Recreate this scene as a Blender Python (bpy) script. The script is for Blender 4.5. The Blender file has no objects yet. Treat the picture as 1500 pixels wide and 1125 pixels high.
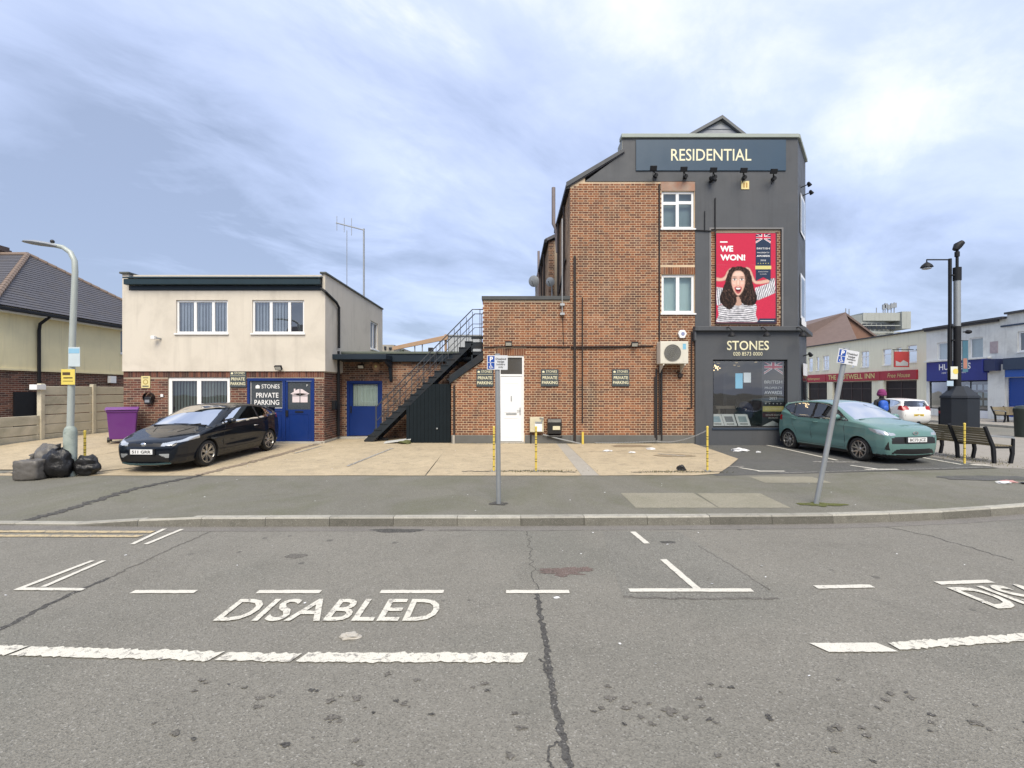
import bpy, bmesh, math, random
import numpy as np
from mathutils import Vector, Matrix, noise
random.seed(7)
SC = bpy.context.scene
C = SC.collection
R = math.radians
# ------------------------------------------------------------------ camera
CAM_H, FPX = 1.95, 690.0          # eye height in metres, focal length for a 1500 px wide frame
cam_d = bpy.data.cameras.new('camera')
cam = bpy.data.objects.new('camera', cam_d)
C.objects.link(cam)
cam.location = (0, 0, CAM_H)
cam.rotation_euler = (R(90), 0, 0)
cam_d.sensor_width = 36.0
cam_d.lens = FPX / 1500 * 36.0
cam_d.shift_y = 0.0063
cam_d.clip_start = 0.05
cam_d.clip_end = 3000
SC.camera = cam
# ------------------------------------------------------------------ world: bright overcast
SUN_EL, SUN_AZ = 50, 176          # degrees; the bright part of the cloud is behind the camera
world = bpy.data.worlds.new('World')
SC.world = world
world.use_nodes = True
nt = world.node_tree
nt.nodes.clear()
def wn(t, **k):
    n = nt.nodes.new(t)
    for a, v in k.items(): setattr(n, a, v)
    return n
def wmath(op, a, b=None, clamp=False):
    n = wn('ShaderNodeMath', operation=op, use_clamp=clamp)
    for i, v in enumerate((a, b)):
        if v is None: continue
        if isinstance(v, (int, float)): n.inputs[i].default_value = v
        else: nt.links.new(v, n.inputs[i])
    return n.outputs[0]
sky = wn('ShaderNodeTexSky', sky_type='NISHITA', sun_disc=False)
sky.sun_elevation = R(SUN_EL)
sky.sun_rotation = R(SUN_AZ)
sky.dust_density = 2.0
tc = wn('ShaderNodeTexCoord')
sep = wn('ShaderNodeSeparateXYZ'); nt.links.new(tc.outputs['Generated'], sep.inputs[0])
zz = wmath('ADD', wmath('MAXIMUM', sep.outputs[2], 0.0), 0.22)
cx, cy = wmath('DIVIDE', sep.outputs[0], zz), wmath('DIVIDE', sep.outputs[1], zz)
comb = wn('ShaderNodeCombineXYZ'); nt.links.new(cx, comb.inputs[0]); nt.links.new(cy, comb.inputs[1])
mp = wn('ShaderNodeMapping', vector_type='TEXTURE'); nt.links.new(comb.outputs[0], mp.inputs[0])
mp.inputs['Rotation'].default_value = (0, 0, R(40)); mp.inputs['Scale'].default_value = (1.45, 0.95, 1.0)
mp.inputs['Location'].default_value = (3.1, 1.7, 0)
def cnoise(scale, detail, rough, dist, vec):
    n = wn('ShaderNodeTexNoise'); n.inputs['Scale'].default_value = scale; n.inputs['Detail'].default_value = detail
    n.inputs['Roughness'].default_value = rough; n.inputs['Distortion'].default_value = dist
    nt.links.new(vec, n.inputs['Vector']); return n.outputs['Fac']
n1 = cnoise(0.9, 8, 0.55, 0.7, mp.outputs[0])
n2 = cnoise(3.2, 6, 0.6, 0.4, mp.outputs[0])
n3 = cnoise(0.45, 3, 0.5, 0.2, mp.outputs[0])
# one heavier bank of cloud low on the left, its edge broken up by the same noise
dirb = Vector((-0.52, 0.8, 0.27)).normalized()
dotn = wn('ShaderNodeVectorMath', operation='DOT_PRODUCT'); nt.links.new(tc.outputs['Generated'], dotn.inputs[0])
dotn.inputs[1].default_value = dirb
bank = wn('ShaderNodeMapRange', interpolation_type='SMOOTHSTEP')
nt.links.new(wmath('ADD', dotn.outputs['Value'], wmath('MULTIPLY', wmath('SUBTRACT', n1, 0.5), 0.28)), bank.inputs[0])
bank.inputs[1].default_value = 0.93; bank.inputs[2].default_value = 0.978
dot2 = wn('ShaderNodeVectorMath', operation='DOT_PRODUCT'); nt.links.new(tc.outputs['Generated'], dot2.inputs[0])
dot2.inputs[1].default_value = Vector((-0.46, 1.0, 0.55)).normalized()
rim = wn('ShaderNodeMapRange', interpolation_type='SMOOTHSTEP')
nt.links.new(wmath('ADD', dot2.outputs['Value'], wmath('MULTIPLY', wmath('SUBTRACT', n2, 0.5), 0.10)), rim.inputs[0])
rim.inputs[1].default_value = 0.955; rim.inputs[2].default_value = 1.0
fac = wmath('ADD', wmath('MULTIPLY', n1, 0.6), wmath('ADD', wmath('MULTIPLY', n2, 0.22), wmath('MULTIPLY', n3, 0.35)))
fac = wmath('ADD', wmath('SUBTRACT', fac, wmath('MULTIPLY', bank.outputs[0], 0.075)), wmath('MULTIPLY', rim.outputs[0], 0.05))
ramp = wn('ShaderNodeValToRGB'); nt.links.new(fac, ramp.inputs[0])
K = 1.0
cr = ramp.color_ramp
cr.elements[0].position = 0.485; cr.elements[0].color = (0.265, 0.32, 0.455, 1)
cr.elements[1].position = 0.745; cr.elements[1].color = (0.80, 0.82, 0.89, 1)
e = cr.elements.new(0.575); e.color = (0.40, 0.47, 0.66, 1)
e = cr.elements.new(0.665); e.color = (0.53, 0.60, 0.775, 1)
mixs = wn('ShaderNodeMix', data_type='RGBA', blend_type='MIX')
sc_sky = wn('ShaderNodeVectorMath', operation='SCALE'); nt.links.new(ramp.outputs[0], sc_sky.inputs[0])
sc_sky.inputs['Scale'].default_value = 3.6
mixs.inputs[0].default_value = 0.9
nt.links.new(sky.outputs[0], mixs.inputs[6]); nt.links.new(sc_sky.outputs[0], mixs.inputs[7])
bg = wn('ShaderNodeBackground'); bg.inputs[1].default_value = 0.14
nt.links.new(mixs.outputs[2], bg.inputs[0])
wo = wn('ShaderNodeOutputWorld'); nt.links.new(bg.outputs[0], wo.inputs[0])
# ------------------------------------------------------------------ sun behind thin cloud
sun_d = bpy.data.lights.new('sun', 'SUN')
sun_d.energy = 1.5
sun_d.angle = R(42)
sun_d.color = (1.0, 0.90, 0.72)
sun = bpy.data.objects.new('sun', sun_d)
C.objects.link(sun)
az = R(SUN_AZ)
sun_dir = Vector((math.sin(az) * math.cos(R(SUN_EL)), math.cos(az) * math.cos(R(SUN_EL)), math.sin(R(SUN_EL))))
sun.rotation_euler = sun_dir.to_track_quat('Z', 'Y').to_euler()
SC.view_settings.view_transform = 'Standard'
SC.view_settings.look = 'None'
SC.view_settings.exposure = 1.5
SC.view_settings.gamma = 1
SC.view_settings.use_curve_mapping = False
SC.render.engine = 'CYCLES'
SC.cycles.max_bounces = 6
SC.cycles.use_denoising = True

# ------------------------------------------------------------------ helpers
def PX(px, Y): return (px - 750.0) * Y / FPX       # metres right of the camera of a photo column at distance Y
def PZ(py, Y): return CAM_H - (py - 572.0) * Y / FPX
ORG = {}
def link(o): C.objects.link(o); return o
def tag(o, label=None, cat=None, group=None, kind=None):
    if label: o['label'] = label
    if cat: o['category'] = cat
    if group: o['group'] = group
    if kind: o['kind'] = kind
    return o
def thing(name, label, cat, loc=(0, 0, 0), group=None, kind=None):
    o = link(bpy.data.objects.new(name, None))
    o.location = loc; o.empty_display_size = 0.2
    ORG[o.name] = Vector(loc)
    return tag(o, label, cat, group, kind)
def smoothstep(a, b, x):
    t = min(1, max(0, (x - a) / (b - a))); return t * t * (3 - 2 * t)

class MB:
    def __init__(s): s.v = []; s.f = []; s.m = []; s.c = []; s.mi = 0; s.col = None
    def add(s, vs, fs):
        b = len(s.v); s.v += [tuple(p) for p in vs]
        for f in fs:
            s.f.append(tuple(b + i for i in f)); s.m.append(s.mi); s.c.append(s.col)
        return s
    def box(s, x0, x1, y0, y1, z0, z1, M=None):
        vs = [(x, y, z) for z in (z0, z1) for y in (y0, y1) for x in (x0, x1)]
        if M is not None: vs = [M @ Vector(p) for p in vs]
        return s.add(vs, [(0, 2, 3, 1), (4, 5, 7, 6), (0, 1, 5, 4), (1, 3, 7, 5), (3, 2, 6, 7), (2, 0, 4, 6)])
    def quad(s, a, b, c, d): return s.add([a, b, c, d], [(0, 1, 2, 3)])
    def poly(s, pts): return s.add(pts, [tuple(range(len(pts)))])
    def prism(s, pts, ax, a, b):
        """pts 2D polygon extruded along ax ('x': pts=(y,z); 'y': pts=(x,z); 'z': pts=(x,y)) from a to b"""
        def P(p, t):
            return (t, p[0], p[1]) if ax == 'x' else ((p[0], t, p[1]) if ax == 'y' else (p[0], p[1], t))
        n = len(pts)
        vs = [P(p, a) for p in pts] + [P(p, b) for p in pts]
        fs = [tuple(range(n)), tuple(range(2 * n - 1, n - 1, -1))]
        fs += [(i, i + n, (i + 1) % n + n, (i + 1) % n) for i in range(n)]
        return s.add(vs, fs)
    def tube(s, path, r, n=8, caps=True):
        path = [Vector(p) for p in path]
        rs = r if isinstance(r, (list, tuple)) else [r] * len(path)
        vs, fs = [], []
        prev = None
        for i, p in enumerate(path):
            d = (path[min(i + 1, len(path) - 1)] - path[max(i - 1, 0)])
            if d.length < 1e-9: d = Vector((0, 0, 1))
            d.normalize()
            if prev is None:
                a = d.cross(Vector((0, 0, 1)))
                if a.length < 1e-3: a = d.cross(Vector((1, 0, 0)))
            else: a = prev - d * prev.dot(d)
            a.normalize(); prev = a; bb = d.cross(a)
            for k in range(n):
                t = 2 * math.pi * (k + .5) / n
                vs.append(p + (a * math.cos(t) + bb * math.sin(t)) * rs[i])
        for i in range(len(path) - 1):
            for k in range(n):
                fs.append((i * n + k, i * n + (k + 1) % n, (i + 1) * n + (k + 1) % n, (i + 1) * n + k))
        if caps:
            fs.append(tuple(range(n - 1, -1, -1))); fs.append(tuple((len(path) - 1) * n + k for k in range(n)))
        return s.add(vs, fs)
    def cyl(s, p0, p1, r, n=12): return s.tube([p0, p1], r, n)
    def lathe(s, prof, c, ax='z', n=24, ang=2 * math.pi):
        """prof list of (r, h) turned about the axis through c"""
        c = Vector(c); vs, fs = [], []
        full = abs(ang - 2 * math.pi) < 1e-6
        nn = n if full else n + 1
        for r, h in prof:
            for k in range(nn):
                t = ang * k / n
                a, b = r * math.cos(t), r * math.sin(t)
                vs.append(c + Vector((a, b, h) if ax == 'z' else ((a, h, b) if ax == 'y' else (h, a, b))))
        for i in range(len(prof) - 1):
            for k in range(n):
                k2 = (k + 1) % nn
                fs.append((i * nn + k, i * nn + k2, (i + 1) * nn + k2, (i + 1) * nn + k))
        return s.add(vs, fs)
    def ball(s, c, rx, ry=None, rz=None, nu=14, nv=9, fn=None):
        ry = ry or rx; rz = rz or rx; vs, fs = [], []
        for j in range(nv + 1):
            ph = math.pi * j / nv
            for i in range(nu):
                t = 2 * math.pi * i / nu
                p = Vector((math.sin(ph) * math.cos(t), math.sin(ph) * math.sin(t), math.cos(ph)))
                k = fn(p) if fn else 1
                vs.append((c[0] + p.x * rx * k, c[1] + p.y * ry * k, c[2] + p.z * rz * k))
        for j in range(nv):
            for i in range(nu):
                fs.append((j * nu + i, (j + 1) * nu + i, (j + 1) * nu + (i + 1) % nu, j * nu + (i + 1) % nu))
        return s.add(vs, fs)
    def build(s, name, mat, parent=None, smooth=False, bevel=0, fix=True, seg=2):
        o = ORG.get(parent.name, Vector()) if parent else Vector()
        me = bpy.data.meshes.new(name)
        me.from_pydata([(x - o.x, y - o.y, z - o.z) for x, y, z in s.v], [], s.f)
        for m in (mat if isinstance(mat, (list, tuple)) else [mat]): me.materials.append(m)
        if any(s.m): me.polygons.foreach_set('material_index', s.m)
        if any(c is not None for c in s.c):
            at = me.color_attributes.new('Col', 'FLOAT_COLOR', 'CORNER')
            arr = []
            for p, c in zip(me.polygons, s.c):
                arr += list(c or (1, 1, 1, 1)) * p.loop_total
            at.data.foreach_set('color', arr)
        if fix:
            bm = bmesh.new(); bm.from_mesh(me)
            bmesh.ops.recalc_face_normals(bm, faces=bm.faces); bm.to_mesh(me); bm.free()
        if smooth:
            me.shade_smooth()
            if smooth is not True: me.set_sharp_from_angle(angle=R(smooth))
        me.update()
        ob = link(bpy.data.objects.new(name, me))
        if parent: ob.parent = parent; ORG[ob.name] = o
        if bevel:
            b = ob.modifiers.new('bevel', 'BEVEL'); b.width = bevel; b.segments = seg; b.limit_method = 'ANGLE'; b.angle_limit = R(40)
        return ob
def box(name, mat, x0, x1, y0, y1, z0, z1, parent=None, bevel=0):
    return MB().box(min(x0, x1), max(x0, x1), min(y0, y1), max(y0, y1), min(z0, z1), max(z0, z1)).build(name, mat, parent, bevel=bevel)

# ------------------------------------------------------------------ materials
class NT:
    def __init__(s, name):
        s.m = bpy.data.materials.new(name); s.m.use_nodes = True; s.t = s.m.node_tree; s.t.nodes.clear()
        s.out = s.n('ShaderNodeOutputMaterial'); s.b = s.n('ShaderNodeBsdfPrincipled')
        s.l(s.b.outputs[0], s.out.inputs[0]); s.tc = s.n('ShaderNodeTexCoord')
    def n(s, t, **k):
        x = s.t.nodes.new(t)
        for a, v in k.items(): setattr(x, a, v)
        return x
    def l(s, a, b): s.t.links.new(a, b)
    def setv(s, sock, v):
        if isinstance(v, (int, float)): sock.default_value = v
        elif isinstance(v, (tuple, list)): sock.default_value = tuple(v) if len(v) == 4 or sock.type == 'VECTOR' else (*v, 1)
        else: s.l(v, sock)
    def noise(s, scale, detail=4, rough=.55, dist=0, vec=None, stretch=None):
        x = s.n('ShaderNodeTexNoise'); x.inputs['Scale'].default_value = scale; x.inputs['Detail'].default_value = detail
        x.inputs['Roughness'].default_value = rough; x.inputs['Distortion'].default_value = dist
        v = vec or s.tc.outputs['Object']
        if stretch:
            mp = s.n('ShaderNodeMapping'); mp.inputs['Scale'].default_value = stretch; s.l(v, mp.inputs[0]); v = mp.outputs[0]
        s.l(v, x.inputs['Vector']); return x.outputs['Fac']
    def rng(s, v, a, b, c=0., d=1.):
        x = s.n('ShaderNodeMapRange'); s.setv(x.inputs[0], v)
        for i, q in enumerate((a, b, c, d)): x.inputs[i + 1].default_value = q
        return x.outputs[0]
    def mix(s, f, a, b, mode='MIX'):
        x = s.n('ShaderNodeMix', data_type='RGBA', blend_type=mode)
        s.setv(x.inputs[0], f); s.setv(x.inputs[6], a); s.setv(x.inputs[7], b); return x.outputs[2]
    def math(s, op, a, b=0):
        x = s.n('ShaderNodeMath', operation=op); s.setv(x.inputs[0], a); s.setv(x.inputs[1], b); return x.outputs[0]
    def bump(s, h, dist=.01, strength=.5):
        x = s.n('ShaderNodeBump'); x.inputs['Strength'].default_value = strength; x.inputs['Distance'].default_value = dist
        s.l(h, x.inputs['Height']); s.l(x.outputs[0], s.b.inputs['Normal'])
    def p(s, **k):
        for a, v in k.items(): s.setv(s.b.inputs[a.replace('_', ' ')], v)
        return s
def mul(c, k): return tuple(min(1, x * k) for x in c)
def M(name, col, rough=.6, var=.12, scale=2.5, bump=0, bscale=60, metal=0, coat=0, streak=0, spec=.5, grime=None, gamt=.35):
    t = NT(name)
    c = t.mix(t.noise(scale, 5, .6), mul(col, 1 - var), mul(col, 1 + var))
    if streak:
        c = t.mix(t.math('MULTIPLY', t.rng(t.noise(1.0, 4, .6, .3, stretch=(5, 5, .35)), .52, .75), streak), c, mul(col, .45))
    if grime:
        c = t.mix(t.math('MULTIPLY', t.rng(t.noise(scale * .7, 6, .65, .4), .48, .72), gamt), c, grime)
    t.p(Base_Color=c, Metallic=metal, Coat_Weight=coat, Specular_IOR_Level=spec)
    t.p(Roughness=t.rng(t.noise(scale * 2.3, 4), .3, .7, max(.02, rough - .08), min(1, rough + .08)))
    if coat: t.p(Coat_Roughness=.03)
    if bump: t.bump(t.noise(bscale, 4, .6), bump, .6)
    return t.m
def glass_mat(name, tint=(.75, .82, .82), refl=.09, wob=0.0):
    t = NT(name)
    t.t.nodes.remove(t.b)
    tr = t.n('ShaderNodeBsdfTransparent'); tr.inputs[0].default_value = (*tint, 1)
    gl = t.n('ShaderNodeBsdfGlossy'); gl.inputs['Roughness'].default_value = .01
    lw = t.n('ShaderNodeLayerWeight'); lw.inputs[0].default_value = .25
    f = t.rng(lw.outputs['Fresnel'], 0, 1, refl, 1)
    mx = t.n('ShaderNodeMixShader'); t.l(f, mx.inputs[0]); t.l(tr.outputs[0], mx.inputs[1]); t.l(gl.outputs[0], mx.inputs[2])
    if wob:
        b = t.n('ShaderNodeBump'); b.inputs['Distance'].default_value = wob; b.inputs['Strength'].default_value = 1
        t.l(t.noise(1.3, 2), b.inputs['Height']); t.l(b.outputs[0], gl.inputs['Normal'])
    t.l(mx.outputs[0], t.out.inputs[0]); return t.m
def brick_mat(name, grimec=(.06, .045, .038), gamt=.72):
    t = NT(name)
    at = t.n('ShaderNodeVertexColor'); at.layer_name = 'Col'
    geo = t.n('ShaderNodeNewGeometry')
    pos = geo.outputs['Position']
    c = t.mix(t.noise(28, 4, .6, vec=pos), t.mix(1, at.outputs[0], (.72, .72, .72), 'MULTIPLY'), t.mix(1, at.outputs[0], (1.25, 1.22, 1.2), 'MULTIPLY'))
    st = t.rng(t.noise(.9, 5, .65, .6, vec=pos, stretch=(1.6, 1.6, .55)), .50, .72)
    c = t.mix(t.math('MULTIPLY', st, gamt), c, grimec)
    sv = t.rng(t.noise(1.1, 4, .6, .2, vec=pos, stretch=(3.0, 3.0, .12)), .56, .74)
    c = t.mix(t.math('MULTIPLY', sv, gamt * .7), c, grimec)
    hb = t.rng(t.noise(.8, 4, .6, .3, vec=pos, stretch=(.35, .35, 1.6)), .54, .72)
    c = t.mix(t.math('MULTIPLY', hb, gamt * .6), c, grimec)
    ef = t.rng(t.noise(.7, 5, .7, .5, vec=pos), .58, .75)
    c = t.mix(t.math('MULTIPLY', ef, .22), c, (.50, .42, .34))
    t.p(Base_Color=c, Roughness=.88, Specular_IOR_Level=.25); t.bump(t.noise(90, 3, .6, vec=pos), .004, .6)
    return t.m
mats = {}
BR = brick_mat('brick_red')
BRD = brick_mat('brick_dark', (.03, .025, .022), .6)
MORT = M('mortar', (.60, .465, .32), .95, .15, 1.5, .003, 60, grime=(.25, .20, .15), gamt=.5)
MORTD = M('mortar_grey', (.36, .30, .23), .95, .2, 1.5, .003, 60, grime=(.16, .13, .1), gamt=.5)
RENDER = M('cream_render', (.62, .575, .50), .9, .06, 1.2, .005, 70, streak=.22, grime=(.42, .385, .33), gamt=.5)
CREAM = M('cream_pebbledash', (.80, .71, .45), .95, .1, 2.0, .012, 45, streak=.25)
DARKP = M('dark_grey_paint', (.064, .070, .080), .6, .10, .9, .002, 50, streak=.35, grime=(.10, .10, .105), gamt=.4)
NAVYP = M('navy_fascia_paint', (.013, .023, .036), .5, .15, 1.5, streak=.3, spec=.3)
SIGNB = M('sign_board_blue', (.022, .056, .098), .45, .08, .8)
UPVC = M('white_upvc', (.78, .79, .80), .35, .04, 2)
GREYS = M('grey_stone_coping', (.30, .31, .29), .8, .15, 3, .004, 30)
CONC = M('plain_concrete', (.36, .34, .30), .9, .15, 2.5, .006, 35, grime=(.13, .12, .09), gamt=.5)
PLINTH = M('plinth_concrete', (.125, .125, .12), .9, .15, 2, .005, 30, grime=(.08, .08, .07))
BLUED = M('royal_blue_paint', (.007, .028, .15), .42, .12, 2, spec=.3)
BLACKM = M('black_metal', (.014, .015, .018), .55, .2, 4, spec=.25)
STEELD = M('dark_steel_paint', (.016, .022, .029), .6, .25, 4, .002, 40, grime=(.07, .05, .035), gamt=.25, spec=.25)
GALV = M('galvanised_steel', (.42, .44, .45), .45, .12, 6, metal=.6)
GALVD = M('weathered_grey_steel', (.30, .32, .335), .5, .14, 6, metal=.4, streak=.2)
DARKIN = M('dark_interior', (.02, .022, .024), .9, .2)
ROOM = M('dim_room_wall', (.10, .105, .11), .9, .15)
BLIND = M('vertical_blind_fabric', (.66, .71, .75), .8, .06, 4)
NET = M('net_curtain', (.66, .70, .66), .9, .12, 3, streak=.25)
GLASS = glass_mat('window_glass', wob=.0025)
GLASSD = glass_mat('dim_window_glass', (.66, .72, .75), .13, .002)
GLASSW = glass_mat('sky_reflecting_glass', (.75, .80, .83), .26, .003)
GLASSP = glass_mat('dark_pub_glass', (.45, .45, .45), .03, .002)
WHITE = M('white_paint', (.80, .80, .80), .5, .04)
CREAMT = M('pale_gold_lettering', (.76, .72, .50), .5, .05)
WHITET = M('white_lettering', (.82, .82, .82), .5, .03)
BLACKT = M('black_lettering', (.015, .015, .017), .6, .1)
SLATE = M('slate_roof', (.085, .085, .10), .75, .25, 2.5, .004, 30, grime=(.12, .10, .07), gamt=.3)
RIDGE = M('ridge_tile', (.20, .15, .12), .85, .2, 5, .004, 30)
TIMB = M('weathered_timber', (.40, .27, .18), .8, .2, 5, .004, 40)
YEL = M('yellow_plastic', (.66, .50, .09), .5, .14, 5)
YSIGN = M('yellow_sign', (.72, .58, .12), .5, .06, 5)
GOLD = M('gold_print', (.62, .55, .22), .5, .06, 5)
LEAD = M('black_plastic', (.018, .018, .02), .4, .15, 5)
PIPE = M('dark_brown_pipe', (.038, .03, .028), .6, .2, 4, spec=.25)
PIPEG = M('grey_brown_pipe', (.20, .17, .17), .6, .15, 4)

def inpoly(px, pz, poly):
    r = np.zeros(px.shape, bool); n = len(poly)
    for i in range(n):
        (x0, z0), (x1, z1) = poly[i], poly[(i + 1) % n]
        c = ((z0 > pz) != (z1 > pz)) & (px < (x1 - x0) * (pz - z0) / (z1 - z0 + 1e-12) + x0); r ^= c
    return r
# ------------------------------------------------------------------ text
def text(s, parent, mat, x, y, z, cap, plane='Y', width=None, align='CENTER', bold=0.0, name='lettering', ext=.0015, shear=0, rot=None, place=None):
    cu = bpy.data.curves.new('t', 'FONT'); cu.body = s; cu.size = 1; cu.align_x = align; cu.extrude = 0.0; cu.offset = bold; cu.shear = shear
    cu.resolution_u = 3
    ob = bpy.data.objects.new('t', cu)
    me = ob.to_mesh(); vs = [v.co.copy() for v in me.vertices]; fs = [tuple(p.vertices) for p in me.polygons]
    ob.to_mesh_clear(); bpy.data.objects.remove(ob); bpy.data.curves.remove(cu)
    k = cap / 0.69
    wid = max(v.x for v in vs) - min(v.x for v in vs)
    kx = width / wid if width else k
    mb = MB()
    if place: pts = [place(v.x * kx, v.y * k) for v in vs]
    elif plane == 'Y': pts = [(x + v.x * kx, y, z + v.y * k) for v in vs]
    elif plane == 'X-': pts = [(y, x - v.x * kx, z + v.y * k) for v in vs]
    elif plane == 'X+': pts = [(y, x + v.x * kx, z + v.y * k) for v in vs]
    elif plane == 'Z':
        ca, sa = math.cos(rot or 0), math.sin(rot or 0)
        pts = [(x + v.x * kx * ca - v.y * k * sa, y + v.x * kx * sa + v.y * k * ca, z) for v in vs]
    mb.add(pts, fs)
    return mb.build(name, mat, parent, fix=False)

# ------------------------------------------------------------------ walls of real bricks
PAL = {'tan': [(.42, .28, .17), (.38, .25, .15), (.34, .22, .14), (.45, .31, .20)],  # first palette is lightened to stand in for sunlight on rear walls
       'red': [(.255, .106, .054), (.24, .098, .05), (.22, .092, .05), (.275, .12, .062), (.195, .083, .048), (.17, .075, .047), (.14, .065, .044)],
       'brown': [(.24, .125, .078), (.20, .10, .065), (.27, .15, .095), (.16, .08, .055), (.12, .062, .045), (.09, .05, .04)],
       'deep': [(.17, .072, .052), (.14, .058, .045), (.20, .09, .062), (.105, .048, .04), (.08, .04, .035)]}
def facade_pt(plane, pos):
    """maps (u, out, z) to world; out is metres proud of the wall plane"""
    if plane == 'Y': return lambda u, o, z: (u, pos - o, z)
    if plane == 'X+': return lambda u, o, z: (pos + o, u, z)
    return lambda u, o, z: (pos - o, u, z)
def wall_cells(mb, plane, pos, u0, u1, z0, z1, holes=(), reveal=.1):
    F = facade_pt(plane, pos)
    us = sorted({u0, u1, *[max(u0, min(u1, h[i])) for h in holes for i in (0, 1)]})
    zs = sorted({z0, z1, *[max(z0, min(z1, h[i])) for h in holes for i in (2, 3)]})
    for a, b in zip(us, us[1:]):
        for c, d in zip(zs, zs[1:]):
            um, zm = (a + b) / 2, (c + d) / 2
            if any(h[0] < um < h[1] and h[2] < zm < h[3] for h in holes): continue
            mb.quad(F(a, 0, c), F(b, 0, c), F(b, 0, d), F(a, 0, d))
    for h in holes:
        a, b, c, d = h
        for p, q in (((a, c), (a, d)), ((b, d), (b, c)), ((a, d), (b, d)), ((b, c), (a, c))):
            mb.quad(F(p[0], 0, p[1]), F(q[0], 0, q[1]), F(q[0], -reveal, q[1]), F(p[0], -reveal, p[1]))
    return mb
_bmesh = {}
def bricks(parent, plane, pos, u0, u1, z0, z1, holes=(), pal='red', inside=None, mat=None, singles=300, bond='flemish', seed=1, darkhead=.25, phase=None):
    rnd = random.Random(seed); F = facade_pt(plane, pos); P = PAL[pal]; NP = len(P)
    lst = []
    n = int((z1 - z0) / .075)
    for i in range(n):
        za = z0 + .005 + i * .075; zb = za + .065; zm = za + .03
        u = (u0 if phase is None else phase) - (.1125 if bond == 'stretcher' else .16875) * (i % 2) - rnd.random() * .006; k = 0
        while u < u1:
            L = .215 if (bond == 'stretcher' or k % 2 == 0) else .1025
            segs = [(max(u, u0), min(u + L, u1))] if u + L > u0 else []
            for h in holes:
                if h[2] - .03 < zm < h[3] + .03:
                    ns = []
                    for a, b in segs:
                        if b <= h[0] or a >= h[1]: ns.append((a, b))
                        else:
                            if a < h[0]: ns.append((a, h[0]))
                            if b > h[1]: ns.append((h[1], b))
                    segs = ns
            for a, b in segs:
                if b - a < .025 or (inside and not inside((a + b) / 2, zm)): continue
                r = rnd.random()
                ci = min(NP - 1, int(r * NP)) if L > .15 else (NP - 1 - int(rnd.random() * 2) if r < darkhead else int(rnd.random() * NP) % NP)
                full = abs(b - a - L) < 1e-6
                lst.append((a, b, za, zb, ci, full, .0025 + rnd.random() * .0025))
            u += L + .01; k += 1
    camp = Vector((0, 0, CAM_H))
    idx = sorted((i for i, q in enumerate(lst) if q[5]), key=lambda i: (Vector(F((lst[i][0] + lst[i][1]) / 2, 0, lst[i][2])) - camp).length_squared)[:singles]
    sset = set(idx)
    mb = MB()
    def emit(mb, F, a, b, c, d, o, col):
        mb.col = (*col, 1)
        vs = [F(a, -.001, c), F(b, -.001, c), F(b, -.001, d), F(a, -.001, d), F(a + .003, o, c + .006), F(b - .003, o, c + .006), F(b - .003, o, d - .005), F(a + .003, o, d - .005)]
        mb.add(vs, [(4, 5, 6, 7), (0, 1, 5, 4), (1, 2, 6, 5), (2, 3, 7, 6), (3, 0, 4, 7)])
    m = mat or BR
    for i, (a, b, c, d, ci, full, o) in enumerate(lst):
        if i in sset: continue
        emit(mb, F, a, b, c, d, o, P[ci])
    ob = mb.build('brickwork', m, parent, fix=plane != 'Y')
    ob['kind'] = 'stuff'
    og = ORG.get(parent.name, Vector())
    for i in idx:
        a, b, c, d, ci, full, o = lst[i]
        key = (plane, pal, m.name, round(b - a, 3), ci)
        if key not in _bmesh:
            t = MB(); L = b - a
            emit(t, facade_pt(plane, 0), 0, L, 0, .065, .004, P[ci])
            q = t.build('brick', m, None, fix=plane != 'Y'); _bmesh[key] = q.data; bpy.data.objects.remove(q)
        q = link(bpy.data.objects.new('brick', _bmesh[key])); q.parent = parent; q.location = Vector(F(a, 0, c)) - og
    return ob

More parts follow.
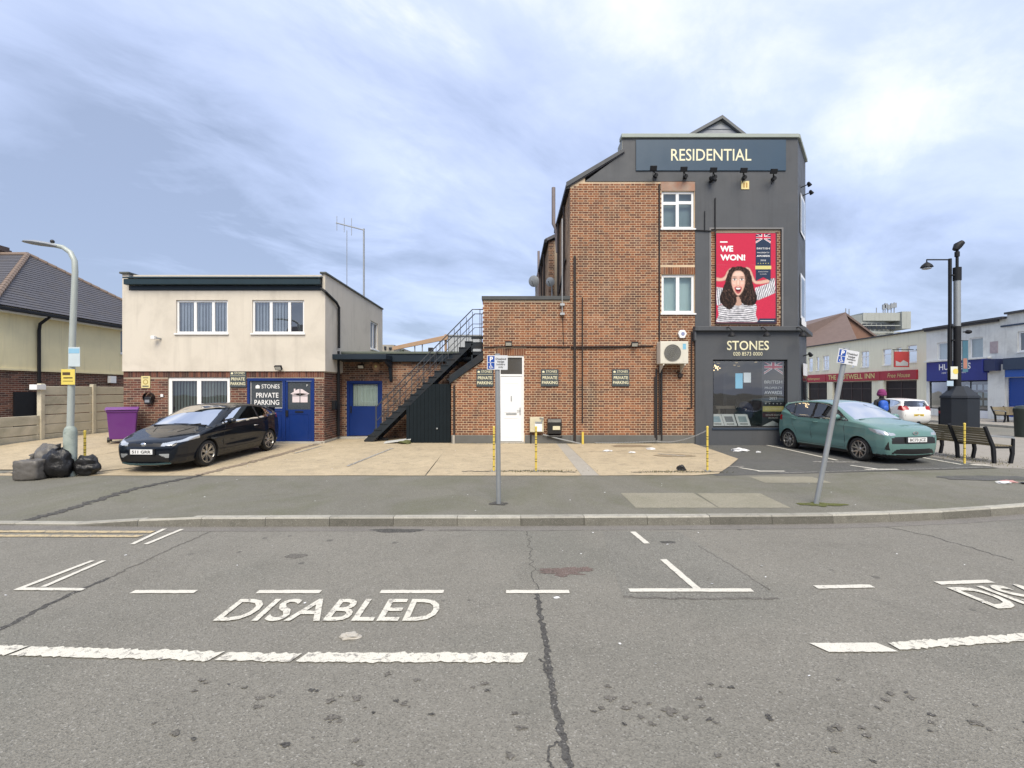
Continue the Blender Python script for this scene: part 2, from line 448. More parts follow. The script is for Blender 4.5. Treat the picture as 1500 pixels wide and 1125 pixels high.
# ------------------------------------------------------------------ windows (frame part > panes, sill)
def window(parent, plane, pos, u0, u1, z0, z1, cols=(), rows=(), fw=.055, mw=.05, frame=None, glass=None, inset=.07, back=ROOM, blind=None, sill=True, name='window', blindp=1.0, sillm=None, skip=(), depth=.45, panes_extra=None):
    F = facade_pt(plane, pos); frame = frame or UPVC; glass = glass or GLASS
    def bx(mb, a, b, c, d, o0, o1):
        vs = [F(x, o, z) for z in (c, d) for o in (o0, o1) for x in (a, b)]
        mb.add(vs, [(0, 2, 3, 1), (4, 5, 7, 6), (0, 1, 5, 4), (1, 3, 7, 5), (3, 2, 6, 7), (2, 0, 4, 6)])
    mb = MB(); o0, o1 = -inset - .05, -inset
    bx(mb, u0, u0 + fw, z0, z1, o0, o1); bx(mb, u1 - fw, u1, z0, z1, o0, o1)
    bx(mb, u0 + fw, u1 - fw, z1 - fw, z1, o0, o1); bx(mb, u0 + fw, u1 - fw, z0, z0 + fw, o0, o1)
    for c in cols: bx(mb, c - mw / 2, c + mw / 2, z0 + fw, z1 - fw, o0, o1 - .002)
    for r in rows:   # (u_from, u_to, z)
        bx(mb, r[0], r[1], r[2] - mw / 2, r[2] + mw / 2, o0, o1 - .004)
    w = mb.build(name, frame, parent, bevel=.006)
    cs = [u0 + fw] + list(cols) + [u1 - fw]
    for a, b in zip(cs, cs[1:]):
        zr = [z0 + fw] + sorted(r[2] for r in rows if r[0] - .03 <= (a + b) / 2 <= r[1] + .03) + [z1 - fw]
        for c, d in zip(zr, zr[1:]):
            g = MB(); g.quad(F(a, o0 + .02, c), F(b, o0 + .02, c), F(b, o0 + .02, d), F(a, o0 + .02, d)); g.build('pane', glass, w, fix=False)
    mb = MB()
    dd = -inset - depth
    mb.quad(F(u0, dd, z0), F(u1, dd, z0), F(u1, dd, z1), F(u0, dd, z1))
    for p, q in (((u0, z0), (u0, z1)), ((u1, z0), (u1, z1)), ((u0, z0), (u1, z0)), ((u0, z1), (u1, z1))):
        mb.quad(F(p[0], o0, p[1]), F(q[0], o0, q[1]), F(q[0], dd, q[1]), F(p[0], dd, p[1]))
    mb.build('room_recess', back, w, fix=False)
    if blind:
        rnd = random.Random(int(u0 * 100)); u = u0 + fw; pitch = .1
        while u < u0 + fw + (u1 - u0 - 2 * fw) * blindp - .02:
            a = u + rnd.random() * .012; b = min(u + pitch * .9, u1 - fw); tw = .012 + rnd.random() * .02
            if rnd.random() > .03:
                g = MB(); g.quad(F(a, o0 - .06 - tw, z0 + fw), F(b, o0 - .06 + tw, z0 + fw), F(b, o0 - .06 + tw, z1 - fw), F(a, o0 - .06 - tw, z1 - fw))
                g.build('blind_slat', blind, w, fix=False)
            u += pitch
    if sill:
        s = MB(); bx(s, u0 - .04, u1 + .04, z0 - .05, z0 - .002, -inset, .05); s.build('sill', sillm or frame, w, bevel=.006)
    return w
# ================================================================== GROUND
def ground_mat(name, col, var=.16, rough=.9, speck=.35, sscale=160, grime=(.06, .06, .055), gamt=.4, moss=0, mscale=.6, bump=.006, spots=0, patch=None, rnd=0):
    t = NT(name); geo = t.n('ShaderNodeNewGeometry'); pos = geo.outputs['Position']
    c = t.mix(t.noise(mscale, 6, .62, .3, vec=pos), mul(col, 1 - var), mul(col, 1 + var))
    c = t.mix(t.math('MULTIPLY', t.rng(t.noise(mscale * 2.7, 6, .68, .6, vec=pos), .50, .74), gamt), c, grime)
    if patch: c = t.mix(t.rng(t.noise(.23, 3, .5, .2, vec=pos), .5, .6), c, t.mix(1, c, patch, 'MULTIPLY'))
    v = t.n('ShaderNodeTexVoronoi'); v.inputs['Scale'].default_value = sscale; t.l(pos, v.inputs['Vector'])
    sp = t.n('ShaderNodeSeparateColor'); t.l(v.outputs['Color'], sp.inputs[0])
    c = t.mix(t.rng(sp.outputs[0], .0, 1, -.5, 1), c, t.mix(1, c, (1 + speck,) * 3, 'MULTIPLY'))
    c = t.mix(t.rng(sp.outputs[1], .62, .95, 0, .85), c, t.mix(1, c, (1 - speck * 1.3,) * 3, 'MULTIPLY'))
    c = t.mix(t.rng(sp.outputs[2], .965, .98, 0, .45), c, (.42, .41, .38))
    if rnd:
        oi = t.n('ShaderNodeObjectInfo'); c = t.mix(oi.outputs['Random'], t.mix(1, c, (1 - rnd,) * 3, 'MULTIPLY'), t.mix(1, c, (1 + rnd,) * 3, 'MULTIPLY'))
    if moss: c = t.mix(t.math('MULTIPLY', t.rng(t.noise(.55, 6, .7, .8, vec=pos), .46, .68), moss), c, (.105, .115, .052))
    if spots:
        sv = t.n('ShaderNodeTexVoronoi'); sv.inputs['Scale'].default_value = 3.4; t.l(pos, sv.inputs['Vector'])
        ss = t.n('ShaderNodeSeparateColor'); t.l(sv.outputs['Color'], ss.inputs[0])
        dd = t.math('ADD', sv.outputs['Distance'], t.math('MULTIPLY', t.noise(24, 3, .6, vec=pos), .10))
        rad = t.rng(ss.outputs[0], .45, 1.0, 0.0, .17)
        m = t.rng(t.math('SUBTRACT', rad, dd), -.06, -.02, 0, spots)
        m = t.math('MULTIPLY', m, t.rng(t.noise(.42, 2, .5, vec=pos), .42, .56))
        c = t.mix(m, c, (.035, .035, .036))
    t.p(Base_Color=c, Roughness=t.rng(t.noise(2, 4, vec=pos), .3, .7, rough - .12, rough), Specular_IOR_Level=.3)
    h = t.math('ADD', t.math('MULTIPLY', v.outputs['Distance'], .8), t.noise(sscale * 1.6, 3, .6, vec=pos))
    t.bump(h, bump, .8); return t.m
ASPH = ground_mat('worn_asphalt', (.200, .192, .168), sscale=105, speck=.26, spots=.5, gamt=.42, grime=(.140, .134, .117), patch=(.88, .90, .90), bump=.006, var=.15)
ASPH_P = ground_mat('pavement_asphalt', (.174, .169, .143), sscale=130, speck=.25, moss=.42, gamt=.45, grime=(.125, .124, .096), var=.2)
ASPH_D = ground_mat('dark_parking_asphalt', (.105, .106, .102), sscale=120, speck=.35, gamt=.4, grime=(.05, .05, .048), moss=.12)
FORE = ground_mat('buff_concrete', (.44, .365, .25), sscale=110, speck=.2, gamt=.8, grime=(.265, .225, .165), var=.27, mscale=1.7, bump=.004)
FORE2 = ground_mat('grey_concrete_strip', (.37, .345, .30), sscale=150, speck=.14, gamt=.3, grime=(.16, .14, .12), bump=.004)
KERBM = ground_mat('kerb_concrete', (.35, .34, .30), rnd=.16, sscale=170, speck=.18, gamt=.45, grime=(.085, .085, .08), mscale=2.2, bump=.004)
KERBF = ground_mat('dark_kerb_face', (.150, .145, .125), rnd=.22, sscale=150, speck=.2, gamt=.6, grime=(.07, .07, .06), mscale=2.0, bump=.004)  # darker concrete for the front face of each kerb stone
PLAZA = ground_mat('plaza_paving', (.30, .28, .25), sscale=130, speck=.2, gamt=.3, grime=(.16, .15, .13))
PATCHC = ground_mat('concrete_patch', (.27, .255, .20), sscale=120, speck=.25, gamt=.3, grime=(.15, .15, .10), moss=.15)
TAR = ground_mat('tar_seam', (.075, .073, .069), sscale=90, speck=.4, gamt=.2)
STAIN = ground_mat('old_stain', (.130, .123, .110), sscale=90, speck=.3, gamt=.3)
REDST = ground_mat('red_brown_stain', (.145, .11, .098), sscale=90, speck=.35, gamt=.35)
def paint_mat(name, col, wear=.5, thr=.56):
    t = NT(name); geo = t.n('ShaderNodeNewGeometry'); pos = geo.outputs['Position']
    c = t.mix(t.noise(4, 5, .6, vec=pos), mul(col, .82), mul(col, 1.08))
    f = t.math('MULTIPLY', t.rng(t.noise(16, 6, .75, .5, vec=pos), thr, thr + .09), wear)
    f2 = t.math('MULTIPLY', t.rng(t.noise(110, 2, .5, vec=pos), .60, .70), wear)
    c = t.mix(t.math('MAXIMUM', f, f2), c, (.16, .15, .14))
    t.p(Base_Color=c, Roughness=.75); t.bump(t.noise(130, 2, vec=pos), .004, .6); return t.m
RPAINT = paint_mat('white_road_paint', (.65, .63, .56), .75, .57)
RPAINT_W = paint_mat('worn_white_road_paint', (.66, .64, .56), .85, .53)
RPAINT_VW = paint_mat('faded_white_road_paint', (.45, .44, .41), .95, .46)
RYEL = paint_mat('faded_yellow_road_paint', (.52, .42, .25), .85, .5)

road = MB().quad((-400, -150, 0), (400, -150, 0), (400, 900, 0), (-400, 900, 0)).build('road', ASPH, fix=False)
tag(road, 'grey worn asphalt road with painted parking bays', kind='structure')

KP = [(-60, 7.6), (-30, 7.0), (-15, 6.88), (-7.4, 6.80), (-4.9, 6.73), (0, 6.76), (4.33, 6.86), (5.29, 6.94), (6.44, 7.09), (8.02, 7.40), (10, 8.0), (12.6, 9.2), (15.2, 10.9), (17.4, 13.0), (19, 15.6), (20, 19), (20.4, 23), (20.45, 28)]
def yk(x):
    for (a, b), (c, d) in zip(KP, KP[1:]):
        if x <= c: return b + (d - b) * (x - a) / (c - a)
    return KP[-1][1]
def drop(x): return 1 - smoothstep(-6.0, -4.9, x)
def hp(x, y):
    z = .125 + .0075 * max(0, min(3, y - 6.9))
    return z - .095 * drop(x) * (1 - smoothstep(7.2, 9.0, y))
def gz(x, y): return .156 + .018 * max(0, min(6.5, y - 9.9)) + .14 * smoothstep(10.0, 13.0, -x) * smoothstep(11, 14.5, y)
def sheet(name, mat, xs, yfun, z, parent=None, dz=0.0, skirt=0):
    """grid: xs columns, yfun(x) -> list of y rows (same length)"""
    mb = MB(); rows = [yfun(x) for x in xs]; n = len(rows[0])
    for x, ys in zip(xs, rows):
        for y in ys: mb.v.append((x, y, z(x, y) + dz))
    for i in range(len(xs) - 1):
        for j in range(n - 1):
            mb.f.append((i * n + j, (i + 1) * n + j, (i + 1) * n + j + 1, i * n + j + 1)); mb.m.append(0); mb.c.append(None)
    if skirt:
        loop = [i * n for i in range(len(xs))] + [(len(xs) - 1) * n + j for j in range(1, n)] + [i * n + n - 1 for i in range(len(xs) - 2, -1, -1)] + [j for j in range(n - 2, 0, -1)]
        b = len(mb.v); L = len(loop)
        for k in loop: x, y, zz_ = mb.v[k]; mb.v.append((x, y, zz_ - skirt))
        for k in range(L): mb.f.append((loop[k], b + k, b + (k + 1) % L, loop[(k + 1) % L])); mb.m.append(0); mb.c.append(None)
    return mb.build(name, mat, parent, fix=False)
def lin(a, b, n): return [a + (b - a) * i / (n - 1) for i in range(n)]
def prow(x):
    y0 = yk(x) + .07
    return lin(y0, max(y0 + .5, 10.0), 14) + lin(max(y0 + .6, 10.5), 90, 8)
pavement = sheet('pavement', ASPH_P, lin(-60, -12, 10) + lin(-11.5, 9, 60) + lin(9.5, 20.3, 20), prow, hp, skirt=.13)
tag(pavement, 'grey green asphalt pavement with moss along the kerb', kind='structure')
plaza = sheet('plaza_paving', PLAZA, [11.3] + lin(12, 20.1, 12), lambda x: lin(max(10.9 - (x - 11.3) * .15, yk(x) + .35), 90, 16), hp, dz=.004)
tag(plaza, 'pale paved plaza behind the timber bench', kind='structure')
# raised pavement on the far side of the high street
far_pave = MB().box(26.0, 32.5, -5, 120, 0.001, .12).build('far_pavement', PLAZA, bevel=.02)
tag(far_pave, 'pavement in front of the shops across the high street', kind='structure')
far_kerb = MB().box(25.86, 25.995, -5, 120, 0.001, .125).build('far_kerb', KERBM, bevel=.015); tag(far_kerb, 'kerb in front of the shops', kind='structure')
# --- kerb of single stones
kerb = thing('kerb', 'row of concrete kerb stones along the road', None, (0, 6.76, 0), kind='structure')
def kpt(s):   # walk along the path
    for (a, b), (c, d) in zip(KP, KP[1:]):
        L = math.hypot(c - a, d - b)
        if s <= L: return a + (c - a) * s / L, b + (d - b) * s / L
        s -= L
    return KP[-1]
s = 0.0; tot = sum(math.hypot(c - a, d - b) for (a, b), (c, d) in zip(KP, KP[1:]))
KREST = MB(); rk = random.Random(3)
s0 = 60 - 15.42
while s0 + .915 < tot:
    p0, p1 = Vector(kpt(s0 + .004)), Vector(kpt(s0 + .911))
    t_ = (p1 - p0).normalized(); nn = Vector((-t_.y, t_.x)); w = .135
    h0, h1 = .130 - .098 * drop(p0.x), .130 - .098 * drop(p1.x)
    j = (rk.random() - .5) * .008; h0 += j * .5; h1 += j * .5; ins = (rk.random() - .5) * .008
    def K(p, k, h): q = p + nn * (k + ins); return (q.x, q.y, h)
    mb = MB() if p0.x < 18 else KREST
    bt = .002
    ch = min(.02, h0 * .35)
    prof = lambda p, h: [K(p, -.002, bt), K(p, .012, h - ch), K(p, .012 + ch * .7, h), K(p, w, h), K(p, w, bt)]
    A, B = prof(p0, h0), prof(p1, h1)
    mb.add(A + B, [(0, 1, 6, 5), (1, 2, 7, 6), (2, 3, 8, 7), (3, 4, 9, 8), (4, 3, 2, 1, 0), (5, 6, 7, 8, 9)])
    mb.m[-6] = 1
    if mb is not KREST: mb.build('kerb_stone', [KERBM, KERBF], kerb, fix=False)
    s0 += .915
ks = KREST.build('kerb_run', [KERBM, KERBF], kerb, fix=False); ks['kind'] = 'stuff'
# gutter channel
gut = MB(); xs = lin(-20, 18, 110)
for a, b in zip(xs, xs[1:]):
    gut.quad((a, yk(a) - .22 - .02 * noise.noise((a * 1.7, 0, 0)), .003), (b, yk(b) - .22 - .02 * noise.noise((b * 1.7, 0, 0)), .003), (b, yk(b) + .03, .003), (a, yk(a) + .03, .003))
gut.build('gutter_channel', ground_mat('gutter_asphalt', (.19, .18, .165), sscale=120, speck=.25, gamt=.3), road, fix=False)
# --- forecourt slabs
forecourt = thing('forecourt', 'buff concrete forecourt slabs in front of the buildings', None, (0, 12, .15), kind='structure')
def slab(x0, x1, mat, y0=9.93, y1=15.14, xf=None, name='concrete_slab', nx=14, ny=12):
    x0f, x1f = xf or (x0, x1)
    def zf(x, y): return gz(x, y)
    mb_x = lin(0, 1, nx)
    mb = MB(); ys = lin(y0, y1, ny)
    for t in mb_x:
        for k, y in enumerate(ys):
            u = k / (ny - 1)
            xa, xb = x0f + (x0 - x0f) * u, x1f + (x1 - x1f) * u
            x = xa + (xb - xa) * t
            yy = y + (.035 * noise.noise((x * 1.3, 4.2, 0)) if k == 0 else 0)
            mb.v.append((x, yy, gz(x, yy)))
    for i in range(nx - 1):
        for j in range(ny - 1):
            mb.f.append((i * ny + j, (i + 1) * ny + j, (i + 1) * ny + j + 1, i * ny + j + 1)); mb.m.append(0); mb.c.append(None)
    return mb.build(name, mat, forecourt, fix=False)
slab(-11.03, -6.22, FORE, xf=(-11.03, -6.66)); slab(-14.9, -11.05, FORE, y0=10.6, y1=17); slab(-14.9, -11.05, FORE, y0=17.02, y1=30, ny=6)
slab(-6.14, -2.02, FORE, xf=(-6.56, -1.84), y1=16.9); slab(-1.99, 1.43, FORE, xf=(-1.81, 1.47)); slab(1.43, 1.73, FORE2, xf=(1.475, 1.84), name='drain_strip')
mb = MB()
pts = [(1.845, 9.93), (2.9, 9.97), (3.8, 9.95), (4.45, 10.15), (5.1, 11.05), (5.81, 12.1), (5.83, 13.6), (5.81, 15.14), (1.735, 15.14)]
mb.poly([(x, y, gz(x, y)) for x, y in pts]); mb.build('concrete_slab', FORE, forecourt, fix=False)
# dark asphalt parking area beside the shop
park = sheet('parking_asphalt', ASPH_D, lin(4.3, 11.25, 18), lambda x: lin(10.02 + (x - 5) * .14, 18.5, 12), lambda x, y: hp(x, y) + .0035 + min(.05, .012 * max(0, y - 10.3)))
tag(park, 'dark asphalt parking area beside the grey shop', kind='structure')
def pz(x, y): return hp(x, y) + .0035 + min(.05, .012 * max(0, y - 10.3))
# --- seams, cracks, stains
_lift = [0]
def lifted(zf):      # every decal lies a fraction of a millimetre above the one before
    _lift[0] += 1; k = _lift[0] * .00004; return lambda x, y: zf(x, y) - .0015 + k
def ragged(pts, w, zf, mat, name, parent, n=60, seed=0, amp=.5, jit=.03):
    zf = lifted(zf)
    mb = MB(); pts = [Vector((*p, 0)) for p in pts]
    L = [0]
    for a, b in zip(pts, pts[1:]): L.append(L[-1] + (b - a).length)
    def at(s):
        for i in range(len(pts) - 1):
            if s <= L[i + 1] or i == len(pts) - 2:
                k = (s - L[i]) / (L[i + 1] - L[i]); return pts[i].lerp(pts[i + 1], k), (pts[i + 1] - pts[i]).normalized()
    prev = None
    for i in range(n + 1):
        p, d = at(L[-1] * i / n); nn = Vector((-d.y, d.x, 0))
        p = p + nn * jit * noise.noise((seed, i * .35, 1.7))
        wa = w * (1 + amp * noise.noise((seed + 5, i * .45, 0)) + .5 * amp * noise.noise((seed, i * 1.3, 3)))
        wb = w * (1 + amp * noise.noise((seed + 9, i * .45, 2)) + .5 * amp * noise.noise((seed, i * 1.3, 7)))
        a, b = p + nn * wa / 2, p - nn * wb / 2
        a.z, b.z = zf(a.x, a.y), zf(b.x, b.y)
        if prev: mb.quad(prev[1], b, a, prev[0])
        prev = (a, b)
    return mb.build(name, mat, parent, fix=False)
def blob(cx_, cy_, rx, ry, zf, mat, name, parent, seed=0, n=36, amp=.4):
    zf = lifted(zf)
    mb = MB(); vs = [(cx_, cy_, zf(cx_, cy_))]
    for i in range(n):
        t = 2 * math.pi * i / n; k = 1 + amp * noise.noise((math.cos(t) * 1.6 + seed, math.sin(t) * 1.6, seed * .7)) + amp * .5 * noise.noise((math.cos(t) * 5 + seed, math.sin(t) * 5, 3))
        x, y = cx_ + rx * k * math.cos(t), cy_ + ry * k * math.sin(t); vs.append((x, y, zf(x, y)))
    mb.add(vs, [(0, i + 1, (i + 1) % n + 1) for i in range(n)]); return mb.build(name, mat, parent, fix=False)
Z1 = lambda x, y: .004
ragged([(.235, 4.62), (.245, 4.1), (.265, 3.5), (.26, 3.0), (.29, 2.5), (.26, 1.8), (.3, .8)], .042, Z1, TAR, 'tar_seam', road, 190, 1, 1.0, .022)
ragged([(.20, 3.42), (.235, 3.36), (.225, 3.28), (.26, 3.2)], .018, Z1, TAR, 'tar_seam', road, 30, 61, .9, .02); ragged([(.25, 2.62), (.19, 2.54), (.20, 2.44), (.27, 2.36)], .014, Z1, TAR, 'tar_seam', road, 30, 62, .9, .02)
ragged([(.235, 6.6), (.22, 5.6), (.235, 4.62)], .008, Z1, TAR, 'hairline_crack', road, 60, 2, .9, .06)
ragged([(-4.2, 4.9), (-4.22, 4.3), (-4.18, 3.8), (-4.25, 3.0)], .05, Z1, TAR, 'tar_seam', road, 60, 3, .9, .04)
ragged([(-4.17, 6.6), (-4.2, 5.6), (-4.2, 4.9)], .022, Z1, STAIN, 'hairline_crack', road, 60, 4, .9, .05)
ragged([(5.3, 6.85), (5.6, 6.3), (5.75, 5.4)], .014, Z1, TAR, 'hairline_crack', road, 50, 5, .9, .05)
ragged([(1.05, 4.45), (1.7, 4.4), (2.5, 4.42)], .035, Z1, STAIN, 'road_patch_edge', road, 40, 6, .7, .03)
ragged([(2.33, 5.9), (2.45, 5.2), (2.52, 4.6)], .015, Z1, STAIN, 'road_patch_edge', road, 40, 7, .7, .03)
blob(.52, 5.05, .2, .10, Z1, REDST, 'stain', road, 1, 60, 1.0); blob(.70, 5.12, .16, .06, Z1, REDST, 'stain', road, 14, 60, 1.2); blob(-2.55, 5.55, .12, .07, Z1, STAIN, 'stain', road, 2)
blob(-1.6, 6.55, .35, .09, Z1, TAR, 'stain', road, 3); blob(-.8, 6.57, .25, .03, Z1, STAIN, 'stain', road, 13)
blob(2.0, 6.05, .09, .05, Z1, TAR, 'stain', road, 4)
rs = random.Random(11)
for k in range(110):     # chewing-gum and oil spots in the near lane
    x = rs.uniform(-2.2, 4.2); y = 3.05 - .30 * (x + 2.2) / 6.4 + rs.gauss(0, .26)
    if y > 3.25 or y < 1.9: y = rs.uniform(2.2, 3.0)
    r = rs.uniform(.006, .019) * (1.6 if rs.random() < .15 else 1); blob(x, y, r * 1.35, r, Z1, STAIN if rs.random() < .8 else TAR, 'oil_spot', road, k * 1.7, 22, 1.1)
HP2 = lambda x, y: hp(x, y) + .004
ragged([(-6.6, 9.95), (-6.9, 8.9), (-7.1, 7.8), (-7.15, 6.95)], .15, HP2, TAR, 'tar_seam', pavement, 130, 8, 1.1, .08)
GZ2 = lambda x, y: gz(x, y) + .004
ragged([(-6.2, 15.0), (-6.3, 12.5), (-6.62, 9.95)], .17, GZ2, ground_mat('trench_fill', (.25, .2, .15), sscale=80, speck=.4, gamt=.6, grime=(.08, .07, .06)), 'trench_fill', forecourt, 120, 9, 1.1, .08)
for pts_, w, sd in (([(-1.1, 10.35), (.6, 10.45), (1.4, 10.3)], .06, 21), ([(2.6, 10.25), (3.6, 10.35), (4.6, 10.3)], .05, 22), ([(-11.04, 10.2), (-9.2, 10.25), (-8.3, 11.2)], .07, 23), ([(1.9, 13.2), (3.6, 13.5), (5.7, 12.8)], .02, 24)):
    ragged(pts_, w, GZ2, STAIN, 'crack', forecourt, 90, sd, 1.1, .10)
blob(3.6, 14.5, .6, .25, GZ2, ground_mat('damp_buff', (.27, .21, .14), sscale=120, speck=.2), 'damp_patch', forecourt, 5); blob(4.4, 12.6, .5, .2, GZ2, ground_mat('damp_buff', (.30, .24, .16), sscale=120, speck=.2), 'damp_patch', forecourt, 6)
def pave_patch(x0, x1, y0, y1, seed, skew=0):
    mb = MB(); n = 16; e = lambda k, s_: .02 * noise.noise((k * .6, s_, seed))
    low = [(x0 + (x1 - x0) * i / n, y0 + e(i, 0)) for i in range(n + 1)]; up = [(x0 + skew + (x1 - x0) * i / n, y1 + e(i, 5)) for i in range(n + 1)]
    mb.add([(x, y, HP2(x, y)) for x, y in low + up], [(i, i + 1, n + 2 + i, n + 1 + i) for i in range(n)]); return mb.build('concrete_patch', PATCHC, pavement, fix=False)
pave_patch(1.92, 3.2, 7.30, 8.32, 1); pave_patch(3.21, 4.32, 7.30, 8.30, 2, .05); pave_patch(4.95, 6.25, 9.2, 9.85, 3)
blob(9.6, 9.7, .9, .3, HP2, ASPH_D, 'dark_patch', pavement, 9)
blob(-.22, 7.56, .16, .09, HP2, TAR, 'post_base_patch', pavement, 10); blob(4.9, 7.5, .3, .14, HP2, ground_mat('moss', (.10, .11, .03), sscale=140, speck=.4), 'moss', pavement, 11, amp=.7)
for k in range(0):
    x = rs.uniform(-8, 5.5); blob(x, yk(x) + rs.uniform(.14, .3), rs.uniform(.08, .35), rs.uniform(.02, .05), HP2, pavement.data.materials[0] if k % 3 == 0 else bpy.data.materials['moss'], 'moss', pavement, k, 16, .7)
# --- painted markings
PATCHA = ground_mat('newer_asphalt_patch', (.182, .178, .158), sscale=100, speck=.3, gamt=.3, grime=(.12, .115, .10))
mb = MB(); mb.poly([(1.05, 4.42, .0016), (2.5, 4.42, .0016), (2.47, 5.3, .0016), (2.3, 6.5, .0016), (1.25, 6.52, .0016), (1.12, 5.4, .0016)]); mb.build('asphalt_patch', PATCHA, road, fix=False)
def line(x0, y0, x1, y1, w, mat=RPAINT, name='road_marking', n=14, seed=0, rag=.006, parent=road, zf=Z1, slant=0):
    zf = lifted(zf); a, b = Vector((x0, y0, 0)), Vector((x1, y1, 0)); d = (b - a).normalized(); nn = Vector((-d.y, d.x, 0)); mb = MB(); prev = None
    for i in range(n + 1):
        p = a.lerp(b, i / n)
        r1 = rag * (noise.noise((seed, i * .9, p.x * 3)) + noise.noise((seed + 3, i * 2.3, 1))); r2 = rag * (noise.noise((seed + 7, i * .9, p.x * 3)) + noise.noise((seed + 11, i * 2.3, 1)))
        q, r = p + nn * (w / 2 + r1) + d * slant * w / 2, p - nn * (w / 2 + r2) - d * slant * w / 2
        q.z, r.z = zf(q.x, q.y), zf(r.x, r.y)
        if prev: mb.quad(prev[1], r, q, prev[0])
        prev = (q, r)
    return mb.build(name, mat, parent, fix=False)
for a in (-3.665, -2.457, -1.27, -.057): line(a, 4.55, a + .61, 4.55, .072, seed=a)
line(1.14, 4.585, 2.34, 4.585, .075, seed=5); line(1.815, 4.62, 1.74, 5.42, .075, seed=6); line(1.715, 5.98, 1.66, 6.48, .075, seed=7)
line(3.0, 4.655, 3.58, 4.68, .075, seed=8); line(4.29, 4.75, 4.88, 4.80, .075, seed=9); line(5.6, 4.95, 6.2, 5.08, .075, seed=10)
line(-4.83, 4.62, -4.79, 5.38, .055, seed=11); line(-4.64, 4.66, -4.66, 5.38, .055, seed=12); line(-4.86, 4.615, -4.18, 4.60, .06, seed=13)
line(-4.80, 5.95, -4.88, 6.62, .06, seed=14); line(-4.63, 5.95, -4.62, 6.60, .06, seed=15)
line(-20, 6.66, -4.93, 6.47, .095, RYEL, n=120, seed=16, rag=.008); line(-20, 6.47, -4.95, 6.28, .095, RYEL, n=120, seed=17, rag=.008)
cl = [(-6.5, 3.70, -3.70, 3.52), (-3.67, 3.515, -2.16, 3.445), (-2.125, 3.44, -1.57, 3.425), (-1.53, 3.43, .10, 3.425)]
for k, (a, b, c, d) in enumerate(cl): line(a, b, c, d, .122 if k != 2 else .105, RPAINT_W, n=max(16, int((c - a) * 34)), seed=20 + k, rag=.021, slant=.35)
line(2.32, 3.56, 2.84, 3.565, .125, RPAINT, n=24, seed=31, rag=.006, slant=-.55); line(2.9, 3.58, 6.4, 3.98, .10, RPAINT_W, n=130, seed=32, rag=.026)
text('DISABLED', road, RPAINT_W, -1.59, 3.975, .0105, .405, 'Z', width=1.88, bold=.012, name='road_lettering')
text('DISABLED', road, RPAINT_W, 4.30, 4.20, .0105, .43, 'Z', width=1.9, bold=.02, name='road_lettering', rot=R(6), align='LEFT')
PM = dict(parent=park, zf=lambda x, y: pz(x, y) + .004)
line(8.12, 15.0, 8.25, 11.95, .09, seed=40, **PM, name='bay_marking'); line(10.85, 15.2, 10.8, 11.3, .09, RPAINT_W, seed=41, **PM, name='bay_marking')
line(7.5, 11.72, 8.6, 11.66, .10, RPAINT_VW, seed=42, rag=.03, n=40, **PM, name='bay_marking'); line(8.05, 11.2, 8.3, 10.72, .09, seed=43, **PM, name='bay_marking'); line(8.0, 10.68, 8.75, 10.68, .09, seed=44, **PM, name='bay_marking')
line(5.25, 10.9, 5.5, 10.5, .08, RPAINT_W, seed=45, **PM, name='bay_marking'); line(5.45, 10.45, 6.05, 10.45, .09, seed=46, **PM, name='bay_marking'); line(5.0, 11.05, 5.45, 11.05, .08, RPAINT_VW, seed=47, rag=.03, **PM, name='bay_marking')
line(5.7, 10.22, 11.1, 10.95, .03, RPAINT_VW, seed=48, **PM, name='edge_line', n=60)
FM = dict(parent=forecourt, zf=GZ2, name='bay_marking')
line(-3.85, 11.0, -3.55, 14.0, .07, RPAINT_VW, seed=50, rag=.02, n=50, **FM); line(-6.0, 13.0, -5.85, 14.4, .07, RPAINT_VW, seed=51, rag=.02, n=40, **FM); line(4.0, 12.9, 4.6, 12.5, .07, RPAINT_VW, seed=52, rag=.02, **FM)
line(11.0, 11.3, 11.35, 11.2, .16, RPAINT_W, seed=53, **PM, name='bay_marking')
# ================================================================== BUILDINGS
W = 15.16
def fx(px): return PX(px, W)
def fz(py): return PZ(py, W)
GB = .06      # buildings start a little below the forecourt
# ---------------------------------------------------------------- tall corner building
cb = thing('corner_building', 'tall corner building of red brick and dark grey paint with a shop below', 'building', (5.5, W, 0))
XL, XB, XC = 1.867, 5.888, 9.185
XS, YS = 10.44, 16.76                       # far end of the splayed corner
ZBT, ZTOP, ZSH = fz(266), fz(203), fz(484)
wU = (fx(969), fx(1017), fz(335), fz(280)); wL = (fx(969), fx(1017.5), fz(459), fz(402))
acr = None
def verge(u): return 9.62 + (u - 3.67) * (9.62 - 8.54) / (3.67 - XL)
mb = MB(); wall_cells(mb, 'Y', W, XL, XB, GB, ZBT, [wU, wL], .12); mb.build('wall', MORT, cb, fix=False)
lint = [(wU[0] - .02, wU[1] + .0, wU[3], ZBT), (wL[0] - .02, wL[1] + .03, wL[3], wL[3] + .235)]
bricks(cb, 'Y', W, XL, XB, fz(637.5), ZBT, [wU, wL] + lint, 'red', inside=lambda u, z: z < verge(u) - .1, seed=2, phase=fx(661))
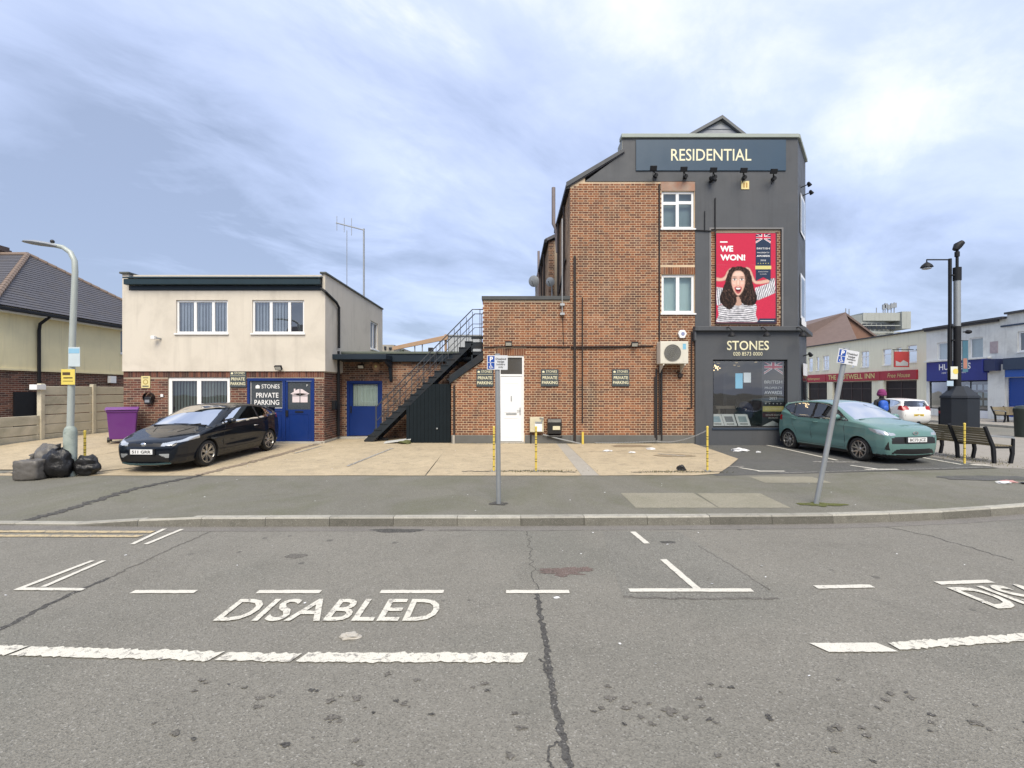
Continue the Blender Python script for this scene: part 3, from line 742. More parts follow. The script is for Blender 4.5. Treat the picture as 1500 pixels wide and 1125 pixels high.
def soldier(parent, u0, u1, z0, h, pos, pal='red', plane='Y', m=None, seed=0, name='soldier_brick'):
    rnd = random.Random(seed); F = facade_pt(plane, pos); u = u0
    while u + .06 < u1:
        mb = MB(); mb.col = (*PAL[pal][rnd.randrange(len(PAL[pal]))], 1); a, b, c, d, o = u + .004, u + .069, z0 + .006, z0 + h - .006, .006 + rnd.random() * .004
        vs = [F(a, -.002, c), F(b, -.002, c), F(b, -.002, d), F(a, -.002, d), F(a, o, c), F(b, o, c), F(b, o, d), F(a, o, d)]
        mb.add(vs, [(4, 5, 6, 7), (0, 1, 5, 4), (1, 2, 6, 5), (2, 3, 7, 6), (3, 0, 4, 7)]); mb.build(name, m or BR, parent, fix=False); u += .075
soldier(cb, wL[0] - .02, wL[1] + .03, wL[3], .235, W, seed=1)
box('stained_lintel', M('stained_lintel', (.33, .24, .19), .9, .3, 3, .004, grime=(.38, .15, .08), gamt=.8), lint[0][0], XB, W - .012, W + .02, wU[3] + .004, ZBT - .004, cb)
window(cb, 'Y', W, *wU, cols=(fx(993),), rows=((wU[0], fx(993), fz(297)), (fx(993), wU[1], fz(296))), fw=.075, mw=.10, glass=GLASSD, blind=None, back=M('pale_green_curtain', (.50, .60, .58), .9, .06), inset=.05, depth=.2)
window(cb, 'Y', W, *wL, cols=(fx(993.5),), fw=.085, mw=.11, back=M('pale_curtain', (.78, .90, .90), .9, .06), inset=.05, depth=.2)
# plinth strip
box('plinth', PLINTH, XL + .003, XB - .003, W - .045, W + .02, GB, fz(637.5), cb, bevel=.01)
# dark painted wall (2 cm proud of the brick)
PY = W - .022
mb = MB()
rec = (fx(1041), fx(1144.5), fz(479), fz(336))
wall_cells(mb, 'Y', PY, XB, XC, ZSH, ZBT, [rec], .07)
up = [(fx(857), ZBT), (XC, ZBT), (XC, ZTOP), (fx(912), ZTOP), (fx(912), 9.56)]
mb.poly([(u, PY, z) for u, z in up])
mb.quad((XC, PY, ZSH), (XS, YS, ZSH), (XS, YS, ZTOP), (XC, PY, ZTOP))          # splayed corner
mb.quad((XS, YS, GB), (XS, 34, GB), (XS, 34, ZTOP), (XS, YS, ZTOP))            # front to the high street
mb.quad((XB, PY, ZSH), (XB, W + .01, ZSH), (XB, W + .01, ZBT), (XB, PY, ZBT)); mb.quad((fx(857), PY, ZBT), (XB, PY, ZBT), (XB, W + .01, ZBT), (fx(857), W + .01, ZBT))
mb.build('painted_wall', DARKP, cb, fix=False)
mb = MB(); wall_cells(mb, 'Y', W + .045, rec[0] - .02, rec[1] + .02, rec[2] - .02, rec[3] + .02); mb.build('poster_recess', MORT, cb, fix=False)
pr = (fx(1048) + .02, fx(1137.5) - .02, fz(474.5) + .02, fz(341) - .02)
bricks(cb, 'Y', W + .045, rec[0], rec[1], rec[2], rec[3], [pr], 'red', singles=0, seed=5)
mb = MB()      # thin painted arris round the recess and beside the brick
for a, b, c, d in ((rec[0] - .05, rec[0], rec[2] - .05, rec[3] + .05), (rec[1], rec[1] + .05, rec[2] - .05, rec[3] + .05), (rec[0], rec[1], rec[3], rec[3] + .05), (rec[0], rec[1], rec[2] - .05, rec[2])):
    mb.box(a, b, PY - .008, PY + .002, c, d)
mb.build('recess_trim', M('trim_grey_paint', (.17, .17, .175), .6, .1), cb)
# body behind: rear wall, gable verge, roofs
mb = MB(); mb.quad((XL, 19.3, GB), (XL, W, GB), (XL, W, 8.54), (XL, 19.3, 8.54)); mb.quad((XL, 19.3, GB), (XL + 2, 19.3, GB), (XL + 2, 19.3, 9.6), (XL, 19.3, 8.54)); mb.build('rear_wall', MORTD, cb, fix=False)
bricks(cb, 'X-', XL, W + .02, 19.3, 5.0, 8.5, (), 'tan', singles=0, seed=6)  # light on this rear face is put into the brick colour
mb = MB(); mb.poly([(XL, W + .004, ZBT - .02), (fx(857), W + .004, ZBT - .02), (fx(857), W + .004, verge(fx(857)) - .03), (XL, W + .004, 8.5)]); mb.build('gable_end', MORT, cb, fix=False)
mb = MB(); mb.prism([(XL - .1, 8.45), (XL - .1, 8.55), (3.62, 9.7), (3.62, 9.58)], 'y', W - .05, 19.35); mb.build('rear_roof_slope', SLATE, cb)
mb = MB(); mb.prism([(XL - .13, 8.47), (XL - .13, 8.62), (3.60, 9.72), (3.60, 9.60)], 'y', W - .09, W - .052); mb.build('verge_capping', DARKP, cb)
mb = MB(); mb.box(fx(912) - .05, fx(1168) + .02, W - .09, W + .25, ZTOP, ZTOP + .12)
def splay(o0, o1): return [(XC + .787 * o0, W - .02 - .617 * o0), (XS + .787 * o0, YS - .617 * o0), (XS + .787 * o1, YS - .617 * o1), (XC + .787 * o1, W - .02 - .617 * o1)]
mb.prism(splay(.07, -.25), 'z', ZTOP - .003, ZTOP + .117); mb.box(XS - .2, XS + .06, YS + .1, 34, ZTOP, ZTOP + .12)
mb.build('coping', M('weathered_green_grey_coping', (.34, .38, .35), .8, .15, 3), cb, bevel=.01)
mb = MB(); mb.box(fx(912) - .02, fx(912) + .24, W + .002, W + .6, 9.4, ZTOP + .002); mb.build('parapet_return', GREYS, cb)
box('flat_roof', SLATE, fx(912) + .25, XC - .1, W + .26, 30, 9.4, 9.55, cb)
# gabled dormer above the parapet, boarded
dY = 17.2; dx0, dx1, dzb = PX(1000, dY), PX(1094, dY), PZ(207, dY); dxa, dza = PX(1056, dY), PZ(177, dY)
mb = MB(); mb.prism([(dx0, dzb - .4), (dx1, dzb - .4), (dx1, dzb), (dxa, dza), (dx0, dzb)], 'y', dY, 24); mb.build('dormer_body', GREYS, cb)
bm_ = M('grey_painted_boards', (.24, .26, .29), .6, .1, 4)
z = dzb - .25
while z < dza - .1:
    h = .17; f = lambda zz_: max(0.0, min(1.0, (zz_ - dzb) / (dza - dzb)))
    xa, xb = dx0 + (dxa - dx0) * f(z + h), dx1 + (dxa - dx1) * f(z + h)
    xa0, xb0 = dx0 + (dxa - dx0) * f(z), dx1 + (dxa - dx1) * f(z)
    if xb - xa > .05:
        mb = MB(); mb.add([(xa0, dY - .035, z), (xb0, dY - .035, z), (xb, dY - .012, z + h), (xa, dY - .012, z + h), (xa0, dY, z), (xb0, dY, z)], [(0, 1, 2, 3), (0, 4, 5, 1)]); mb.build('cladding_board', bm_, cb, fix=False)
    z += h
mb = MB()
for xe in (dx0, dx1):
    s_ = 1 if xe > dxa else -1
    mb.prism([(xe + s_ * .16, dzb - .1), (xe + s_ * .16, dzb + .02), (dxa, dza + .14), (dxa, dza + .02)], 'y', dY - .14, 24)
mb.build('dormer_roof', M('dark_bargeboard', (.14, .15, .155), .7, .1), cb)
# pipes on the wall
mb = MB(); mb.tube([(fx(841.5), W - .06, .3), (fx(841.5), W - .06, fz(376))], .042, 10); mb.build('downpipe', PIPE, cb, smooth=40)
mb = MB(); mb.tube([(fx(853), W - .035, fz(620)), (fx(853), W - .035, fz(436))], .02, 8); mb.build('conduit', PIPE, cb)
mb = MB(); mb.tube([(fx(965.5), W - .03, fz(637)), (fx(965.5), W - .03, fz(270))], .027, 8); mb.build('conduit', PIPE, cb)
mb = MB(); mb.tube([(fx(836), W - .03, fz(508.5)), (fx(925), W - .03, fz(507.5)), (fx(957), W - .03, fz(507))], .022, 6); mb.tube([(fx(836), W - .03, fz(511)), (fx(900), W - .03, fz(510.5)), (fx(925), W - .03, fz(508))], .012, 6); mb.build('wall_cable', PIPE, cb)
mb = MB(); mb.tube([(fx(1012.5), W - .03, fz(486)), (fx(1012.5), W - .03, fz(597)), (fx(1006), W - .03, fz(598))], .022, 8); mb.build('conduit', PIPE, cb)
mb = MB(); mb.tube([(fx(1046.7), PY - .03, fz(345)), (fx(1046.7), PY - .03, fz(291))], .02, 6); mb.tube([(fx(1031.5), PY - .03, fz(338)), (fx(1031.5), PY - .03, fz(310))], .014, 6); mb.tube([(fx(1018), PY - .03, fz(338)), (fx(1048), PY - .03, fz(339.5))], .018, 6); mb.build('conduit', BLACKM, cb)
mb = MB()
for px in (961, 968.5): mb.tube([(fx(px), W - .04, .35), (fx(px), W - .04, fz(541))], .03, 8)
mb.build('insulated_pipes', LEAD, cb, smooth=40)
mb = MB(); mb.box(fx(957.8), fx(961.5), W - .05, W - .012, fz(641), fz(552)); mb.build('cable_trunking', PIPE, cb, bevel=.008)
mb = MB(); mb.box(XL - .14, XL - .02, W - .06, 19.4, 8.42, 8.55); mb.build('gutter', BLACKM, cb)
mb = MB(); mb.tube([(XL - .08, 18.2, 5.1), (XL - .08, 18.2, 8.4)], .05, 8); mb.tube([(XL - .06, 16.4, 5.1), (XL - .06, 16.4, 8.4)], .035, 8); mb.tube([(XL - .05, 16.0, 6.4), (XL - .05, 18.2, 5.7)], .035, 8); mb.build('downpipe', PIPE, cb)
mb = MB(); mb.tube([(PX(817, 18.6), 18.6, 7.4), (PX(815, 18.6), 18.6, 8.3), (PX(810.8, 18.6), 18.6, PZ(328, 18.6)), (PX(810.8, 18.6), 18.6, PZ(275, 18.6))], .075, 10); mb.build('vent_pipe', PIPEG, cb, smooth=40)
# -------- shopfront
SX0, SX1, SY = fx(1017), fx(1151.5) + .42, W - .10
sw = (fx(1042.5), fx(1151), fz(626), fz(527))
mb = MB(); wall_cells(mb, 'Y', SY, SX0, XC, GB, ZSH - .04, [sw], .16)
mb.quad((SX0, SY, GB), (SX0, W + .01, GB), (SX0, W + .01, ZSH - .04), (SX0, SY, ZSH - .04))
mb.quad((XC, SY, GB), (XS, YS - .06, GB), (XS, YS - .06, ZSH - .04), (XC, SY, ZSH - .04)); mb.build('shopfront_surround', DARKP, cb, fix=False)
mb = MB(); mb.box(fx(1014), XC + .1, W - .26, W - .03, ZSH - .04, ZSH + .10); mb.box(fx(1014), fx(1016.8), W - .2, W, fz(500), ZSH - .041)
mb.prism(splay(.22, -.02), 'z', ZSH - .039, ZSH + .099)
mb.build('cornice_ledge', DARKP, cb, bevel=.015)
mb = MB(); mb.box(sw[0] - .03, sw[1] + .03, SY - .03, SY + .03, sw[2] - .07, sw[2] - .005); mb.build('window_sill', M('dark_blue_paint', (.03, .045, .07), .4), cb, bevel=.008)
def lit_mat(name, col, s_):
    t = NT(name); t.p(Base_Color=mul(col, .5), Roughness=.3); t.b.inputs['Emission Color'].default_value = (*col, 1); t.b.inputs['Emission Strength'].default_value = s_; return t.m
LITB = lit_mat('lit_bulb', (1.0, .72, .38), .9)
shop = window(cb, 'Y', SY, *sw, cols=(), fw=.045, frame=BLACKM, glass=glass_mat('shop_glass', (.82, .86, .87), .13, .002), inset=.06, back=M('dim_shop_interior', (.06, .068, .075), .8, .3, .6), sill=False, name='shop_window', depth=2.2)
box('shop_floor', M('shop_floor', (.10, .085, .07), .5), sw[0], sw[1], SY + .14, SY + 2.2, sw[2] - .02, sw[2] - .004, shop)
mb = MB()
for px, w_ in ((1055, .05), (1076, .09)): mb.box(fx(px), fx(px) + w_, SY + .9, SY + .98, sw[2], sw[3])
mb.box(fx(1085), fx(1108), SY + 1.2, SY + 1.25, fz(585), fz(540)); mb.build('inner_partition', BLACKM, shop)
sh = link(bpy.data.objects.new('tmp', None)); C.objects.unlink(sh); bpy.data.objects.remove(sh)
mb = MB()
rr = random.Random(8)
for k in range(26):
    a = rr.uniform(0, 6.28); r = rr.uniform(.05, .26); mb.ball((fx(1056) + r * math.cos(a), SY + .7 + .5 * r * math.sin(a), fz(537) + rr.uniform(-.06, .1) - r * .2), .022, nu=6, nv=4)
mb.build('chandelier', LITB, shop)
mb = MB()
for k in range(7): mb.lathe([(0, 0), (.05, 0)], (fx(1060 + 11 * k), SY + .9 + .35 * (k % 3), sw[3] - .03 - .10 * (k % 2)), n=10)
mb.build('added_downlights', LITB, shop)  # added ceiling lights, put in to brighten the shop window
for a, b, c, d, col, e_ in ((1089, 1099.5, 569, 546, (.25, .62, .85), .22), (1101.5, 1112, 560, 545, (.85, .9, .92), .2)):  # blue lit screen, and a glowing white panel standing in for a reflection
    mb = MB(); mb.box(fx(a), fx(b), SY + .62, SY + .65, fz(c), fz(d)); mb.build('screen_and_reflection', lit_mat('screen_and_reflection_%d' % a, col, e_), shop)
dk = MB(); dk.box(fx(1062), fx(1108), SY + .75, SY + 1.3, fz(600), fz(596)); dk.box(fx(1066), fx(1069), SY + .8, SY + 1.2, fz(626), fz(600)); dk.box(fx(1103), fx(1106), SY + .8, SY + 1.2, fz(626), fz(600)); dk.build('desk', M('desk_wood', (.2, .17, .14), .5), shop)
mb = MB(); mb.box(fx(1090), fx(1106), SY + .65, SY + .7, fz(597), fz(587)); mb.build('monitor', BLACKM, shop)
ch = MB(); ch.ball((fx(1100), SY + .5, fz(604)), .28, .22, .34); ch.build('office_chair', M('navy_chair_fabric', (.02, .03, .07), .8), shop, smooth=True)
# splayed corner door, seen on edge
mb = MB()
def sp(t, o, z): return (XC + (XS - XC) * t + .78 * o, W + (YS - W) * t - .62 * o - .02, z)
def spq(t0, t1, z0, z1, o): mb.quad(sp(t0, o, z0), sp(t1, o, z0), sp(t1, o, z1), sp(t0, o, z1))
spq(.2, .85, .2, 2.75, .09); mb.build('corner_door', GLASSD, cb, fix=False)
mb = MB(); spq(.25, .8, 2.45, 2.85, .095); mb.build('corner_fanlight', UPVC, cb, fix=False)
for z0, z1 in ((fz(463), fz(396)), (fz(335), fz(276))):
    mb = MB(); spq(.22, .78, z0, z1, .03); mb.build('splay_window', UPVC, cb, fix=False)
    mb = MB(); spq(.3, .7, z0 + .1, z1 - .1, .04); mb.build('splay_pane', GLASSD, cb, fix=False)
mb = MB(); spq(.2, .8, fz(462) - .25, fz(462) - .05, .06); mb.build('splay_sill', WHITE, cb, fix=False)

# ---------------------------------------------------------------- brick extension with the white door
ex = thing('brick_extension', 'lower red brick extension with a white front door beside the stairs', 'building', (.4, W, 0))
EX0, EX1, EZT = fx(708), XL - .001, fz(440)
ELX = fx(661)
dr = (fx(730.5), fx(767.5), fz(648), fz(521))
def esl(u): return 2.21 + (u - ELX) * (2.92 - 2.21) / (EX0 - ELX)
mb = MB(); wall_cells(mb, 'Y', W, EX0, EX1, GB, EZT, [dr], .12)
mb.poly([(ELX, W, GB), (EX0, W, GB), (EX0, W, 2.9), (ELX, W, 2.2)])
mb.quad((EX0, 21, 2), (EX0, W, 2), (EX0, W, EZT), (EX0, 21, EZT)); mb.build('wall', MORT, ex, fix=False)
elint = (dr[0] - .1, dr[1] + .05, dr[3], dr[3] + .24)
bricks(ex, 'Y', W, ELX, EX1, fz(637.5), EZT, [dr, elint], 'red', seed=3, inside=lambda u, z: u > EX0 + .03 or z < esl(u) - .05)
bricks(ex, 'X-', EX0, W, 18, 3.4, EZT, (), 'brown', seed=7, singles=0)
soldier(ex, elint[0], elint[1], dr[3], .235, W, seed=2)
mb = MB(); mb.box(EX0 - .05, EX1 - .002, W - .07, W + .2, EZT + .01, EZT + .13); mb.box(EX0 - .05, EX0 + .2, W + .2, 21, EZT + .01, EZT + .13); mb.build('coping', M('dark_coping', (.07, .075, .078), .8, .2, 3), ex, bevel=.012)
box('roof_deck', SLATE, EX0 + .2, EX1, W + .2, 21, EZT - .15, EZT - .02, ex)
mb = MB(); a0 = (ELX - .05, 2.16); a1 = (EX0 - .002, 2.93)
mb.prism([a0, a1, (a1[0], a1[1] + .26), (a0[0], a0[1] + .26)], 'y', W - .09, W + .05); mb.build('sloped_capping', STEELD, ex, bevel=.01)
box('plinth', PLINTH, ELX, dr[0] - .03, W - .045, W + .01, GB, fz(637.5), ex, bevel=.01); box('plinth', PLINTH, dr[1] + .03, EX1, W - .045, W + .01, GB, fz(637.5), ex, bevel=.01)
# white door
fzb, ftr = fz(647), fz(551)
mb = MB(); y0, y1 = W + .02, W + .08
mb.box(dr[0], dr[0] + .06, y0, y1, fzb, dr[3]); mb.box(dr[1] - .06, dr[1], y0, y1, fzb, dr[3]); mb.box(dr[0] + .06, dr[1] - .06, y0, y1, dr[3] - .06, dr[3]); mb.box(dr[0] + .06, dr[1] - .06, y0, y1, ftr, ftr + .06)
df = mb.build('door_frame', UPVC, ex, bevel=.006)
MB().quad((dr[0] + .06, W + .06, ftr + .06), (dr[1] - .06, W + .06, ftr + .06), (dr[1] - .06, W + .06, dr[3] - .06), (dr[0] + .06, W + .06, dr[3] - .06)).build('transom_pane', M('dark_transom_glass', (.075, .072, .066), .12, .1), df, fix=False)
dl0, dl1 = dr[0] + .065, dr[1] - .065
mb = MB(); mb.box(dl0, dl1, W + .035, W + .08, fzb + .01, ftr - .01); wd = mb.build('white_door', UPVC, ex, bevel=.005)
for z0, z1 in ((fz(640), fz(612)), (fz(604), fz(560))):
    mb = MB(); a, b = dl0 + .1, dl1 - .1
    for q in ((a, a + .02, z0, z1), (b - .02, b, z0, z1), (a + .02, b - .02, z0, z0 + .02), (a + .02, b - .02, z1 - .02, z1)): mb.box(q[0], q[1], W + .026, W + .036, q[2], q[3])
    mb.build('door_panel', UPVC, wd, bevel=.004)
mb = MB(); mb.box(dl0 + .17, dl1 - .17, W + .02, W + .034, fz(607.5), fz(605)); mb.build('letter_plate', GALV, wd)
mb = MB(); mb.box(dl1 - .075, dl1 - .04, W + .02, W + .034, fz(608), fz(597)); mb.tube([(dl1 - .057, W + .02, fz(601)), (dl1 - .057, W - .01, fz(601)), (dl1 - .16, W - .01, fz(601))], .011, 6); mb.build('handle', GALV, wd)
mb = MB(); mb.box((dl0 + dl1) / 2 - .02, (dl0 + dl1) / 2 + .02, W + .028, W + .035, fz(588), fz(580)); mb.build('spy_hole', GALV, wd)
box('door_step', CONC, dr[0] - .03, dr[1] + .03, W - .06, W + .1, GB, fzb - .003, ex, bevel=.01)
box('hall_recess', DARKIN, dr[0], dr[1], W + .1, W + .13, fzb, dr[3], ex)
mb = MB(); mb.tube([(EX0 + .02, W - .03, fz(509)), (fx(742), W - .03, fz(508)), (EX1, W - .03, fz(508.5))], .022, 6); mb.build('wall_cable', PIPE, ex)
mb = MB(); mb.tube([(fx(665.5), W - .05, fz(638)), (fx(665.5), W - .05, fz(565))], .035, 8); mb.build('downpipe', PIPE, ex)
mb = MB(); mb.tube([(fx(665), W - .08, fz(651)), (fx(665), W - .08, fz(637)), ], .045, 8); mb.build('drain_shoe', CONC, ex)

# ---------------------------------------------------------------- single-storey link with the blue door
lk = thing('link_building', 'low brown brick link building with a blue door and dark fascia', 'building', (-4, 16.7, 0))
LY = 16.7; lx0, lx1 = PX(498, LY), EX0 - .002
ld = (PX(508, LY), PX(560, LY), PZ(639, LY), PZ(558, LY))
lzt = PZ(530, LY)
mb = MB(); wall_cells(mb, 'Y', LY, lx0, lx1, GB, lzt, [ld], .1); mb.build('wall', MORTD, lk, fix=False)
bricks(lk, 'Y', LY, lx0, lx1, .26, lzt, [ld], 'brown', seed=8)
mb = MB(); mb.box(lx0 + .01, lx1, LY - .16, LY + .1, lzt - .005, PZ(519, LY)); mb.build('fascia_board', NAVYP, lk, bevel=.01)
mb = MB(); mb.box(lx0 + .01, lx1, LY - .20, 22, PZ(519, LY) + .004, PZ(515.5, LY)); mb.build('flat_roof', M('mossy_felt', (.12, .14, .12), .9, .25, 2, grime=(.18, .19, .12)), lk, bevel=.01)
mb = MB(); cxa, cxb = PX(484, 15.75), PX(566, 15.75); mb.box(cxa, cxb, 15.7, LY - .17, PZ(526.5, 15.75), PZ(519, 15.75)); mb.build('door_canopy', NAVYP, lk, bevel=.012)
mb = MB(); bxx = PX(566, 16.2); mb.prism([(15.75, PZ(527, 15.75)), (LY - .01, PZ(527, 15.75)), (LY - .01, 2.25), (LY - .1, 2.3), (LY - .25, 2.75)], 'x', bxx, bxx + .09); mb.build('canopy_bracket', NAVYP, lk, bevel=.006)
mb = MB(); mb.box(ld[0], ld[0] + .09, LY - .02, LY + .08, ld[2], ld[3]); mb.box(ld[1] - .09, ld[1], LY - .02, LY + .08, ld[2], ld[3]); mb.box(ld[0] + .09, ld[1] - .09, LY - .02, LY + .08, ld[3] - .09, ld[3]); lf = mb.build('door_frame', BLUED, lk, bevel=.006)
g = (PX(516.5, LY), PX(553, LY), PZ(595, LY), PZ(563, LY))
mb = MB(); wall_cells(mb, 'Y', LY + .02, ld[0] + .09, ld[1] - .09, ld[2] + .02, ld[3] - .09, [g], .03); bd = mb.build('blue_door', BLUED, lk, fix=False)
MB().quad((g[0], LY + .05, g[2]), (g[1], LY + .05, g[2]), (g[1], LY + .05, g[3]), (g[0], LY + .05, g[3])).build('pane', GLASS, bd, fix=False)
mb = MB(); n_ = 60
for i in range(n_):
    u0, u1 = g[0] + (g[1] - g[0]) * i / n_, g[0] + (g[1] - g[0]) * (i + 1) / n_
    o0, o1 = .012 * math.sin(i * .9) + .01 * math.sin(i * .37), .012 * math.sin((i + 1) * .9) + .01 * math.sin((i + 1) * .37)
    mb.quad((u0, LY + .09 + o0, g[2]), (u1, LY + .09 + o1, g[2]), (u1, LY + .09 + o1, g[3]), (u0, LY + .09 + o0, g[3]))
mb.build('net_curtain', NET, bd, smooth=True, fix=False)
mb = MB(); mb.box(ld[0] + .13, ld[0] + .17, LY - .015, LY + .02, 1.15, 1.4); mb.build('handle', BLACKM, bd)
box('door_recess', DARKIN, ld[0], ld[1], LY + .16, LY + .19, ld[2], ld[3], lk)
box('door_step', CONC, ld[0] - .15, ld[1] + .05, LY - .4, LY + .06, GB, ld[2] - .003, lk, bevel=.015)

# ---------------------------------------------------------------- white rendered office building
ob_ = thing('office_building', 'two-storey office with cream render above brick and blue parking doors', 'building', (-9.3, W, 0))
OX0, OX1, OYB = fx(181), fx(475), 21.8
OZ1, OZT = fz(544), fz(402)
oW1 = (fx(259.5), fx(335), fz(488.5), fz(440)); oW2 = (fx(370.5), fx(446.5), fz(488.5), fz(440))
gw = (fx(246), fx(337), fz(649), fz(553)); gd = (fx(362), fx(460.5), fz(649), fz(554))
RY = W - .05
mb = MB(); wall_cells(mb, 'Y', RY, OX0, OX1, OZ1, fz(426), [oW1, oW2], .14)
mb.quad((OX0, RY, OZ1), (OX1, RY, OZ1), (OX1, W + .02, OZ1), (OX0, W + .02, OZ1))
XR = OX1 + .05
sdw = (PX(553, 20.9), 0, 0, 0)
sw1 = (19.95, 21.05, PZ(512, 20.5), PZ(472, 20.5))
F_ = facade_pt('X+', XR)
wall_cells(mb, 'X+', XR, RY, OYB, OZ1, OZT, [sw1], .12)
mb.quad((OX1, RY, OZ1), (XR, RY, OZ1), (XR, RY, OZT), (OX1, RY, OZT)); mb.quad((OX0, RY, OZ1), (OX0, RY, OZT), (OX0, OYB, OZT), (OX0, OYB, OZ1))
mb.quad((XR, RY, OZ1), (XR, OYB, OZ1), (XR - .15, OYB, OZ1), (XR - .15, RY, OZ1))
mb.box(OX0 + .001, OX0 + .21, RY + .001, RY + .4, fz(426) - .001, OZT - .002); mb.box(OX1 - .04, XR - .001, RY + .001, RY + .4, fz(426) - .001, OZT - .002)
mb.build('rendered_wall', RENDER, ob_, fix=False)
mb = MB(); mb.quad((OX0 + .2, RY + .12, fz(428)), (OX1, RY + .12, fz(428)), (OX1, RY + .12, OZT), (OX0 + .2, RY + .12, OZT)); mb.quad((XR - .2, RY + .3, OZ1), (XR - .2, OYB, OZ1), (XR - .2, OYB, OZT), (XR - .2, RY + .3, OZT)); mb.build('parapet_back', RENDER, ob_, fix=False)
mb = MB(); mb.box(fx(194), fx(472), RY - .05, RY + .1, fz(425.5), fz(419.5)); mb.build('fascia_board', NAVYP, ob_, bevel=.008)
mb = MB(); mb.box(fx(190), fx(473), RY - .20, RY - .052, fz(419), fz(411)); mb.prism([(RY - .22, fz(410.5)), (RY + .3, fz(404)), (RY + .3, fz(402)), (RY - .22, fz(408.5))], 'x', fx(189), fx(474)); mb.build('gutter', M('dark_teal_gutter', (.016, .034, .046), .5, .15, 2, streak=.3, spec=.3), ob_, bevel=.012)
mb = MB(); mb.box(OX0 - .05, OX0 + .26, RY - .07, OYB, OZT, OZT + .06); mb.box(OX1 - .10, XR + .05, RY - .07, OYB, OZT, OZT + .06); mb.box(OX0 + .26, OX1 - .1, OYB - .2, OYB, OZT, OZT + .06); mb.build('coping', M('dark_coping_felt', (.09, .10, .10), .8, .2), ob_, bevel=.01)
box('flat_roof', SLATE, OX0 + .2, OX1 - .1, RY + .5, OYB - .2, fz(411), fz(409), ob_)
mb = MB(); wall_cells(mb, 'Y', W, OX0, OX1, GB, OZ1, [gw, gd], .12); wall_cells(mb, 'X+', OX1, W, LY, GB, OZ1); mb.build('brick_wall_backing', MORTD, ob_, fix=False)
bsold = (OX0, OX1, fz(553.5), OZ1)
bricks(ob_, 'Y', W, OX0, OX1, .22, fz(553.5), [gw, gd], 'deep', seed=9, bond='stretcher', mat=BR)
soldier(ob_, OX0, OX1, fz(553), .2, W, 'deep', seed=3)
bricks(ob_, 'X+', OX1, W, LY, .35, OZ1, (), 'deep', seed=10, bond='stretcher', singles=0)
box('plinth', CONC, fx(461.5), OX1 + .03, W - .04, LY, GB, fz(646), ob_, bevel=.012)
window(ob_, 'Y', RY, *oW1, cols=(fx(286), fx(312.5)), fw=.06, mw=.09, blind=BLIND, inset=.05, glass=GLASSW); window(ob_, 'Y', RY, *oW2, cols=(fx(397), fx(424)), fw=.06, mw=.09, blind=BLIND, inset=.05, blindp=.72, glass=GLASSW)
window(ob_, 'X+', XR, *sw1, cols=((sw1[0] + sw1[1]) / 2,), fw=.06, mw=.07, inset=.05, glass=GLASSD)
window(ob_, 'Y', W, *gw, cols=(fx(290.5),), fw=.11, mw=.13, inset=.03, name='patio_window', glass=GLASSD, sill=False, back=M('dim_green_room', (.12, .14, .12), .9, .4, 1.2), depth=.35, blind=M('pale_roller_blind', (.30, .36, .33), .8), blindp=.95)
# blue timber door unit
mb = MB(); y0, y1 = W - .01, W + .08
mb.box(gd[0], gd[0] + .08, y0, y1, gd[2] + .05, gd[3]); mb.box(gd[1] - .09, gd[1], y0, y1, gd[2] + .05, gd[3]); mb.box(gd[0] + .08, gd[1] - .09, y0, y1, gd[3] - .09, gd[3]); mb.box(fx(413.5), fx(418), y0, y1, gd[2] + .05, gd[3] - .091)
mb.box(gd[0] + .08, fx(413.4), y0 + .01, y1, fz(602), fz(598.5))
fu = mb.build('door_frame', BLUED, ob_, bevel=.006)
mb = MB(); mb.box(gd[0] + .08, fx(413.4), W + .02, W + .05, gd[2] + .05, fz(602.2)); lp = mb.build('lower_panel', BLUED, fu, bevel=.004)
mb = MB()
for px in (369, 411): mb.box(fx(px), fx(px + 1), W + .012, W + .021, fz(640), fz(608))
mb.box(fx(370), fx(411), W + .012, W + .021, fz(609), fz(608)); mb.build('panel_moulding', BLUED, lp)
MB().quad((gd[0] + .08, W + .04, fz(598.5)), (fx(413.4), W + .04, fz(598.5)), (fx(413.4), W + .04, gd[3] - .09), (gd[0] + .08, W + .04, gd[3] - .09)).build('dark_panel', M('dark_grey_vinyl', (.055, .065, .075), .25, .06), fu, fix=False)
dg = (fx(421), fx(454.5), fz(600), fz(559.5))
mb = MB(); wall_cells(mb, 'Y', W + .015, fx(418.2), gd[1] - .09, gd[2] + .06, gd[3] - .1, [dg], .03); bd2 = mb.build('parking_door', BLUED, ob_, fix=False)
MB().quad((dg[0], W + .04, dg[2]), (dg[1], W + .04, dg[2]), (dg[1], W + .04, dg[3]), (dg[0], W + .04, dg[3])).build('dark_pane', bpy.data.materials['dark_grey_vinyl'], bd2, fix=False)
mb = MB(); mb.box(fx(424), fx(451), W + .006, W + .016, fz(607), fz(606)); mb.box(fx(423), fx(424), W + .006, W + .016, fz(642), fz(606)); mb.box(fx(451), fx(452), W + .006, W + .016, fz(642), fz(606)); mb.build('panel_moulding', BLUED, bd2)
mb = MB(); mb.box(fx(432), fx(444), W + .0, W + .016, fz(604.5), fz(602.2)); mb.build('letter_plate', BLACKM, bd2)
mb = MB(); mb.box(fx(419), fx(422), W - .02, W + .016, fz(610), fz(601)); mb.build('handle', BLACKM, bd2)
box('door_sill', CONC, gd[0] - .05, fx(473), W - .12, W + .1, GB, gd[2] + .048, ob_, bevel=.012)
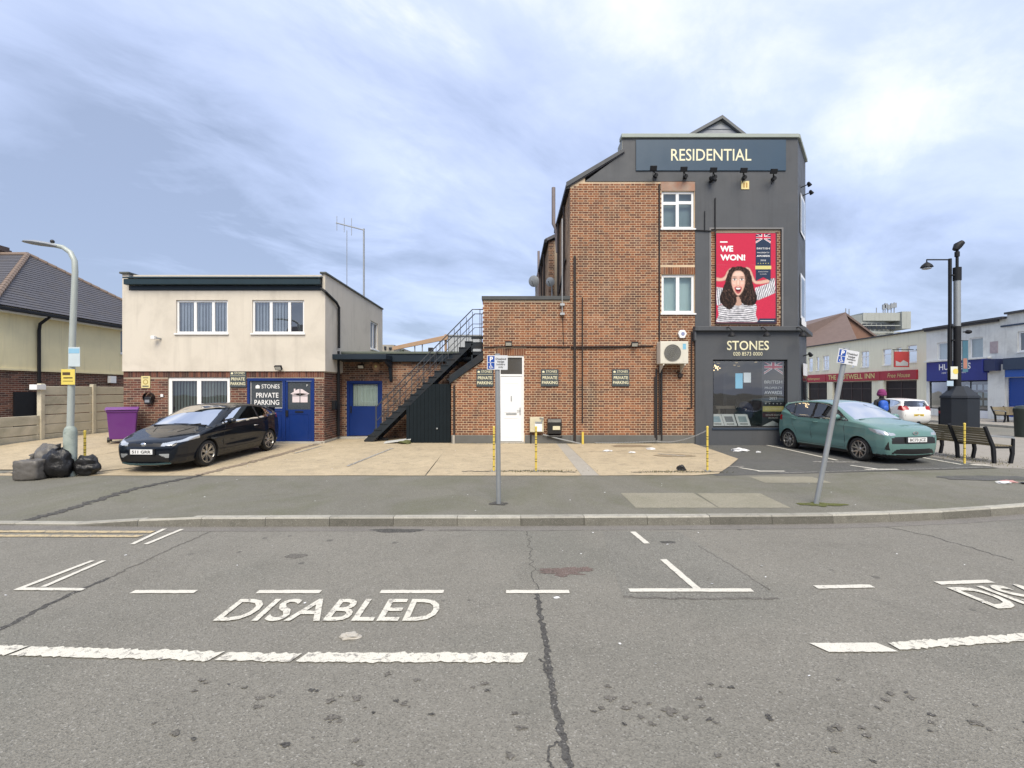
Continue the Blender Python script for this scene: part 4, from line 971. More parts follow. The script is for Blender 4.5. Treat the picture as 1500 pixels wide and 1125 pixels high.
# house-shaped print with four panes on the door glass
hx, hz = fx(438.7), fz(579); k = W / FPX
def hp_(a, b, c, d): return [(hx + a * k, W + .035, hz - b * k), (hx + c * k, W + .035, hz - b * k), (hx + c * k, W + .035, hz - d * k), (hx + a * k, W + .035, hz - d * k)]
mb = MB()
for q in ((-11.2, 10.5, -.6, 1.6), (.6, 10.5, 11.2, 1.6)): mb.poly(hp_(*q))
mb.poly([(hx - 14 * k, W + .035, hz + 2 * k), (hx - .6 * k, W + .035, hz - .4 * k), (hx - .6 * k, W + .035, hz + 9.2 * k), (hx - 3 * k, W + .035, hz + 9 * k)]); mb.poly([(hx + .6 * k, W + .035, hz - .4 * k), (hx + 14 * k, W + .035, hz + 2 * k), (hx + 3 * k, W + .035, hz + 9 * k), (hx + .6 * k, W + .035, hz + 9.2 * k)])
mb.poly([(hx - 11.2 * k, W + .035, hz - .4 * k), (hx - .7 * k, W + .035, hz - .4 * k), (hx - .7 * k, W + .035, hz + 3 * k), (hx - 11.2 * k, W + .035, hz + 2 * k)]); mb.poly([(hx + .7 * k, W + .035, hz - .4 * k), (hx + 11.2 * k, W + .035, hz - .4 * k), (hx + 11.2 * k, W + .035, hz + 2 * k), (hx + .7 * k, W + .035, hz + 3 * k)])
mb.poly([(hx - 9 * k, W + .0345, hz + 3.6 * k), (hx - 6.6 * k, W + .0345, hz + 4 * k), (hx - 6.6 * k, W + .0345, hz + 9.5 * k), (hx - 9 * k, W + .0345, hz + 9.5 * k)])
mb.build('house_logo', M('pale_pink_print', (.66, .58, .60), .6), bd2, fix=False)
text('P', bd2, WHITET, fx(449), W + .034, fz(566), .06)
pd = fu
def logo(parent, x, z, s, y, m):   # small house badge
    mb = MB(); mb.poly([(x, y, z), (x + s * 1.2, y, z), (x + s * 1.2, y, z + s * .75), (x + s * .6, y, z + s * 1.1), (x, y, z + s * .75)]); return mb.build('badge', m, parent, fix=False)
logo(pd, fx(373.5), fz(569), .11, W + .037, WHITET); text('STONES', pd, WHITET, fx(395.5), W + .037, fz(569), .13, width=.58); text('PRIVATE', pd, WHITET, fx(390.5), W + .037, fz(582.5), .155, width=.72, bold=.008); text('PARKING', pd, WHITET, fx(390), W + .037, fz(593), .155, width=.80, bold=.008)
mb = MB()
for q in ((fx(366.5), fx(413), fz(556.6), fz(556)), (fx(366.5), fx(413), fz(598), fz(597.4)), (fx(366.5), fx(367), fz(597.3), fz(556.7)), (fx(412.5), fx(413), fz(597.3), fz(556.7))): mb.box(q[0], q[1], W + .034, W + .038, q[2], q[3])
mb.build('border_line', WHITET, pd)
# rainwater pipe down the side
mb = MB(); xr = XR + .06; mb.tube([(XR - .1, RY - .1, fz(424)), (XR + .02, RY - .1, fz(428)), (xr, 15.9, PZ(443, 15.9)), (xr, 16.15, PZ(450, 16.1)), (xr, 16.15, 3.4)], .045, 8); mb.tube([(OX1 + .07, 16.2, 3.3), (OX1 + .07, 16.2, .4)], .05, 8); mb.build('downpipe', BLACKM, ob_, smooth=40)
mb = MB(); mb.box(OX1 + .015, OX1 + .12, 15.75, 16.0, PZ(600, 15.9), PZ(587, 15.9)); mb.build('meter_cover', BLACKM, ob_, bevel=.01)

# ---------------------------------------------------------------- cream semi-detached house on the left
hs = thing('cream_house', 'cream pebbledash house over brick with hipped slate roof at left edge', 'house', (-20, 20, 0))
HX, HY0, HY1, HZE, HZB = -18.2, 16.5, 26.4, 5.0, 2.73
hw = (23.05, 24.6, PZ(519, 22.6), PZ(472, 22.6))
hw = (21.9, 23.4, PZ(518, 22), PZ(483, 22))
mb = MB(); wall_cells(mb, 'X+', HX, HY0, HY1, HZB, HZE, [hw], .1); mb.quad((HX - 9, HY0, HZB), (HX, HY0, HZB), (HX, HY0, HZE), (HX - 9, HY0, HZE)); mb.build('pebbledash_wall', CREAM, hs, fix=False)
mb = MB(); wall_cells(mb, 'X+', HX - .03, HY0, HY1, 0, HZB - .002); mb.quad((HX - 9, HY0 + .03, 0), (HX - .03, HY0 + .03, 0), (HX - .03, HY0 + .03, HZB), (HX - 9, HY0 + .03, HZB)); mb.build('brick_wall_backing', MORTD, hs, fix=False)
bricks(hs, 'X+', HX - .03, HY0, HY1, .9, HZB - .01, (), 'deep', seed=11, bond='stretcher', mat=BRD, singles=0)
mb = MB(); mb.box(HX - .03, HX + .05, HY0 - .04, HY1, HZB - .05, HZB + .02); mb.build('bell_cast', CREAM, hs)
window(hs, 'X+', HX, *hw, cols=((hw[0] + hw[1]) / 2,), fw=.07, inset=.05, glass=GLASSD)
ex_, ov = HX + .35, .35
A = (ex_, HY0 - ov, HZE - .05); B = (ex_, HY1 + ov, HZE - .05); Pk = (-22.0, 21.4, 8.12); Pk2 = (-34, 21.4, 8.12); A2 = (-34, HY0 - ov, HZE - .05); B2 = (-34, HY1 + ov, HZE - .05)
roofm = SLATE
mb = MB()
def slates(mb, a, b, c, d, n, m_):   # courses of slates between eave a-b and ridge d-c, each course lapped over the one below
    a, b, c, d = map(Vector, (a, b, c, d)); nrm = (b - a).cross(d - a).normalized()
    if nrm.z < 0: nrm = -nrm
    for i in range(n):
        t0, t1 = i / n, (i + 1.15) / n; t1 = min(1, t1)
        p, q, r, s_ = a.lerp(d, t0), b.lerp(c, t0), b.lerp(c, t1), a.lerp(d, t1)
        p2, q2 = p + nrm * .022, q + nrm * .022
        mb.add([p2, q2, r, s_, p - nrm * .004, q - nrm * .004], [(0, 1, 2, 3), (4, 5, 1, 0)])
slates(mb, A, B, Pk, Pk, 26, 0); slates(mb, A2, A, Pk, Pk2, 26, 0); slates(mb, B, B2, Pk2, Pk, 26, 0)
mb.build('roof', SLATE, hs, fix=False)
mb = MB()
for e_ in (A, B):
    n = 22; e_ = Vector(e_); pk = Vector(Pk)
    for i in range(n): mb.tube([e_.lerp(pk, i / n), e_.lerp(pk, (i + 1.05) / n)], [.12, .10], 7)
mb.tube([Pk, Pk2], .12, 7); mb.build('ridge_tiles', RIDGE, hs)
mb = MB(); mb.box(ex_ - .02, ex_ + .09, A[1], B[1], HZE - .22, HZE - .10); mb.build('gutter', BLACKM, hs, bevel=.02)
mb = MB(); mb.box(HX + .001, ex_ - .03, A[1], B[1], HZE - .26, HZE - .12); mb.build('soffit', UPVC, hs)
mb = MB(); py_ = 18.05; mb.tube([(ex_, py_ + .15, HZE - .2), (HX + .12, py_, HZE - .5), (HX + .08, py_, HZE - .75), (HX + .08, py_, .3)], .055, 8); mb.build('downpipe', BLACKM, hs, smooth=40)
mb = MB(); mb.box(-24.9, -23.25, 21.0, 21.8, 7.0, 8.55); mb.box(-24.95, -23.2, 20.95, 21.85, 8.3, 8.42); ch_ = mb.build('chimney', BRD if False else M('chimney_brick', (.10, .075, .065), .9, .3, 5), hs)
for q in range(4):
    mb = MB(); mb.lathe([(.13, 0), (.11, .2), (.12, .4), (.10, .4), (.09, .1)], (-24.6 + q * .36, 21.4, 8.55), n=10); mb.build('chimney_pot', M('terracotta', (.25, .13, .08), .85), ch_)
mb = MB(); mb.box(HX + .0, HX + .14, PX(169, 1) * 0 + 21.2, 21.5, PZ(561, 21.3), PZ(551, 21.3)); mb.build('meter_cabinet', UPVC, hs)
mb = MB(); mb.box(HX - .02, HX + .03, 17.2, 18.0, .3, PZ(574, 17.7)); mb.build('dark_side_gate', BLACKM, hs)
# ---------------------------------------------------------------- houses across the road behind the viewpoint (seen mirrored in glass and car paint)
for k, (hx0, hx1, m_, lab) in enumerate(((-21, -11.5, 'brown', 'red brick house facing the office from across the road'), (-10, .5, 'red', 'brick house behind the viewpoint facing the stairs'), (2, 12, 'brown', 'brick house facing the corner building from across the road'))):
    t = thing('facing_house', lab, 'house', ((hx0 + hx1) / 2, -11, 0), 'houses across the road behind the viewpoint')
    mb = MB(); mb.box(hx0, hx1, -19, -11, 0, 5.2); mb.build('wall', M('facing_brick', (.22, .11, .08), .9, .2, 1.5), t)
    mb = MB(); mb.prism([(-10.6, 5.1), (-19.4, 5.1), (-15, 8.2)], 'x', hx0 - .2, hx1 + .2); mb.build('roof', SLATE, t)
    for xx in (hx0 + 2, hx1 - 2):
        for z0 in (.9, 3.3): mb = MB(); mb.box(xx - .8, xx + .8, -11.01, -10.95, z0, z0 + 1.3); f = mb.build('window', UPVC, t); mb = MB(); mb.box(xx - .7, xx + .7, -10.949, -10.94, z0 + .1, z0 + 1.2); mb.build('pane', LEAD, f)
    mb = MB(); mb.box((hx0 + hx1) / 2 - .5, (hx0 + hx1) / 2 + .5, -11.0, -10.94, .1, 2.2); mb.build('door', BLUED, t)
# ================================================================== THE PARADE ACROSS THE HIGH STREET (facade plane X = 31, facing -X)
FXX = 31.0
def fy(px): return FXX * FPX / (px - 750.0)          # distance along the street of a photo column
def fzz(px, py): return PZ(py, fy(px))
PUBC = M('pale_cream_render', (.80, .77, .60), .85, .06, 1.0, streak=.25)
SHOPW = M('off_white_render', (.76, .77, .73), .85, .10, 1.0, streak=.35, grime=(.36, .36, .34), gamt=.5)
REDF = M('red_fascia', (.34, .015, .03), .4, .08)
BLUEF = M('deep_blue_fascia', (.02, .03, .22), .4, .08)
DWIN = M('dark_shop_glass', (.018, .02, .024), .12, .3, 1.2)
ROOFZ = 6.45
def parade(name, label, y0, y1, mat, zt):
    t = thing(name, label, 'pub' if 'pub' in name else 'shop', (FXX, (y0 + y1) / 2, .12)); return t
def fbox(name, mat, par, y0, y1, z0, z1, out=.0, back=.1, bevel=0):
    return box(name, mat, FXX - out, FXX + back, y0, y1, z0, z1, par, bevel)
pub = parade('pub_building', 'long cream pub with red fascia across the high street', 0, 0, PUBC, 0); 
pub.location = (FXX, 44, .12); ORG[pub.name] = Vector((FXX, 44, .12))
PY0, PY1 = fy(1357), 62.0
wins = []
for a, b, t_, b_ in ((1184, 1190.5, 524.5, 544), (1195.5, 1200, 523, 543), (1205, 1214.5, 521, 542), (1246.5, 1251, 517, 538), (1261, 1273, 514.5, 538), (1293, 1305.5, 511, 535), (1313, 1320.5, 509, 533), (1329, 1343, 505.5, 531)):
    wins.append((fy(b), fy(a), fzz((a + b) / 2, b_), fzz((a + b) / 2, t_)))
gwins = []
for a, b in ((1184, 1212), (1219, 1277), (1297, 1343)): gwins.append((fy(b), fy(a), .5, 2.75))
mb = MB(); wall_cells(mb, 'X-', FXX, PY0, PY1, .1, ROOFZ, wins + gwins, .15); mb.quad((FXX, PY0, .1), (FXX + 10, PY0, .1), (FXX + 10, PY0, ROOFZ), (FXX, PY0, ROOFZ)); mb.build('wall', PUBC, pub, fix=False)
for w_ in wins:
    wide = w_[1] - w_[0] > .9
    window(pub, 'X-', FXX, *w_, cols=((w_[0] + w_[1]) / 2,) if wide else (), rows=((w_[0], w_[1], w_[2] + (w_[3] - w_[2]) * .66),), fw=.08, mw=.07, glass=GLASSP, depth=.2)
for w_ in gwins:
    n = max(2, int((w_[1] - w_[0]) / 1.1))
    window(pub, 'X-', FXX, *w_, cols=[w_[0] + (w_[1] - w_[0]) * i / n for i in range(1, n)], rows=((w_[0], w_[1], 2.1),), fw=.1, mw=.08, frame=M('dark_brown_joinery', (.04, .022, .02), .5), glass=M('dark_bar_glass', (.03, .024, .024), .45, .5, 1.5, spec=.15), depth=.5, back=DARKIN, sill=False, name='bar_window')
for a, b in ((1182, 1211), (1211.5, 1291), (1291.5, 1345)):
    fbox('fascia', REDF, pub, fy(b), fy(a), 2.8, 3.55, .14, bevel=.02)
text('Wetherspoon', pub, GOLD, 48.35, FXX - .147, 3.02, .26, 'X-', width=2.2, shear=.2)
for s_, y_, w_ in (('THE', 45.4, 1.1), ('BOTWELL', 43.0, 3.0), ('INN', 40.65, 1.1)): text(s_, pub, GOLD, y_, FXX - .147, 3.0, .42, 'X-', width=w_, bold=.015)
text('Free House', pub, GOLD, 37.65, FXX - .147, 3.0, .34, 'X-', width=2.2, shear=.25)
fbox('roof_edge', M('dark_roof_edge', (.06, .06, .065), .7), pub, PY0, PY1, ROOFZ, ROOFZ + .1, .2, 8)
for px in (1217, 1292): fbox('pilaster', PUBC, pub, fy(px + 4), fy(px - 4), .12, 2.78, .10)
# hanging pub sign
hsn = thing('hanging_sign', 'square red hanging pub sign on a bracket over the pub fascia', 'sign', (FXX - .3, fy(1343), 4))
mb = MB(); y_ = fy(1338); mb.box(FXX - 1.5, FXX - .35, y_ - .04, y_ + .04, 3.75, 4.95); bd_ = mb.build('board', M('hanging_sign_red', (.36, .04, .04), .5), hsn, bevel=.01)
mb = MB(); mb.tube([(FXX, y_, 5.1), (FXX - 1.6, y_, 5.1)], .03, 6); mb.tube([(FXX - 1.5, y_, 5.1), (FXX - 1.5, y_, 4.95)], .02, 6); mb.tube([(FXX - .4, y_, 5.1), (FXX - .4, y_, 4.95)], .02, 6); mb.build('bracket', BLACKM, hsn)
mb = MB(); xs_ = FXX - 1.4; mb.poly([(xs_, y_ - .045, 3.85), (xs_ + .95, y_ - .045, 3.85), (xs_ + .95, y_ - .045, 4.1), (xs_ + .6, y_ - .045, 4.3), (xs_ + .35, y_ - .045, 4.1), (xs_, y_ - .045, 4.25)]); mb.build('painted_scene', M('grey_painted_scene', (.35, .36, .38), .6), bd_, fix=False)
# blue shop
s1 = parade('blue_shop', 'white rendered shop with deep blue fascia and property cards in its window', 0, 0, SHOPW, 0); s1.location = (FXX, 31.5, .12); ORG[s1.name] = Vector(s1.location)
S0, S1 = fy(1475), PY0 - .002
ws = []
for a, b, t_, b_ in ((1373, 1391.5, 501.5, 528), (1420, 1440, 494.5, 525)): ws.append((fy(b), fy(a), fzz((a + b) / 2, b_), fzz((a + b) / 2, t_)))
sg = (fy(1448), fy(1361), .62, 2.62)
mb = MB(); wall_cells(mb, 'X-', FXX, S0, S1, .1, ROOFZ + .0, ws + [sg], .12); mb.build('wall', SHOPW, s1, fix=False)
for w_ in ws: window(s1, 'X-', FXX, *w_, cols=((w_[0] + w_[1]) / 2 + .45,), rows=(((w_[0] + w_[1]) / 2 + .45, w_[1], w_[3] - .35),), fw=.08, mw=.08, back=NET, depth=.15, glass=GLASSD)
sv = window(s1, 'X-', FXX, *sg, cols=(fy(1420),), fw=.07, frame=BLACKM, glass=GLASSD, back=M('shop_back_wall', (.12, .13, .13), .9, .4), depth=1.2, sill=False, name='shop_window')
for i in range(4):
    for j in range(3):
        ya = fy(1446) + .1 + i * .42; mb = MB(); mb.quad((FXX + .2, ya, .95 + j * .52), (FXX + .2, ya + .3, .95 + j * .52), (FXX + .2, ya + .3, 1.3 + j * .52), (FXX + .2, ya, 1.3 + j * .52)); mb.build('property_card', M('card_tint_%d' % (j % 2), (.55, .66, .70) if j % 2 else (.72, .74, .74), .5, .2, 8), sv, fix=False)
fbox('fascia', BLUEF, s1, fy(1449), fy(1360), 2.62, 4.02, .16, bevel=.02)
fbox('fascia_cornice', SHOPW, s1, fy(1452), fy(1358), 4.025, 4.13, .25)
text('HUNTERS', s1, WHITET, 32.85, FXX - .168, 3.42, .40, 'X-', width=2.35, bold=.02); text('HERE TO GET YOU THERE', s1, WHITET, 32.9, FXX - .168, 3.14, .11, 'X-', width=1.8)
fbox('stall_riser', WHITE, s1, fy(1449), fy(1375), .12, .6, .02)
fbox('pilaster', SHOPW, s1, fy(1474.5), fy(1449.5), .12, 3.6, .12)
mb = MB(); mb.box(FXX - .3, FXX + 8, S0, S1, ROOFZ + .01, ROOFZ + .14); mb.box(FXX - .2, FXX - .05, fy(1465), S1, ROOFZ - .12, ROOFZ + .008); mb.build('roof_edge', bpy.data.materials['dark_roof_edge'], s1)
fbox('projecting_board', M('navy_sign', (.02, .03, .09), .5), s1, fy(1469), fy(1452), 3.2, 3.95, .5); fbox('board_stripe', BLUEF, s1, fy(1451.8), fy(1449.5), 3.1, 4.0, .55)
fbox('wall_poster', M('striped_poster', (.42, .35, .36), .7, .3, 6), s1, fy(1462), fy(1450.5), 4.35, 5.1, .03)
s2 = parade('end_shop', 'white shop with bright blue shutters at the right edge', 0, 0, SHOPW, 0); s2.location = (FXX, 27, .12); ORG[s2.name] = Vector(s2.location)
w2 = (fy(1515), fy(1490.5), 4.3, 5.55); w3 = (fy(1540), fy(1476), .3, 2.75)
mb = MB(); wall_cells(mb, 'X-', FXX, 20, S0 - .002, .1, ROOFZ + .25, [w2, w3], .12); mb.build('wall', SHOPW, s2, fix=False)
window(s2, 'X-', FXX, *w2, cols=((w2[0] + w2[1]) / 2,), fw=.1, glass=GLASSD)
mb = MB(); mb.quad((FXX + .1, w3[0], w3[2]), (FXX + .1, w3[1], w3[2]), (FXX + .1, w3[1], w3[3]), (FXX + .1, w3[0], w3[3])); mb.build('blue_shutter', M('bright_blue_shutter', (.01, .07, .36), .4, .1), s2, fix=False)
mb = MB()
for i in range(24): mb.box(FXX + .07, FXX + .098, w3[0], w3[1], .32 + i * .1, .38 + i * .1)
mb.build('shutter_ribs', bpy.data.materials['bright_blue_shutter'], s2)
fbox('dark_canopy', M('navy_canopy', (.03, .05, .09), .5), s2, 20, fy(1476), 3.25, 3.95, .3); fbox('blue_fascia', M('blue_fascia2', (.02, .10, .42), .45), s2, 20, fy(1476), 2.78, 3.24, .16)
fbox('string_course', bpy.data.materials['navy_canopy'], s2, 20, fy(1462) - .2, 5.95, 6.05, .06); fbox('roof_edge', bpy.data.materials['dark_roof_edge'], s2, 20, S0 - .003, ROOFZ + .26, ROOFZ + .38, .2, 8)
# gabled brick building behind the pub
gb = thing('gabled_building', 'brown gabled brick building rising behind the pub roof', 'building', (40, 62, 0))
GY = 62.0; ga, gbx, gp = PX(1165, GY), PX(1285, GY), PX(1236, GY)
gze, gzp = PZ(503, GY), PZ(459, GY)
mb = MB(); mb.prism([(PX(1195, GY), 0), (gbx, 0), (gbx, PZ(498, GY)), (gp, gzp - .15), (PX(1195, GY), PZ(495, GY))], 'y', GY, GY + 14); mb.build('wall', M('distant_brick', (.20, .115, .085), .9, .2, .8, .004, 9), gb)
mb = MB(); 
mb.prism([(PX(1150, GY), PZ(490, GY)), (PX(1150, GY), PZ(487, GY)), (gp, gzp + .1), (gp, gzp - .2)], 'y', GY - .3, GY + 14.2); mb.prism([(gbx + .3, PZ(500, GY)), (gbx + .3, PZ(497, GY)), (gp, gzp + .1), (gp, gzp - .2)], 'y', GY - .3, GY + 14.2); mb.build('roof', M('brown_tile_roof', (.15, .11, .10), .85, .2, 2), gb)
# the low slope towards us
mb = MB(); mb.add([(PX(1150, GY), GY - .3, PZ(512, GY)), (PX(1208, GY), GY - 6, PZ(508, GY)), (gp, GY - .31, gzp), (PX(1150, GY), GY - .31, PZ(486, GY))], [(0, 1, 2, 3)]); mb.build('side_roof', bpy.data.materials['brown_tile_roof'], gb, fix=False)
# concrete office block with aerials
blk = thing('concrete_office_block', 'grey concrete office block with phone masts on its roof', 'building', (62, 88, 0))
BY = 88.0; b0, b1, b2 = PX(1247, BY), PX(1300, BY), PX(1335, BY)
CB = M('stained_concrete', (.34, .36, .34), .9, .15, .35, streak=.5)
mb = MB(); mb.prism([(b0, BY + 3), (PX(1262, BY), BY), (b1, BY + .5), (b2, BY + 4), (b2, BY + 20), (b0, BY + 20)], 'z', 0, PZ(461, BY)); mb.build('tower', CB, blk)
mb = MB(); mb.box(PX(1318, BY), PX(1331, BY), BY - .5, BY + 6, PZ(482, BY), PZ(457, BY)); mb.box(PX(1318, BY) - 7, PX(1318, BY) - .1, BY - .2, BY + 6, PZ(470, BY), PZ(458.5, BY)); mb.build('plant_room', CB, blk)
for r_ in range(3):
    for q in range(7):
        xa = PX(1263 + q * 7, BY); zt_ = PZ(474, BY) - r_ * 3.2; mb = MB(); mb.quad((xa, BY - .05, zt_ - 1.1), (xa + .75, BY - .05, zt_ - 1.1), (xa + .75, BY - .05, zt_), (xa, BY - .05, zt_)); mb.build('window', DWIN, blk, fix=False)
mb = MB(); mb.box(PX(1263, BY), PX(1318, BY), BY - .2, BY - .06, PZ(477.6, BY), PZ(476.4, BY)); mb.box(PX(1263, BY), PX(1318, BY), BY - .2, BY - .06, PZ(487.6, BY), PZ(486, BY)); mb.build('band', CB, blk)
for px, top in ((1250, 449), (1255, 450), (1296, 448), (1306, 443), (1309, 441), (1313, 443), (1318, 441), (1322.5, 440)):
    mb = MB(); x_ = PX(px, BY); mb.tube([(x_, BY + 2, PZ(461, BY)), (x_, BY + 2, PZ(top, BY))], .09, 6)
    if px > 1300: mb.box(x_ - .28, x_ + .28, BY + 1.7, BY + 1.95, PZ(top + 8, BY), PZ(top + 1, BY))
    mb.build('phone_mast', GALVD, blk)
# more terrace and roofs behind the brick extension
tr = thing('terrace_rear', 'rear of further brown brick terrace beyond the corner building', 'building', (3, 23, 0))
mb = MB(); mb.box(1.6, 9, 20.6, 27, 0, 8.5); mb.build('wall', MORTD, tr)
bricks(tr, 'X-', 1.6, 20.62, 27, 4.9, 8.5, (), 'tan', singles=0, seed=13); bricks(tr, 'Y', 20.6, 1.6, 1.86, 4.9, 8.5, (), 'brown', singles=0, seed=14)
mb = MB(); mb.prism([(1.45, 8.42), (1.45, 8.55), (4.5, 10.0), (4.5, 9.8)], 'y', 20.45, 27.1); mb.build('roof', SLATE, tr); mb = MB(); mb.box(1.40, 1.52, 20.4, 27.1, 8.36, 8.50); mb.build('gutter', BLACKM, tr)
mb = MB(); mb.tube([(1.5, 22, 5), (1.5, 22, 8.3)], .06, 8); mb.tube([(1.5, 24, 5), (1.5, 24, 8.3)], .05, 8); mb.build('downpipe', PIPE, tr)
og = thing('outrigger_building', 'small stained outhouse block behind the extension parapet', 'building', (2.2, 27, 0))
mb = MB(); mb.box(PX(790, 27.2), 6, 27.2, 31, 0, PZ(398, 27.2)); mb.build('wall', M('stained_buff_brick', (.24, .19, .14), .9, .35, 1.5, .004, 20, grime=(.06, .05, .05), gamt=.7), og)
mb = MB(); mb.tube([(PX(789, 25.5), 25.5, 5), (PX(789, 25.5), 25.5, PZ(368, 25.5))], .07, 8); mb.build('flue_pipe', PIPEG, og)
sd = thing('satellite_dish', 'grey satellite dish above the extension roof', 'satellite dish', (PX(782, 21.5), 21.5, 7))
def dish(par, c, r, m):
    mb = MB(); c = Vector(c); prof = [(r * k / 8, -.18 * r * (1 - (k / 8) ** 2)) for k in range(9)]
    mb.lathe(prof, (0, 0, 0), 'y', 24); d = mb.v; Mx = Matrix.Rotation(R(-25), 4, 'Z') @ Matrix.Rotation(R(12), 4, 'X'); mb.v = [tuple(Mx @ Vector(p) + c) for p in d]
    mb.build('dish', m, par, smooth=True); mb = MB(); mb.tube([tuple(c + Vector((0, .05, 0))), tuple(c + Vector((.1, .25, -.1))), tuple(c + Vector((.1, .25, -2.0)))], .03, 6); mb.tube([tuple(c + Vector((0, -.03, -r))), tuple(c + Vector((-.12, -.42, -.05)))], .015, 5); mb.build('mount_arm', GALVD, par)
dish(sd, (PX(782, 21.5), 21.5, PZ(412, 21.5)), .26, GALVD)
sd2 = thing('satellite_dish', 'dark satellite dish beside the drainpipes of the corner building', 'satellite dish', (PX(808, 20.2), 20.2, 7)); dish(sd2, (PX(806, 20.2), 20.2, PZ(413, 20.2)), .2, GALVD)
# ================================================================== FENCE (posts and panels are parts)
fn = thing('concrete_fence', 'weathered concrete panel fence beside the alley left of the office', 'fence', (-15, 17, .2))
FXN = -15.0; PANM = M('weathered_concrete_panel', (.53, .48, .37), .9, .18, 1.6, .006, 30, grime=(.12, .13, .08), gamt=.45)
ys_ = [11.3, 13.15, 15.0, 16.86, 18.72, 20.58, 22.44]
for i, y in enumerate(ys_):
    tall = i >= 2; box('fence_post', PANM, FXN - .07, FXN + .07, y - .065, y + .065, .05, 2.17 if tall else 1.15, fn, .012)
for i in range(len(ys_) - 1):
    tall = i >= 2; n = 6 if tall else 3; h = .31
    for k in range(n): box('gravel_board', PANM, FXN - .03, FXN + .025, ys_[i] + .067, ys_[i + 1] - .067, .25 + k * h, .25 + (k + 1) * h - .022, fn, .014)
mb = MB(); mb.box(FXN - .12, FXN + .12, 14.75, 15.05, PZ(571, 15), PZ(563.5, 15)); lbx = mb.build('white_junction_box', UPVC, None, bevel=.01); tag(lbx, 'small white box on top of the concrete fence post', 'junction box')
# ================================================================== STAIRCASE
st = thing('metal_staircase', 'dark steel outside staircase climbing to the brick extension roof', 'staircase', (-3, 15.9, .2))
sx0, sz0, sx1, sz1 = PX(543, 15.75), .24, PX(692, 15.75), PZ(503, 15.75)
ya, yb = 15.55, 16.45
nst = 17
dx, dz_ = (sx1 - sx0) / nst, (sz1 - sz0) / nst
ang = math.atan2(dz_, dx)
for y in (ya, yb):
    mb = MB(); h = .095; ox, oz = -math.sin(ang) * h, math.cos(ang) * h
    mb.prism([(sx0 - ox - .05, sz0 - .10), (sx1 - ox * .6, sz1 - oz * .6 - .02), (sx1 + ox * .6, sz1 + oz * .6), (sx0 + ox - .1, sz0 + oz * .8)], 'y', y - .03, y + .03); mb.build('stringer', STEELD, st, bevel=.005)
for i in range(nst):
    x, z = sx0 + dx * (i + .5), sz0 + dz_ * (i + .5); box('tread', STEELD, x - .13, x + .13, ya - .05, yb + .05, z + .115, z + .145, st, .004); mb = MB(); mb.prism([(x - .13, z + .114), (x + .125, z + .114), (x + .12, z + .08 + .0), (x - .13, z - .06)], 'y', ya - .025, ya + .02); mb.build('tread_bracket', STEELD, st)
lz = sz1 + .02
lxx0, lxx1 = sx1 - .02, EX0 - .015
box('landing', STEELD, lxx0, lxx1, ya - .02, yb + .6, lz - .05, lz, st, .004)
mb = MB(); mb.box(lxx0 + .0, lxx1, ya - .03, ya + .02, lz - .22, lz - .051); mb.box(lxx0, lxx1, ya - .03, ya + .02, lz + .10, lz + .20); mb.box(lxx0, lxx1, ya - .02, ya + .4, lz - .42, lz - .33); mb.box(lxx0, lxx0 + .05, ya - .02, ya + .04, 2.9, lz - .05); mb.box(lxx1 - .06, lxx1, ya - .02, ya + .04, lz - .7, lz - .05); mb.box(lxx0 - .3, lxx1, ya + .3, ya + .38, lz - .55, lz - .46); mb.build('landing_frame', STEELD, st)
mb = MB(); mb.prism([(PX(662, 15.6), PZ(560, 15.6)), (lxx1, PZ(527, 15.6)), (lxx1, PZ(519, 15.6)), (PX(655, 15.6), PZ(556, 15.6))], 'y', ya - .06, ya + .0); mb.build('brace_beam', STEELD, st)
RAILM = M('thin_rail_paint', (.05, .055, .065), .5, .2, 5)
for y in (ya, yb):
    rx0, rz0 = sx0 + .1, sz0 + 1.02; rx1, rz1 = sx1 + .02, sz1 + 1.05
    mb = MB(); mb.tube([(rx0 + .15, y, sz0 + .25), (rx0 + .15, y, rz0 + .15), (rx1, y, rz1 + .05), (lxx1 + (0 if y == ya else 0), y, rz1 + .05)], .018, 6); mb.tube([(rx0 + .15, y, sz0 + .7), (rx1, y, sz1 + .62), (lxx1, y, sz1 + .62)], .012, 6); mb.build('handrail', RAILM, st)
    for i in range(1, nst + 1, 1):
        if y == yb and i % 2: continue
        x = sx0 + dx * (i + .1); z = sz0 + dz_ * i; mb = MB(); mb.tube([(x, y, z + .05), (x, y, z + 1.03)], .010, 5); mb.build('baluster', RAILM, st)
    mb = MB(); mb.tube([(lxx1 - .12, y, lz), (lxx1 - .12, y, rz1 + .05)], .012, 5); mb.build('baluster', RAILM, st)
# boarded store under the stairs
sdm = M('black_stained_board', (.008, .013, .017), .7, .25, 3, .002, 30, spec=.15)
sh = thing('under_stair_store', 'black boarded cupboard built under the metal staircase', 'cupboard', (PX(630, 15.3), 15.3, .2))
zsl = lambda x: min(2.16, sz0 + (x - sx0) * dz_ / dx - .16)
xa, xb = PX(600, 15.25), PX(660, 15.25)
n = 11
for i in range(n):
    a, b = xa + (xb - xa) * i / n + .003, xa + (xb - xa) * (i + 1) / n - .003; mb = MB(); j = .004 * (i % 3); mb.prism([(a, .22), (b, .22), (b, zsl(b)), (a, zsl(a))], 'y', 15.24 + j, 15.28 + j); mb.build('board', sdm, sh)
mb = MB(); mb.prism([(xa, .2), (xb, .2), (xb, zsl(xb) - .03), (xa, zsl(xa) - .03)], 'y', 15.30, 16.3); mb.box(xa - .1, xa - .004, 15.23, 15.32, .2, zsl(xa) + .02); mb.build('frame', sdm, sh)
